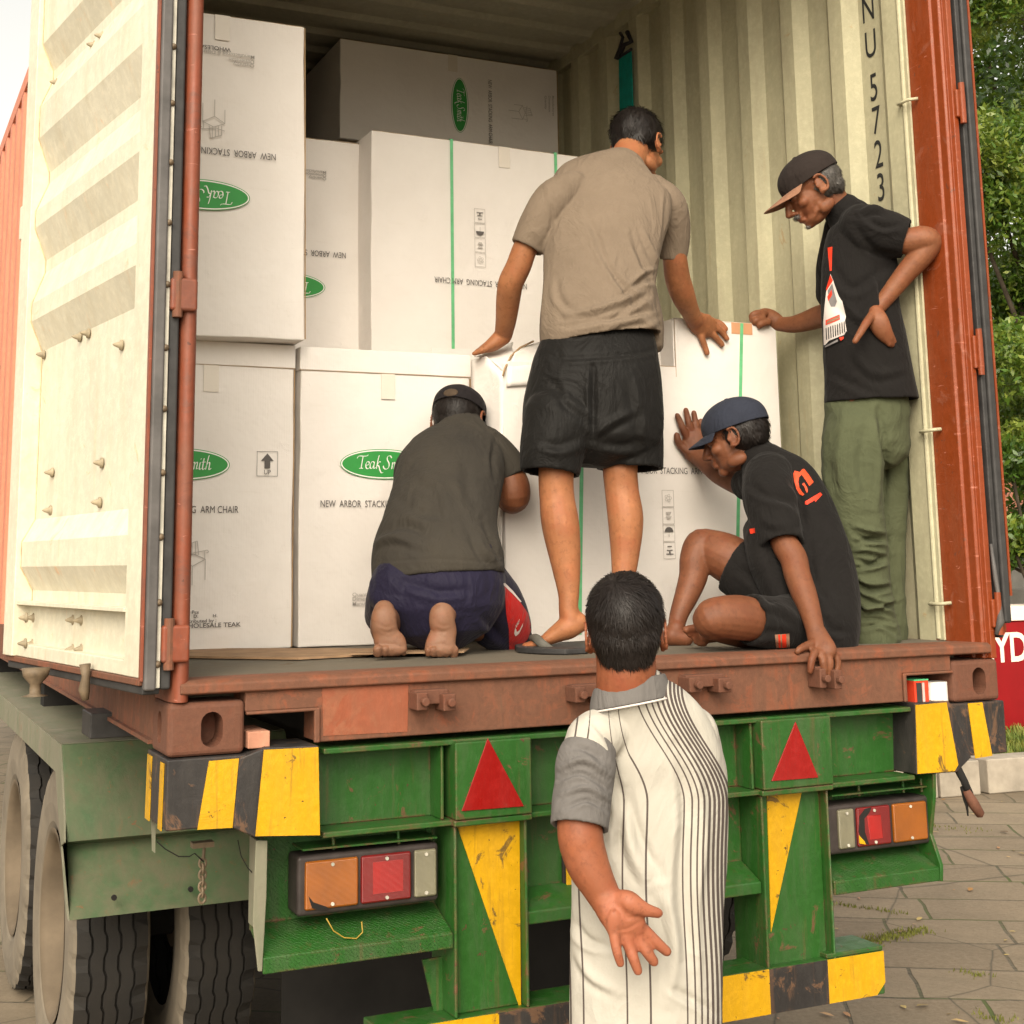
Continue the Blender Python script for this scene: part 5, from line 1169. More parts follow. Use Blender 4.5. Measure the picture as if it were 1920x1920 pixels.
def head(S, C, fr, k=1.0, ears=True, old=False):
    r, f, u = fr; g = lambda x, y, z: C+(r*x+f*y+u*z)*k
    E = lambda c, a, b_, c_: S.ell(g(*c), [r*a*k, f*b_*k, u*c_*k], 18, 12)
    E((0, -.012, .030), .074, .093, .086); E((0, .030, -.025), .060, .062, .080); E((0, .030, -.072), .050, .052, .036)
    E((0, .072, -.096), .021, .020, .017)
    if old: E((0, .045, -.085), .043, .046, .028)
    for s_ in (-1, 1):
        E((s_*.040, .058, -.028), .023, .024, .020); E((s_*.045, .010, -.078), .018, .035, .022)
        if ears:
            E((s_*.076, -.008, -.014), .006, .016, .027)
            for a in np.linspace(-.5, 3.6, 12): E((s_*(.085), -.010-.020*math.sin(a)-.002, -.010+.029*math.cos(a)), .0052, .0052, .0052)
            E((s_*.081, .004, -.014), .005, .005, .008)
            E((s_*.078, .0, -.038), .006, .009, .010)
    for x in (-.044, -.022, 0, .022, .044): E((x, .088-abs(x)*.42, .020), .016, .011, .008)
    for i in range(6): a = i/5; E((0, .090+.026*a, .012-.046*a), .0085+.0035*a, .010+.003*a, .011)
    E((0, .113, -.038), .012, .011, .009); E((-.012, .104, -.040), .009, .010, .008); E((.012, .104, -.040), .009, .010, .008)
    E((0, .092, -.063), .024, .013, .0065); E((0, .090, -.074), .021, .012, .007); E((0, .084, -.052), .028, .014, .012)
    for s_ in (-1, 1): E((s_*.031, .080, .0), .014, .010, .009)
    return g
def hair(name, S, C, fr, me_src, region, parent, mat_=None, n=2600, L=.035, seed=1, crown=(0, -.03, .12), k=1., wd=.0011):
    """fused base already given as mesh me_src; strands combed away from the crown"""
    rng = np.random.RandomState(seed); r, f, u = fr; co = vco(me_src); no = vno(me_src); idx = rng.randint(0, len(co), n); CW = C+(r*crown[0]+f*crown[1]+u*crown[2])*k
    mb = MB(); cs = co[idx]; ns = no[idx]
    for p, nn_ in zip(cs, ns):
        d = p-CW; d = d-nn_*(d@nn_); dl_ = np.linalg.norm(d)+1e-6; d = d/dl_+rng.normal(0, .22, 3); d = d-nn_*(d@nn_)*.9; d /= np.linalg.norm(d)+1e-6
        s_ = np.cross(d, nn_); s_ /= np.linalg.norm(s_)+1e-6; ln = L*rng.uniform(.5, 1.2); w_ = wd*rng.uniform(.6, 1.3)
        a = p+nn_*.0005; b_ = p+d*ln*.5+nn_*(.0022+rng.uniform(0, .0025)); c_ = p+d*ln+nn_*rng.uniform(-.004, .003)
        k0 = len(mb.v); mb.v += [tuple(a-s_*w_), tuple(a+s_*w_), tuple(b_+s_*w_), tuple(b_-s_*w_), tuple(c_)]; mb.f += [(k0, k0+1, k0+2, k0+3), (k0+3, k0+2, k0+4)]; mb.mi += [0, 0]
    base = MB(); base.v = [tuple(v_) for v_ in co]; base.f = [tuple(p_.vertices) for p_ in me_src.polygons]; base.mi = [0]*len(base.f)
    base.add(mb.v, mb.f); me = base.mesh(name); me.shade_smooth(); return link(name, me, mat_ or M['hairm'], parent)
def nails(parent, items):
    for (px, py, y, r, dx, dy) in items:
        q = P(px, py, y=y); k = r/SC(q); t_ = (CR*dx-CU*dy); t_ /= np.linalg.norm(t_); s_ = np.cross(t_, CF); S = Sculpt(); S.ell(q-CF*k*.55, [t_*k*1.15, s_*k*.8, CF*k*.35], 10, 6); me = S.mb.mesh('nail'); o = link('nail', me, M['nail'], parent, smooth=True)
def cap_dome(fr, C, k, mat_, parent, tilt=.0, brimmat=None, brim=True, blen=.078, size=(.085, .105, .092), label=None, brim_drop=.30):
    r, f, u = fr; S_ = size; g = lambda x, y, z: C+(r*x+f*y+u*z)*k
    vs = []; fs = []; N = 48; K = 12; z0 = .036
    for j in range(K+1):
        ph = (math.pi/2)*(1-j/K)      # from rim to top
        for i in range(N):
            th = 2*math.pi*i/N; panel_ = abs(math.sin(3*th)); bulge = 1-.012*(1-panel_)**4
            x = S_[0]*math.sin(ph)*math.sin(th)*bulge; y = S_[1]*math.sin(ph)*math.cos(th)*bulge; z = S_[2]*math.cos(ph)**.85 if j else 0
            fz = z0+z-.012*math.sin(ph)*math.cos(th)*-1*tilt
            if j == 0: fz -= .014
            vs.append(g(x, y-.010, fz))
    for j in range(K):
        for i in range(N): fs.append((j*N+i, j*N+(i+1) % N, (j+1)*N+(i+1) % N, (j+1)*N+i))
    fs.append(tuple(K*N+i for i in range(N)))
    me = MB().add(vs, fs).mesh('cap'); o = link('cap', me, mat_, parent, smooth=True); sm = o.modifiers.new('s', 'SOLIDIFY'); sm.thickness = .003; sm.offset = -1; sb = o.modifiers.new('d', 'SUBSURF'); sb.levels = sb.render_levels = 1
    if label: o['label'] = label
    b2 = Sculpt(); b2.ell(g(0, -.010, z0+S_[2]+.002), [r*.008*k, f*.008*k, u*.004*k], 12, 6); link('cap_button', b2.mb.mesh('b'), mat_, o, smooth=True)
    if brim:
        rows_ = []; n = 20
        for j in range(6):
            tj = j/5; row = []
            for i in range(n+1):
                a = -1.12+2.24*i/n; x = S_[0]*1.0*math.sin(a)*(1+.02*tj); y0_ = S_[1]*math.cos(a)-.010
                ext = blen*max(0, math.cos(a*1.30))**.55*tj; y = y0_+ext; z = z0-.006-brim_drop*ext-.030*(abs(math.sin(a)))**2.2*(.2+.8*tj)
                row.append(g(x, y, z))
            rows_.append(row)
        vs = [p for r_ in rows_ for p in r_]; fs = [(j*(n+1)+i, j*(n+1)+i+1, (j+1)*(n+1)+i+1, (j+1)*(n+1)+i) for j in range(5) for i in range(n)]
        me = MB().add(vs, fs).mesh('brim'); bo = link('brim', me, brimmat or mat_, o, smooth=True); sm = bo.modifiers.new('s', 'SOLIDIFY'); sm.thickness = .0035; sm.offset = 0; sb = bo.modifiers.new('d', 'SUBSURF'); sb.levels = sb.render_levels = 1
    return o, g
def hid(pts, k=.8): return [tuple(p_[:3])+(p_[3]*k,)+tuple(p_[4:]) for p_ in pts]     # under clothes: slimmer
DR = np.array([CF[0], CF[1], 0]); DR /= np.linalg.norm(DR); UZ = np.array([0, 0, 1.])
PG = 'men loading the cartons'

# ------------------------------------------------------------------ man in the taupe shirt, standing with his back to us
pm = thing('person', 'person in taupe T-shirt and black shorts standing with both hands on a carton', 'person', tuple(P(1130, 1212, z=FL)))
S = Sculpt()
S.loft(hid([(1118, 700, .47, 92, .62), (1120, 600, .49, 88, .6), (1125, 520, .53, 90, .58), (1135, 430, .59, 98, .55), (1150, 365, .635, 74, .55), (1160, 345, .655, 36, .8)], .8))
S.loft([(1162, 345, .665, 26), (1168, 318, .680, 34), (1178, 298, .70, 34), (1188, 272, .73, 32)])
LEGY = .44
S.loft([(1060, 700, .46, 34, 1.1), (1050, 800, .45, 33), (1043, 880, .44, 33.5), (1044, 930, .44, 33), (1051, 985, .43, 35.5, 1.1), (1060, 1050, .42, 29), (1066, 1110, .41, 20.5), (1066, 1140, .41, 18.5, 1.2), (1070, 1160, .41, 22, 1.2)])
S.loft([(1178, 700, .46, 34, 1.1), (1172, 800, .45, 33), (1163, 870, .44, 33), (1166, 920, .44, 32), (1173, 975, .43, 33.5, 1.15), (1172, 1040, .42, 27), (1168, 1100, .41, 20), (1167, 1140, .41, 18.5), (1168, 1178, .41, 20, 1.2)])
# raised left foot pointing left, right foot flat
S.loft([(1083, 1167, .40, 20, 1.1), (1064, 1177, .41, 22, 1.2), (1040, 1190, .43, 16, 1.5), (1018, 1203, .45, 10.5, 2.2), (1000, 1209, .46, 8, 2.4), (986, 1212, .47, 6, 1.6)])
S.blob(1086, 1172, .40, 15)
for i, (dx, dy) in enumerate(((0, 0), (5, -3), (9, -5))): S.loft([(1002+dx*2, 1207+dy, .48+.02*i, 7), (984+dx*2, 1211+dy, .49+.02*i, 6)])
S.loft([(1172, 1188, .41, 22, 1), (1160, 1202, .38, 15, 1.6), (1130, 1209, .42, 10, 2.2), (1112, 1212, .44, 7, 2)])
# arms
S.loft([(1055, 375, .62, 24), (1022, 420, .64, 24), (990, 455, .67, 23.5), (972, 500, .70, 24), (958, 530, .73, 24, 1.0), (953, 560, .77, 23), (949, 598, .82, 20), (944, 628, .87, 17, .9)], n=18)
S.loft([(943, 630, .87, 17, .9), (925, 645, .89, 14, 1.5), (908, 654, .91, 9, 2.2), (894, 660, .93, 5, 2)])
for i in range(3): S.loft([(915-i*5, 654+i*1.5, .90-.02*i, 6), (892-i*1.5, 662+i*.5, .92-.02*i, 4.5)])
S.loft([(1240, 370, .60, 24), (1260, 420, .62, 23), (1265, 480, .64, 23), (1270, 520, .67, 24), (1280, 552, .70, 23), (1293, 582, .74, 18), (1303, 600, .765, 16)], n=18)
S.loft([(1302, 598, .765, 18, .8), (1312, 607, .775, 22, .6), (1325, 612, .782, 23, .5), (1334, 613, .786, 19, .5)], sub=4)
YF = .787
for fg in ([(1332, 601, .80, 6), (1345, 604, .797, 6), (1354, 609, .79, 5.5), (1361, 617, YF, 5)], [(1334, 608, YF, 7), (1346, 616, YF-.004, 6.3), (1356, 626, YF, 5.8), (1363, 635, YF, 5.2)],
           [(1328, 615, YF, 7.5), (1338, 628, YF-.004, 6.6), (1347, 638, YF, 6), (1354, 646, YF, 5.4)], [(1312, 616, YF, 8), (1316, 634, YF-.004, 6.6), (1321, 648, YF, 6), (1326, 662, YF, 5.2)]): S.loft(fg, n=12, sub=4)
hfr = frame_of(DR*.80+CR*.52-UZ*.42, UZ+DR*.35+CR*.1); HC = P(1196, 276, y=.74)
g = head(S, HC, hfr, 1.03)
me = S.fuse(.004, 3); body = link('body', me, M['skin_tan'], pm, smooth=True)
S = Sculpt(); gg = g; r_, f_, u_ = hfr
S.ell(g(0, -.018, .038), [r_*.086, f_*.101, u_*.092], 24, 16); S.ell(g(0, -.050, -.004), [r_*.070, f_*.045, u_*.050], 18, 12); S.ell(g(0, .03, .085), [r_*.055, f_*.05, u_*.035])
hm = S.fuse(.004, 3); folds(hm, noise_amp=.003, noise_sc=(30, 30, 30), seed=2)
hair('hair', S, HC, hfr, hm, None, pm, n=2600, L=.04)
# shirt
S = Sculpt()
S.loft([(1127, 640, .47, 114, .66), (1124, 618, .475, 113, .66), (1123, 560, .49, 106, .60), (1126, 500, .53, 107, .58), (1131, 440, .575, 113, .55), (1140, 390, .61, 118, .50), (1147, 352, .635, 112, .46), (1153, 333, .645, 94, .48), (1160, 318, .655, 66, .58), (1165, 311, .665, 46, .75)], n=32, hem0=.03, side=CR)
S.loft([(1075, 352, .63, 32), (1040, 374, .63, 38), (1012, 418, .65, 37), (987, 465, .67, 31)], hem1=.03, n=24)
S.loft([(1222, 358, .62, 32), (1250, 388, .61, 38), (1263, 440, .63, 31), (1262, 487, .65, 25)], hem1=.03, n=24)
S.loft([(1215, 540, .49, 16, 2.5), (1226, 600, .475, 17, 2.5), (1230, 648, .47, 14, 2.2)])
me = S.fuse(.0045, 5)
L_ = [([(1100, 395), (1125, 460), (1160, 520), (1190, 560)], 7, -.006), ([(1110, 430), (1150, 500), (1200, 560), (1228, 585)], 6, .005), ([(1185, 440), (1205, 490), (1225, 530)], 6, -.006), ([(1200, 420), (1222, 470), (1236, 500)], 5, .005),
      ([(1046, 520), (1050, 560), (1085, 590)], 7, -.004), ([(1060, 590), (1110, 582), (1160, 566), (1205, 545)], 6, .007), ([(1060, 612), (1120, 600), (1180, 590), (1225, 580)], 6, -.006), ([(1140, 600), (1180, 575), (1215, 552)], 6, -.006),
      ([(1180, 540), (1205, 512), (1228, 505)], 5, .006), ([(1160, 560), (1195, 530), (1230, 525)], 5, -.006), ([(1130, 620), (1170, 606), (1205, 600), (1230, 618)], 5, .005), ([(1030, 350), (1036, 400), (1026, 460)], 4, -.003), ([(1250, 360), (1246, 420), (1240, 480)], 4, -.004),
      ([(1170, 640), (1205, 620), (1238, 600)], 6, .004), ([(1016, 470), (1018, 560), (1012, 630)], 6, .004)]
folds(me, L_, .0022, (11, 11, 5), 1)
o = garment('t_shirt', me, M['tan_cloth'], pm); bv_ = bvh_of(me)
S = Sculpt()
S.loft([(1126, 596, .485, 92, .50), (1125, 625, .48, 102, .54), (1123, 655, .47, 111, .60), (1118, 700, .46, 122, .66), (1113, 760, .455, 131, .62), (1111, 800, .45, 133, .58)], n=32, side=CR)
S.loft([(1052, 790, .45, 74, .9), (1036, 840, .445, 62, .95), (1031, 888, .44, 56, .95)], hem1=.05, n=28, side=CR)
S.loft([(1172, 780, .45, 70, .9), (1180, 830, .445, 64, .95), (1181, 880, .44, 62, .95)], hem1=.05, n=28, side=CR)
me = S.fuse(.005, 5)
folds(me, [([(1113, 690), (1112, 760), (1113, 825)], 6, -.009), ([(1112, 815), (1150, 790), (1190, 770)], 8, .006), ([(1112, 800), (1060, 760), (1040, 720)], 8, -.005), ([(1125, 830), (1165, 835), (1210, 825)], 8, -.005), ([(1100, 830), (1050, 850), (1010, 840)], 9, .005), ([(1020, 660), (1060, 672), (1200, 662), (1232, 650)], 5, -.003), ([(1185, 700), (1205, 780), (1210, 850)], 9, .005)], .003, (9, 9, 5), 3)
garment('shorts', me, M['black_sport'], pm)
# flip-flops
def flipflop(pts, yv, strap, parent):
    S = Sculpt()
    mb = MB(); L = [P(a, b_, z=FL+.001) for a, b_ in pts]; mb.prism(L, (0, 0, .016)); o = mb.build('flip_flop', M['rubber'], parent, bevel=.004, seg=3)
    S.loft(strap, n=10, sub=5); link('strap', S.fuse(.003, 2), M['strapgrey'], o, smooth=True)
sole_w = [(965, 1219), (970, 1224), (1010, 1227), (1060, 1228), (1100, 1226), (1112, 1221), (1095, 1216), (1050, 1213), (1000, 1213), (975, 1215)]
flipflop(sole_w, .4, [(997, 1196, .46, 6, 1), (1005, 1197, .42, 9, .5), (1018, 1208, .395, 9, .5), (1038, 1218, .38, 5, .5)], pm)

# ------------------------------------------------------------------ kneeling man
pk = thing('person', 'person in faded grey T-shirt and navy shorts kneeling barefoot with a black cap', 'person', tuple(P(830, 1228, z=FL)))
S = Sculpt()
S.loft(hid([(822, 1110, .57, 100, .8), (822, 1060, .58, 96, .75), (830, 980, .63, 82, .7), (845, 900, .71, 80, .65), (858, 850, .79, 58, .7), (862, 820, .83, 34, 1)], .78))
S.loft([(863, 825, .83, 26), (862, 785, .86, 30)])
S.loft([(770, 1105, .57, 40), (745, 1145, .68, 36), (735, 1185, .80, 30, 1), (735, 1200, .84, 30)])
S.loft([(880, 1105, .57, 42), (915, 1150, .63, 38), (945, 1185, .68, 28), (952, 1192, .70, 24)])
S.loft([(735, 1190, .82, 30), (728, 1178, .62, 34), (722, 1160, .46, 26), (722, 1150, .40, 20)])
S.loft([(948, 1190, .70, 22), (905, 1178, .60, 26), (855, 1160, .46, 26), (838, 1148, .40, 20)])
# feet, soles towards us, toes on the floor
for (hx0, hy0, bx, by, tx, ty, w_) in ((720, 1147, 727, 1195, 733, 1222, 23), (829, 1143, 829, 1190, 826, 1224, 22)):
    S.loft([(hx0, hy0-2, .40, 20, 1), (hx0, hy0+8, .388, 24, .8), (hx0, hy0+24, .384, 24.5, .7), (hx0+3, hy0+40, .386, 24.5, .62), (bx, by+6, .384, 26.5, .56), (tx, ty-14, .380, 29, .5), (tx, ty-5, .376, 31, .42)], n=22)
    sg = 1 if hx0 > 800 else -1
    for j, (o_, r_t) in enumerate(((-24, 5.5), (-13, 6), (-1, 6.6), (11, 7.2), (25, 9.5))): S.loft([(tx+sg*o_, ty-5, .365, r_t), (tx+sg*o_, ty+3, .372, r_t*.9)], n=12, sub=3)
# right arm: elbow out, forearm reaching forward
S.loft([(908, 848, .77, 24), (938, 872, .75, 27), (957, 903, .72, 33), (963, 928, .71, 32, 1), (960, 935, .73, 29)], n=20)
S.loft([(960, 928, .72, 30), (950, 915, .80, 26), (938, 905, .88, 20)])
S.loft([(815, 855, .82, 22), (785, 885, .85, 22), (775, 915, .90, 20), (790, 920, .94, 18)])
hfr = frame_of(DR*.86+CR*.25-UZ*.45, UZ+DR*.45+CR*.12); HC = P(861, 788, y=.87)
g = head(S, HC, hfr, .98)
me = S.fuse(.0036, 2)
folds(me, [([(706, 1168), (724, 1176), (742, 1170)], 3, -.0009), ([(712, 1180), (727, 1186), (741, 1181)], 2.5, -.0008), ([(815, 1166), (832, 1174), (846, 1168)], 3, -.0009), ([(818, 1180), (830, 1185), (842, 1180)], 2.5, -.0008), ([(700, 1212), (730, 1208), (756, 1212)], 3, -.002), ([(802, 1212), (828, 1208), (852, 1213)], 3, -.002)])
def paint_faces(me, polys):
    co_ = vco(me); no_ = vno(me); p_ = pr(co_)[:, :2]; fr_ = ((co_-CAM)*no_).sum(1) < 0; ins = np.zeros(len(co_), bool)
    for pg in polys:
        q = np.array(pg, float); r_in = np.zeros(len(co_), bool)
        for i in range(len(q)):
            a_, b2 = q[i], q[(i+1) % len(q)]; cond = (a_[1] > p_[:, 1]) != (b2[1] > p_[:, 1]); xi = (b2[0]-a_[0])*(p_[:, 1]-a_[1])/((b2[1]-a_[1])+1e-9)+a_[0]; r_in ^= cond & (p_[:, 0] < xi)
        ins |= r_in
    w_ = (ins & fr_).astype(np.float32)
    ed = np.empty(len(me.edges)*2, np.int32); me.edges.foreach_get('vertices', ed); ed = ed.reshape(-1, 2)
    for it in range(6):
        acc = w_.copy(); cnt = np.ones(len(w_), np.float32); np.add.at(acc, ed[:, 0], w_[ed[:, 1]]); np.add.at(acc, ed[:, 1], w_[ed[:, 0]]); np.add.at(cnt, ed[:, 0], 1); np.add.at(cnt, ed[:, 1], 1); w_ = acc/cnt
    at_2 = me.attributes.new('palm', 'FLOAT', 'POINT'); at_2.data.foreach_set('value', w_)
paint_faces(me, [[(690, 1120), (764, 1120), (764, 1236), (690, 1236)], [(798, 1115), (858, 1115), (862, 1236), (796, 1236)]])
link('body', me, [M['skin_brown']], pk, smooth=True)
r_, f_, u_ = hfr
S = Sculpt(); S.ell(g(0, -.030, .005), [r_*.078, f_*.080, u_*.072], 22, 14); S.ell(g(0, -.055, -.025), [r_*.062, f_*.042, u_*.045]); hm = S.fuse(.004, 2)
hair('hair', S, HC, hfr, hm, None, pk, n=1500, L=.022)
co_, _ = cap_dome(hfr, HC+u_*-.006, 1.0, M['black_cap'], pk, size=(.084, .102, .070))
S = Sculpt(); S.ell(g(0, -.112, .034), [r_*.026, f_*.008, u_*.016], 14, 8); link('cap_opening', S.fuse(.003, 1), plain('dark_hair_gap', (.06, .04, .025), .8, .3, 60), co_, smooth=True)
S = Sculpt()
S.loft([(823, 1086, .53, 124, .78), (822, 1070, .535, 125, .78), (820, 1030, .56, 122, .72), (825, 980, .60, 107, .7), (835, 930, .66, 102, .66), (846, 880, .72, 101, .6), (858, 840, .77, 86, .55), (864, 812, .80, 58, .6), (864, 796, .82, 40, .8)], n=32, hem0=.03, side=CR)
S.loft([(905, 838, .77, 40), (930, 858, .75, 40), (952, 880, .73, 37), (962, 897, .72, 36)], hem1=.03, n=24)
S.loft([(805, 850, .80, 42), (778, 880, .84, 38), (770, 915, .88, 32)], hem1=.02, n=22)
me = S.fuse(.0045, 5)
folds(me, [([(706, 1000), (760, 985), (800, 1000)], 9, -.008), ([(700, 1022), (740, 1010), (790, 1025)], 7, .006), ([(905, 975), (925, 1020), (940, 1050)], 7, -.008), ([(890, 990), (905, 1030), (930, 1060)], 7, .007), ([(930, 820), (925, 860), (928, 900)], 6, -.006), ([(780, 880), (830, 920), (840, 980)], 12, .005), ([(870, 850), (880, 920), (900, 960)], 12, -.005), ([(740, 930), (790, 960), (860, 965)], 10, -.004), ([(700, 1055), (820, 1048), (935, 1056)], 3, -.0025)], .0028, (10, 10, 6), 5)
garment('t_shirt', me, M['grey_cloth'], pk)
S = Sculpt()
S.loft([(820, 1062, .54, 118, .75), (822, 1090, .535, 124, .8), (824, 1115, .53, 124, .85)], n=30, side=CR)
S.loft([(755, 1100, .53, 62, 1), (740, 1125, .60, 54, 1), (728, 1150, .70, 44, 1)], n=24)
S.loft([(770, 1105, .50, 80, .6), (765, 1128, .49, 78, .5)], n=20, side=CR)
S.loft([(890, 1100, .54, 66, 1), (925, 1135, .58, 58, 1), (948, 1170, .62, 48, 1), (960, 1196, .65, 38, 1)], n=26)
S.loft([(905, 1130, .55, 50, .8), (925, 1170, .58, 46, .8), (945, 1200, .62, 32, .8)], n=22)
me = S.fuse(.005, 5); folds(me, [([(880, 1075), (885, 1110), (880, 1140)], 4, .004), ([(760, 1090), (820, 1108), (880, 1104)], 9, -.006), ([(900, 1150), (930, 1185), (950, 1205)], 8, -.006)], .0025, (9, 9, 7), 6)
so = garment('shorts', me, M['navy_cloth'], pk); bv_ = bvh_of(me); me_co = vco(me)
T_ = origin(pk)
bv_ = BVHTree.FromPolygons([tuple(np.array(v_.co)+T_) for v_ in me.vertices], [tuple(p_.vertices) for p_ in me.polygons])
decal('red_panel', bv_, [([(946, 1098), (962, 1115), (975, 1128), (990, 1150), (997, 1178), (990, 1198), (975, 1214), (955, 1222), (954, 1180), (949, 1150)], 0)], [M['red_cloth']], pk, .0025)
decal('piping', bv_, [([(944, 1094), (947, 1093), (962, 1108), (978, 1128), (976, 1129), (961, 1113), (945, 1098)], 0)], [M['print_white']], pk, .003)
nk = text_mesh('NIKE', 11, shear=.25, bold=.25, sx=1.0); a_ = R(52); V = nk[0]; V = np.stack([966+V[:, 0]*math.cos(a_)*.5+V[:, 1]*.9*math.sin(R(20))*.2, 1180-V[:, 0]*math.sin(a_)*.62-V[:, 1]*.9], 1)
decal('printed_mark', bv_, [((V, nk[1]), 0), ([(966, 1178), (964, 1188), (967, 1193), (973, 1188), (980, 1174), (981, 1168), (974, 1182), (969, 1185), (968, 1180)], 0)], [M['print_white']], pk, .0045, 3)

# ------------------------------------------------------------------ sitting man in the blue cap
ps = thing('person', 'person in black T-shirt and slate blue cap sitting on the container edge', 'person', tuple(P(1500, 1216, z=FL)))
S = Sculpt()
S.loft(hid([(1520, 1155, .20, 66, .9), (1530, 1100, .22, 66, .85), (1515, 1020, .27, 68, .8), (1480, 950, .34, 66, .75), (1445, 900, .41, 50, .8), (1428, 878, .44, 32, 1)], .78))
S.loft([(1434, 888, .43, 27), (1412, 858, .45, 31), (1395, 838, .47, 32)])
# far thigh and shin (knee up)
S.loft([(1490, 1140, .28, 40), (1430, 1092, .36, 40), (1370, 1050, .44, 46), (1325, 1028, .50, 37), (1313, 1028, .505, 33), (1303, 1050, .50, 29), (1300, 1080, .495, 27), (1288, 1115, .485, 23), (1274, 1150, .475, 18), (1268, 1175, .47, 16)], n=20)
S.loft([(1268, 1178, .46, 17), (1262, 1190, .47, 18, 1.2), (1248, 1198, .50, 13, 1.6), (1232, 1203, .53, 9, 2)])
S.loft([(1262, 1192, .46, 20, 1), (1285, 1198, .44, 15, 1)])
# near thigh folded flat, shin back under, toes showing left of the knee
S.loft([(1500, 1170, .19, 36, .9), (1440, 1166, .15, 38, .9), (1385, 1158, .12, 42), (1342, 1158, .12, 38), (1332, 1162, .13, 34)], n=20)
S.loft([(1335, 1168, .14, 32), (1380, 1190, .22, 22), (1430, 1196, .30, 20)])
S.loft([(1345, 1185, .26, 18), (1325, 1190, .27, 16), (1310, 1190, .28, 15)])
for (x0, y0, x1, y1, rr_) in ((1316, 1176, 1287, 1181, 8.5), (1314, 1189, 1292, 1191, 5), (1314, 1197, 1300, 1197, 4.6), (1318, 1204, 1303, 1204, 4.4), (1322, 1209, 1310, 1209, 4)): S.loft([(x0, y0, .27, rr_), (x1, y1, .26, rr_*.92)], n=12)
# near arm down to the sill
S.loft([(1452, 915, .34, 26), (1456, 960, .29, 26), (1470, 1015, .22, 26), (1488, 1048, .18, 26), (1495, 1078, .15, 25), (1508, 1115, .11, 24), (1520, 1150, .07, 20), (1528, 1180, .035, 17.5, .9)], n=20)
S.loft([(1528, 1180, .035, 18, .8), (1536, 1200, .012, 22, .6), (1543, 1217, -.008, 25, .5), (1545, 1225, -.014, 24, .5)], n=18)
for fg in ([(1525, 1205, .01, 8), (1510, 1212, -.005, 8), (1500, 1217, -.012, 7), (1495, 1222, -.012, 6)], [(1528, 1222, -.018, 8), (1522, 1236, -.028, 7.5), (1520, 1250, -.028, 6.8), (1519, 1259, -.026, 6)],
           [(1540, 1225, -.018, 8.5), (1543, 1240, -.03, 7.8), (1545, 1255, -.03, 7.2), (1545, 1264, -.028, 6.4)], [(1551, 1224, -.018, 8.2), (1556, 1240, -.03, 7.5), (1555, 1256, -.03, 6.8), (1553, 1267, -.028, 6)],
           [(1561, 1222, -.014, 7.6), (1570, 1236, -.024, 6.8), (1571, 1250, -.025, 6.2), (1567, 1261, -.024, 5.6)]): S.loft(fg, n=12, sub=4)
# far arm to the carton
S.loft([(1415, 918, .50, 24), (1388, 906, .58, 24), (1352, 886, .66, 24), (1325, 868, .72, 19), (1310, 856, .755, 16)], n=18)
S.loft([(1312, 860, .755, 18, .8), (1303, 843, .768, 24, .55), (1303, 825, .775, 24, .5), (1306, 812, .778, 20, .5)], n=18)
YF = .782
for fg in ([(1288, 846, .775, 9), (1278, 836, YF, 8), (1271, 826, YF, 7), (1269, 816, YF, 6)], [(1289, 822, YF, 7.5), (1280, 803, YF-.004, 6.6), (1275, 790, YF, 6), (1270, 779, YF, 5.3)],
           [(1299, 814, YF, 7.5), (1292, 795, YF-.004, 6.6), (1289, 782, YF, 6), (1286, 769, YF, 5.3)], [(1307, 812, YF, 7.4), (1305, 797, YF-.004, 6.6), (1303, 786, YF, 5.8), (1301, 774, YF, 5.2)],
           [(1316, 815, YF, 7), (1317, 804, YF, 6), (1315, 795, YF, 5.4), (1314, 789, YF, 5)]): S.loft(fg, n=12, sub=4)
hfr = frame_of(-CR*.86+DR*.42-UZ*.30, UZ-CR*.24+DR*.08); HC = P(1379, 817, y=.475)
g = head(S, HC, hfr, 1.0)
me = S.fuse(.004, 3); link('body', me, M['skin_dark'], ps, smooth=True)
r_, f_, u_ = hfr
S = Sculpt(); S.ell(g(0, -.030, .006), [r_*.080, f_*.084, u_*.070], 22, 14); S.ell(g(0, -.060, -.022), [r_*.064, f_*.044, u_*.040]); hm = S.fuse(.004, 2); folds(hm, noise_amp=.002, noise_sc=(40, 40, 40))
hair('hair', S, HC, hfr, hm, None, ps, n=1500, L=.022)
cap_dome(hfr, HC+u_*-.004, 1.02, M['blue_cap'], ps, size=(.086, .106, .082), blen=.062, brim_drop=.30)
S = Sculpt()
S.loft([(1522, 1196, .19, 84, .95), (1530, 1160, .19, 82, .9), (1537, 1110, .21, 73, .85), (1525, 1050, .24, 72, .8), (1505, 1000, .28, 74, .76), (1482, 950, .33, 76, .74), (1455, 905, .38, 70, .76), (1432, 872, .42, 48, .9), (1420, 858, .44, 38, 1)], n=32, cap0=True)
S.loft([(1442, 893, .34, 46, 1.0), (1442, 930, .30, 50), (1455, 980, .25, 46), (1466, 1022, .215, 41)], hem1=.035, n=26)
S.loft([(1425, 905, .46, 40), (1400, 908, .52, 30)], n=20)
S.loft([(1420, 1000, .34, 26, 2), (1435, 1060, .30, 30, 2), (1470, 1130, .26, 34, 2)])
me = S.fuse(.0045, 5)
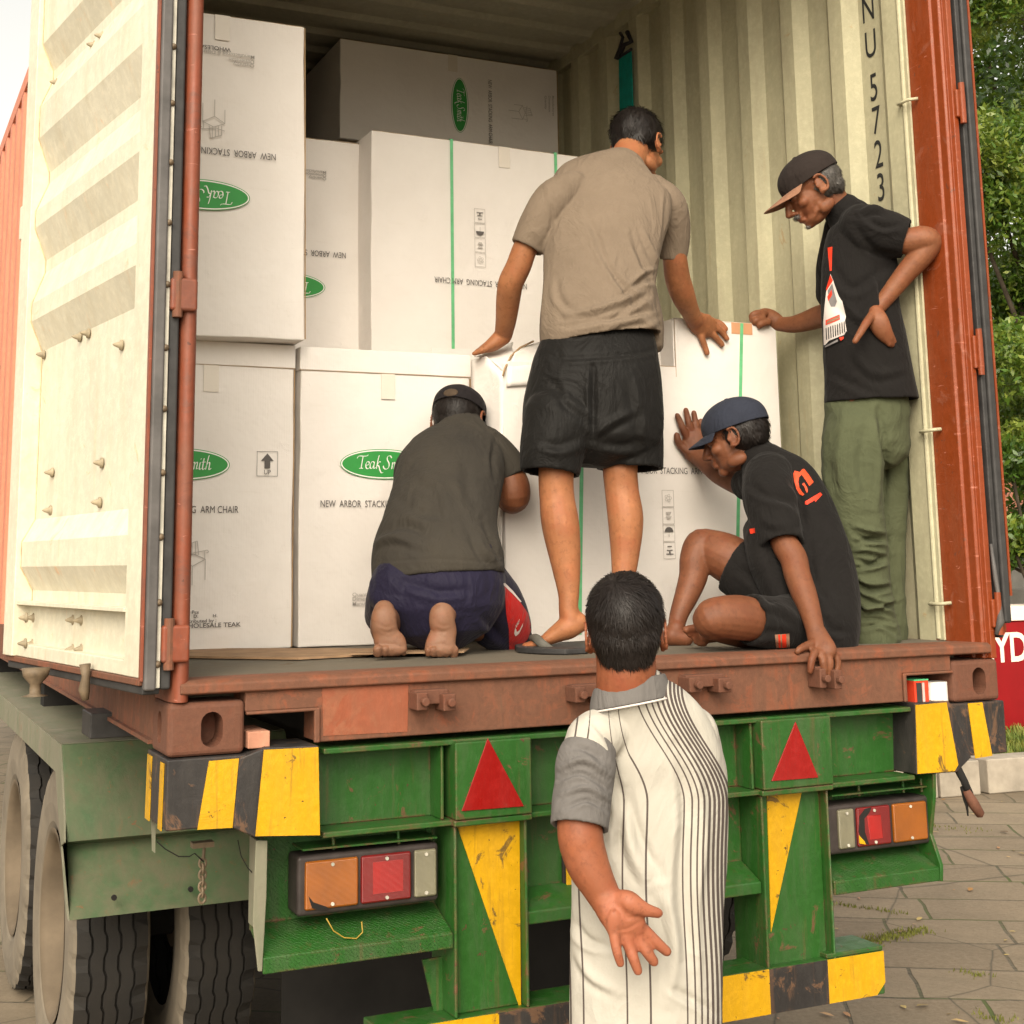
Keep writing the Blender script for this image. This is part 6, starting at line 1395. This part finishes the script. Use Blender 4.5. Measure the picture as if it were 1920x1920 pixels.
folds(me, [([(1400, 900), (1430, 925), (1490, 945), (1520, 1000)], 8, -.006), ([(1500, 1000), (1510, 1060), (1540, 1120)], 8, .006), ([(1520, 1010), (1525, 1080), (1560, 1140)], 7, -.006), ([(1480, 900), (1500, 930), (1508, 990)], 6, -.007), ([(1420, 950), (1440, 980), (1480, 985)], 8, .004), ([(1540, 1150), (1560, 1180), (1590, 1185)], 7, -.006), ([(1495, 1080), (1530, 1150), (1545, 1180)], 7, .005), ([(1426, 1024), (1464, 1018), (1504, 1006)], 3, -.003)], .0025, (10, 10, 6), 7)
o = garment('t_shirt', me, M['black_cloth'], ps); T_ = origin(ps)
bv_ = BVHTree.FromPolygons([tuple(np.array(v_.co)+T_) for v_ in me.vertices], [tuple(p_.vertices) for p_ in me.polygons])
zc = lambda L: [(1460+a/16, 860+b_/16) for a, b_ in L]
decal('printed_emblem', bv_, [(zc([(480, 360), (640, 400), (690, 480), (610, 560), (590, 700), (620, 860), (700, 1000), (770, 1070), (720, 1110), (620, 1060), (530, 900), (460, 640), (440, 450)]), 0),
    (zc([(640, 402), (700, 320), (760, 300), (900, 470), (1050, 700), (920, 820), (860, 720), (780, 600), (692, 480)]), 0),
    (zc([(700, 760), (760, 720), (850, 850), (880, 960), (850, 1030), (810, 960), (770, 840)]), 0)], [M['print_orange']], ps, .002, 3)
def px_text(s, x, y, size, ang, sx=1, bold=.1, shear=0):
    V, F_ = text_mesh(s, size, bold=bold, sx=sx, shear=shear); c_, s_ = math.cos(ang), math.sin(ang); return np.stack([x+V[:, 0]*c_-V[:, 1]*s_, y-V[:, 0]*s_-V[:, 1]*c_], 1), F_
decal('printed_words', bv_, [(zc([(780, 1290), (1250, 1010), (1310, 1080), (1100, 1300), (1080, 1240), (860, 1380), (800, 1370)]), 0)], [M['print_red']], ps, .002, 3)
decal('sleeve_mark', bv_, [([(1405, 992), (1415, 990), (1416, 999), (1407, 1001)], 0)], [M['print_red']], ps, .002, 4)
S = Sculpt()
S.loft([(1505, 1165, .19, 56, 1), (1455, 1168, .15, 50, .95), (1405, 1162, .125, 47, .95)], hem1=.04, n=26)
S.loft([(1490, 1150, .27, 62, 1), (1430, 1092, .36, 60, 1), (1375, 1058, .43, 55, .95)], hem1=.05, n=26)
S.loft([(1500, 1120, .25, 60, 1), (1510, 1180, .20, 44, 1.1)])
me = S.fuse(.005, 4); folds(me, [([(1410, 1135), (1460, 1140), (1500, 1165)], 8, .006), ([(1400, 1190), (1450, 1185), (1490, 1195)], 8, -.005), ([(1380, 1060), (1430, 1100), (1450, 1140)], 9, -.006)], .0028, (9, 9, 9), 8)
o = garment('shorts', me, M['black_cloth'], ps)
bv_ = BVHTree.FromPolygons([tuple(np.array(v_.co)+T_) for v_ in me.vertices], [tuple(p_.vertices) for p_ in me.polygons])
decal('shorts_badge', bv_, [([(1453, 1190), (1480, 1188), (1481, 1214), (1455, 1216)], 1), ([(1459, 1190), (1463, 1190), (1464, 1215), (1460, 1215)], 0), ([(1466, 1190), (1474, 1189), (1475, 1214), (1467, 1215)], 0)], [M['print_red'], M['brimtan']], ps, .003, 4)

# ------------------------------------------------------------------ old man in the dark cap
po_ = thing('person', 'older person in dark cap and olive trousers standing by the container wall, hand on hip', 'person', tuple(P(1640, 1195, z=FL)))
S = Sculpt()
S.loft(hid([(1625, 780, .28, 66, .8), (1618, 700, .28, 62, .75), (1615, 600, .28, 62, .72), (1612, 500, .29, 60, .7), (1606, 440, .31, 48, .8), (1592, 415, .315, 34, 1)], .78))
S.loft([(1594, 412, .315, 24, .9), (1572, 388, .315, 27, .9), (1556, 366, .32, 27, .95)])
S.loft(hid([(1603, 760, .26, 46), (1600, 900, .24, 42), (1612, 1000, .23, 36), (1625, 1100, .22, 28), (1632, 1180, .22, 24)], .7))
S.loft(hid([(1662, 770, .33, 40), (1664, 900, .33, 34), (1664, 1000, .32, 30), (1666, 1100, .31, 24), (1668, 1170, .30, 22)], .65))
S.loft([(1640, 1190, .22, 16, 1), (1615, 1193, .24, 14, 1.3), (1590, 1198, .26, 9, 1.8)]); S.loft([(1668, 1185, .30, 16, 1), (1650, 1190, .31, 12, 1.3)])
S.loft([(1625, 436, .24, 22), (1668, 445, .17, 24), (1700, 452, .13, 25), (1730, 449, .10, 26), (1742, 455, .095, 24), (1728, 478, .11, 23), (1700, 510, .14, 20), (1672, 545, .165, 17), (1648, 575, .18, 14), (1640, 585, .182, 13)], n=20)
S.loft([(1641, 583, .172, 14, .8), (1646, 600, .155, 19, .6), (1654, 618, .150, 18, .6), (1664, 634, .150, 13, .6), (1673, 648, .155, 6, .6)], n=16)
S.loft([(1636, 590, .165, 9), (1624, 606, .148, 8), (1613, 624, .142, 7), (1603, 640, .146, 5.6)], n=12)
for k_ in range(3): S.loft([(1648+k_*6, 606+k_*2, .148+.006*k_, 8), (1658+k_*7, 628+k_*3, .148+.008*k_, 6.8), (1667+k_*6, 646+k_*1, .152+.01*k_, 5)], n=10)
S.loft([(1578, 445, .42, 22), (1564, 520, .50, 22), (1558, 580, .56, 23), (1530, 596, .64, 21), (1490, 608, .73, 16.5), (1462, 608, .79, 13.5)], n=18)
S.loft([(1463, 608, .79, 14, .9), (1448, 600, .81, 18, .8), (1434, 594, .82, 17, .8), (1424, 594, .825, 13, .9)], n=16)
for fg in ([(1432, 588, .80, 8), (1418, 588, .80, 7), (1410, 592, .805, 6), (1410, 600, .81, 5.5)], [(1430, 598, .79, 7.5), (1417, 601, .79, 6.5), (1414, 606, .80, 5.5)], [(1440, 604, .785, 7.5), (1426, 608, .785, 6.5), (1424, 612, .79, 5.5)]): S.loft(fg, n=12, sub=4)
hfr = frame_of(-CR*.80-UZ*.53+DR*.06, UZ*.83-CR*.50); HC = P(1522, 352, y=.33)
g = head(S, HC, hfr, .98, old=True)
me = S.fuse(.0036, 2); folds(me, [([(1500, 398), (1508, 402), (1512, 412)], 3, -.0025), ([(1530, 380), (1537, 400), (1530, 415)], 5, -.003)])
link('body', me, M['skin_brown'], po_, smooth=True)
r_, f_, u_ = hfr
S = Sculpt(); S.ell(g(0, -.034, .004), [r_*.0745, f_*.076, u_*.066], 22, 14); S.ell(g(0, -.062, -.028), [r_*.058, f_*.038, u_*.044]); hm = S.fuse(.004, 2)
hair('hair', S, HC, hfr, hm, None, po_, M['hairgrey'], n=1700, L=.016)
S = Sculpt(); S.ell(g(0, .103, -.054), [r_*.020, f_*.006, u_*.005], 14, 8); S.ell(g(.014, .098, -.057), [r_*.010, f_*.006, u_*.005]); S.ell(g(-.014, .098, -.057), [r_*.010, f_*.006, u_*.005]); mm_ = S.fuse(.002, 1); hair('moustache', S, HC, hfr, mm_, None, po_, M['stubble'], n=260, L=.010, wd=.0007, crown=(0, .1, .0))
S = Sculpt(); S.ell(g(0, .087, -.100), [r_*.012, f_*.006, u_*.006], 14, 8); mm_ = S.fuse(.002, 1); hair('beard', S, HC, hfr, mm_, None, po_, M['stubble'], n=160, L=.010, wd=.0006, crown=(0, .1, .0))
for s_ in (-1, 1):
    S = Sculpt(); S.ell(g(s_*.030, .090, .001), [r_*.009, f_*.004, u_*.0022], 12, 8); link('eye', S.mb.mesh('eye'), M['dark'], po_, smooth=True)
    S = Sculpt(); S.ell(g(s_*.031, .0955, .022), [r_*.014, f_*.003, u_*.0032], 12, 8); link('eyebrow', S.mb.mesh('brow'), M['hairgrey'], po_, smooth=True)
cap_dome(hfr, HC+u_*-.004, 1.0, M['dark_cap'], po_, size=(.084, .103, .078), blen=.085, brimmat=M['brimtan'], brim_drop=.10)
S = Sculpt()
S.loft([(1634, 752, .26, 88, .72), (1631, 720, .26, 84, .72), (1621, 640, .26, 78, .70), (1613, 570, .26, 73, .68), (1612, 500, .27, 70, .68), (1608, 450, .28, 62, .74), (1596, 415, .30, 46, .85), (1582, 398, .31, 36, 1)], n=32, hem0=.03, side=CR)
S.loft([(1615, 425, .24, 44, 1), (1640, 434, .20, 46), (1672, 442, .165, 44), (1700, 448, .135, 37)], hem1=.03, n=26)
S.loft([(1585, 430, .38, 40), (1566, 500, .45, 34), (1560, 550, .50, 30)], n=20)
me = S.fuse(.0045, 5)
folds(me, [([(1600, 420), (1640, 470), (1685, 478)], 8, -.006), ([(1610, 400), (1640, 392), (1660, 396)], 5, .009), ([(1625, 410), (1655, 425), (1690, 420)], 6, -.006), ([(1565, 500), (1600, 540), (1660, 500)], 9, -.006), ([(1575, 560), (1620, 600), (1650, 560)], 9, .005), ([(1640, 480), (1655, 560), (1670, 620)], 7, -.006), ([(1600, 660), (1640, 700), (1700, 690)], 9, .005), ([(1560, 700), (1600, 720), (1650, 742)], 8, -.004)], .0026, (10, 10, 6), 9)
o = garment('t_shirt', me, M['black_cloth'], po_); T_ = origin(po_)
bv_ = BVHTree.FromPolygons([tuple(np.array(v_.co)+T_) for v_ in me.vertices], [tuple(p_.vertices) for p_ in me.polygons])
zc = lambda L: [(1520+a/8+3, 440+b_/8) for a, b_ in L]
pol = [(zc([(230, 195), (300, 180), (290, 540), (262, 545)]), 1), (zc([(272, 590), (310, 680), (400, 930), (450, 1000), (505, 1225), (490, 1300), (515, 1440), (480, 1500), (250, 1590), (172, 1680), (165, 1300), (185, 1060), (210, 850)]), 0),
       (zc([(270, 600), (310, 690), (215, 840), (205, 820)]), 1), (zc([(300, 730), (330, 860), (370, 1000), (340, 1080), (280, 1080), (290, 960), (250, 1010), (240, 900), (230, 840)]), 2), (zc([(290, 820), (300, 900), (240, 1000), (225, 930)]), 1),
       (zc([(200, 1285), (410, 1195), (415, 1270), (200, 1360)]), 1), (zc([(220, 1295), (400, 1215), (402, 1260), (215, 1340)]), 3)]
for k_ in range(9): x_ = 200+k_*34; pol.append((zc([(x_, 1400-k_*12), (x_+12, 1395-k_*12), (x_+22, 1575-k_*14), (x_+8, 1580-k_*14)]), 4))
pol += [(zc([(172, 1660), (470, 1530), (470, 1560), (175, 1700)]), 4), (zc([(400, 1545), (470, 1525), (470, 1560), (430, 1590)]), 1), (zc([(190, 1670), (380, 1570), (385, 1600), (190, 1695)]), 2)]
decal('shirt_print', bv_, pol, [M['print_white'], M['print_red'], M['print_grey'], M['brimtan'], M['black_cloth']], po_, .002, 4)
S = Sculpt()
S.loft([(1628, 700, .28, 62, .6), (1628, 735, .275, 72, .64), (1626, 765, .27, 79, .70), (1625, 790, .27, 78, .75), (1624, 830, .27, 82, .7)], n=28, side=CR)
S.loft([(1614, 770, .265, 46, .7), (1604, 815, .252, 58, .95), (1598, 880, .24, 56, .95), (1604, 960, .235, 52), (1618, 1040, .23, 46), (1628, 1100, .22, 42), (1634, 1150, .22, 42), (1636, 1182, .22, 50, .9), (1636, 1197, .22, 52, .9)], n=28, side=CR)
S.loft([(1652, 768, .32, 38, .75), (1660, 800, .328, 46, .95), (1664, 880, .33, 40, .95), (1664, 1000, .32, 34), (1666, 1080, .31, 30), (1668, 1140, .30, 30), (1668, 1190, .30, 34, .9)], n=26, side=CR)
me = S.fuse(.005, 4)
rw = random.Random(5); LL = [([(1648, 770), (1660, 860), (1656, 960)], 7, -.010), ([(1585, 770), (1575, 860), (1590, 950)], 12, .005), ([(1625, 790), (1615, 880), (1640, 960)], 11, -.006)]
for k_ in range(13): y0 = 985+k_*16; x0 = 1598+rw.uniform(-8, 8)+k_*2; LL.append(([(x0, y0), (x0+28+rw.uniform(-6, 6), y0+rw.uniform(-8, 14)), (x0+62, y0+rw.uniform(-14, 16))], 4.5, rw.choice((-.010, .010, .008))))
folds(me, LL, .004, (8, 8, 14), 10)
garment('trousers', me, M['olive_cloth'], po_)

# ------------------------------------------------------------------ man in the striped polo, foreground
pf = thing('person', 'person in white striped polo standing in front of the trailer, palm behind his back', 'person', tuple(np.append(P(1215, 1500, y=-.52)[:2], GZ)))
S = Sculpt(); Y0 = -.55
def zpx(z, x=1215, y=-.52): return pr(np.array([P(x, 1500, y=y)[0], y, z]))[1]
S.loft(hid([(1215, 1980, -.50, 120, .68), (1212, 1850, -.50, 118, .66), (1210, 1700, -.50, 118, .66), (1212, 1560, -.50, 124, .62), (1208, 1450, -.50, 126, .55), (1195, 1380, -.50, 100, .5), (1185, 1340, -.51, 60, .7)], .8), side=CR)
S.loft([(1182, 1350, -.515, 46), (1178, 1315, -.53, 52), (1174, 1290, -.54, 56), (1174, 1250, -.55, 56), (1172, 1215, -.54, 56)])
# legs down to the ground
for (x_, zz_) in ((1170, 0), (1268, 0)):
    S.loft([(x_, 1960, -.50, 76), (x_, 2150, -.50, 66), (x_, 2300, -.50, 54), (x_, 2420, -.49, 50), (x_, 2600, -.49, 32), (x_, zpx(GZ+.07, x_), -.49, 34)])
    q = P(x_, zpx(GZ+.05, x_), y=-.49); S.ell(q+DR*.07+[0, 0, -.01], [CR*.045, DR*.13, UZ*.035])
S.loft([(1112, 1395, -.53, 36), (1094, 1450, -.55, 38), (1086, 1520, -.57, 41), (1088, 1565, -.585, 43), (1093, 1592, -.59, 42, 1), (1104, 1625, -.60, 40), (1122, 1660, -.615, 34), (1138, 1690, -.63, 30, .85)], n=22)
# hand, palm towards us
YH = -.665
S.loft([(1136, 1686, -.635, 30, .75), (1150, 1702, -.65, 35, .55), (1166, 1720, YH, 38, .42), (1176, 1738, YH, 38, .40), (1182, 1750, YH, 34, .38)], n=22)
S.loft([(1160, 1685, -.655, 17, .9), (1178, 1690, -.675, 20, .9), (1196, 1700, -.685, 17, .9), (1212, 1706, -.69, 12.5), (1226, 1710, -.692, 10.5), (1234, 1712, -.69, 9.5)], n=16)
S.loft([(1186, 1700, -.678, 18, .7), (1196, 1714, -.675, 15, .7)], n=14); S.blob(1152, 1732, -.670, 15, .55, 1.8)
for fg in ([(1197, 1735, YH, 13), (1214, 1750, -.67, 11.8), (1232, 1768, -.675, 11), (1250, 1784, -.675, 9.6)], [(1188, 1748, YH, 12.8), (1200, 1766, -.67, 11.6), (1214, 1786, -.678, 11), (1226, 1803, -.678, 9.4)],
           [(1172, 1754, YH, 12.5), (1180, 1776, -.67, 11.3), (1188, 1798, -.678, 10.6), (1196, 1820, -.678, 9.2)], [(1152, 1750, YH, 11.5), (1154, 1770, -.67, 10), (1158, 1788, -.675, 9.3), (1163, 1806, -.675, 8.2)]): S.loft(fg, n=14, sub=5)
# right arm in front of the body, only its sleeve edge shows
S.loft([(1290, 1400, -.49, 30), (1308, 1460, -.44, 30), (1310, 1540, -.36, 30), (1290, 1600, -.30, 28)])
hfr = frame_of(DR*.97+CR*.08-UZ*.06, UZ-CR*.02); HC = P(1173, 1183, y=-.545)
g = head(S, HC, hfr, 1.0)
me = S.fuse(.0038, 3); folds(me, [([(1162, 1690), (1172, 1712), (1178, 1722), (1206, 1716)], 3, -.0022), ([(1150, 1742), (1176, 1742), (1200, 1728)], 2.6, -.0016), ([(1133, 1704), (1143, 1694), (1155, 1682)], 2.2, -.002), ([(1130, 1697), (1141, 1687), (1150, 1676)], 2.2, -.0015)])
paint_faces(me, [[(1128, 1690), (1160, 1668), (1200, 1682), (1245, 1695), (1245, 1722), (1222, 1728), (1265, 1780), (1262, 1830), (1150, 1835), (1138, 1760)]])
link('body', me, M['skin_fore'], pf, smooth=True)
r_, f_, u_ = hfr
S = Sculpt(); S.ell(g(0, -.016, .034), [r_*.0815, f_*.098, u_*.090], 28, 18); S.ell(g(0, -.048, -.010), [r_*.072, f_*.054, u_*.058], 20, 14); S.ell(g(0, -.048, -.042), [r_*.062, f_*.038, u_*.040], 16, 12)
hm = S.fuse(.0035, 45); folds(hm, noise_amp=.0022, noise_sc=(35, 35, 14), seed=4)
hair('hair', S, HC, hfr, hm, None, pf, n=7500, L=.030, wd=.0009, crown=(-.01, -.055, .075))
S = Sculpt(); 
# polo
S.loft([(1212, 1990, -.50, 144, .68), (1211, 1900, -.50, 141, .66), (1212, 1800, -.50, 141, .66), (1214, 1700, -.50, 142, .65), (1216, 1600, -.50, 145, .62), (1218, 1520, -.505, 147, .58), (1216, 1460, -.51, 147, .54), (1210, 1410, -.52, 140, .52), (1203, 1365, -.53, 124, .50), (1192, 1325, -.54, 96, .56), (1184, 1298, -.545, 70, .75)], n=40, hem0=.03, side=CR)
S.loft([(1140, 1370, -.53, 46), (1116, 1384, -.535, 51), (1107, 1400, -.54, 48)], n=26)
S.loft([(1292, 1375, -.50, 54), (1312, 1440, -.46, 48), (1316, 1510, -.41, 44)], n=26, hem1=.02)
me = S.fuse(.0045, 5)
folds(me, [([(1150, 1440), (1166, 1520), (1160, 1600)], 9, -.008), ([(1160, 1500), (1185, 1600), (1215, 1660)], 11, .007), ([(1175, 1480), (1205, 1580), (1240, 1640)], 10, -.006), ([(1110, 1350), (1145, 1395), (1150, 1440)], 7, -.006), ([(1270, 1400), (1285, 1520), (1275, 1660), (1285, 1800)], 12, -.007), ([(1300, 1420), (1318, 1560), (1305, 1700), (1310, 1880)], 10, .006), ([(1240, 1660), (1265, 1760), (1255, 1880)], 12, .006), ([(1075, 1720), (1100, 1760), (1140, 1775)], 8, -.006), ([(1080, 1780), (1110, 1830), (1160, 1860)], 9, .005), ([(1255, 1850), (1290, 1870), (1340, 1900)], 8, -.005)], .0055, (9, 9, 3), 11)
# stripe coordinate along the cloth: lines run from the collar outwards, then straight down
m, t, b = newmat('striped_pique'); at = nd(t, 'ShaderNodeAttribute', attribute_name='stripe'); v = coords(t)
LINES = [(-150, 2.2), (-126, 2.2), (-44, 2.2), (0, 2.6), (69, 2.0), (84, 2.2), (96, 2.2), (107, 2.8), (117, 3.2), (126, 3.4), (134.5, 3.4), (142, 3.2), (149, 3.0), (156, 3.0)]
fac = None
for x_, w_ in LINES:
    mr = nd(t, 'ShaderNodeMath', operation='SUBTRACT'); t.links.new(at.outputs['Fac'], mr.inputs[0]); mr.inputs[1].default_value = x_
    ab = nd(t, 'ShaderNodeMath', operation='ABSOLUTE'); t.links.new(mr.outputs[0], ab.inputs[0]); lt = nd(t, 'ShaderNodeMath', operation='LESS_THAN'); t.links.new(ab.outputs[0], lt.inputs[0]); lt.inputs[1].default_value = w_*.74
    if fac is None: fac = lt.outputs[0]
    else: mx = nd(t, 'ShaderNodeMath', operation='MAXIMUM'); t.links.new(fac, mx.inputs[0]); t.links.new(lt.outputs[0], mx.inputs[1]); fac = mx.outputs[0]
n1 = noise_n(t, v, 5, 5); n2 = noise_n(t, v, 220, 3)
c = mix(t, ramp(t, n1, [(.3, 0), (.75, 1)]), (.42, .40, .355), (.36, .34, .295)); c = mix(t, fac, c, (.075, .06, .055)); t.links.new(c, b.inputs['Base Color']); b.inputs['Roughness'].default_value = .9; b.inputs['Sheen Weight'].default_value = .02; b.inputs['Specular IOR Level'].default_value = .12
n4 = noise_n(t, coords(t, (1, 1, .5)), 6, 4, .55, 1.2); bump(t, b, ramp(t, n4, [(.36, 0), (.5, 1), (.64, 0)]), .25, .010); bump(t, b, n2, .4, .0012); M['polo'] = m
co = vco(me); p = pr(co)
def sst(x): x = np.clip(x, 0, 1); return x*x*(3-2*x)
sh = 92*(1-sst((p[:, 1]-1290)/215)); wob = 5*np.sin((p[:, 1]-1500)/90)*sst((p[:, 1]-1480)/120)-6*sst((p[:, 1]-1640)/200)
u = p[:, 0]-1214+sh*np.clip((p[:, 0]-1120)/60, -.25, 1)+wob*.6
atb = me.attributes.new('stripe', 'FLOAT', 'POINT'); atb.data.foreach_set('value', u.astype(np.float32))
garment('polo_shirt', me, M['polo'], pf)
S = Sculpt(); S.loft([(1106, 1408, -.538, 50), (1099, 1430, -.548, 56), (1094, 1475, -.56, 55), (1089, 1520, -.575, 55), (1086, 1552, -.585, 55)], n=28, hem1=.03)
me = S.fuse(.004, 4); folds(me, [([(1050, 1440), (1095, 1425), (1140, 1452)], 6, .006), ([(1048, 1462), (1090, 1450), (1142, 1480)], 5, -.006), ([(1055, 1490), (1100, 1478), (1142, 1500)], 5, .005), ([(1060, 1515), (1100, 1500), (1140, 1520)], 5, -.005), ([(1070, 1400), (1100, 1405), (1130, 1425)], 6, -.005)], .002, (10, 10, 16), 12)
garment('sleeve', me, M['grey_knit'], pf, 'plain grey left sleeve')
# collar
rows_ = []
for (dz, k_) in ((0, 1.0), (.5, .97), (1, .93)):
    row = []
    for a in np.linspace(-2.15, 2.15, 25):
        row.append((a, dz, k_))
    rows_.append(row)
CC = P(1182, 1300, y=-.545); CC = CC+DR*.012; vs = []; n = 25
ca = CR; cb = -DR
for j, (zo, ra, rb) in enumerate(((-.002, .087, .086), (.026, .082, .077), (.047, .075, .070))):
    for a in np.linspace(-2.0, 2.0, n):
        tl = .016*math.sin(a)
        vs.append(CC+ca*ra*math.sin(a)+cb*rb*math.cos(a)+UZ*(zo+tl-.012*(1-math.cos(a))*.6-.014))
fs = [(j*n+i, j*n+i+1, (j+1)*n+i+1, (j+1)*n+i) for j in range(2) for i in range(n-1)]
me = MB().add(vs, fs).mesh('collar'); co_ = link('collar', me, M['grey_knit'], pf, smooth=True); sm = co_.modifiers.new('s', 'SOLIDIFY'); sm.thickness = .006; sm.offset = 0; sb = co_.modifiers.new('d', 'SUBSURF'); sb.levels = sb.render_levels = 2
MB().tube([np.array(q)+cb*.0035-UZ*.001 for q in vs[:n]], .0022, 8).build('collar_piping', M['print_white'], co_, smooth=True)
S = Sculpt()
S.loft([(1214, 1975, -.50, 132, .68), (1214, 2020, -.50, 136, .70)], n=28, side=CR)
for x_ in (1168, 1268): S.loft([(x_, 1990, -.50, 84), (x_, 2150, -.50, 76), (x_, 2400, -.49, 60), (x_, zpx(GZ+.06, x_), -.49, 52)], hem1=.03, n=22)
garment('trousers', S.fuse(.007, 3), cloth_mat('dark_trousers', (.03, .028, .03)), pf)
for x_ in (1168, 1268):
    q = P(x_, zpx(GZ+.05, x_), y=-.49); MB().prism([q+CR*a+DR*b_+[0, 0, -q[2]+GZ+.002] for a, b_ in ((-.045, -.07), (.045, -.07), (.05, .1), (.03, .2), (-.03, .2), (-.05, .1))], (0, 0, .03)).build('sandal', M['rubber'], pf, bevel=.008)
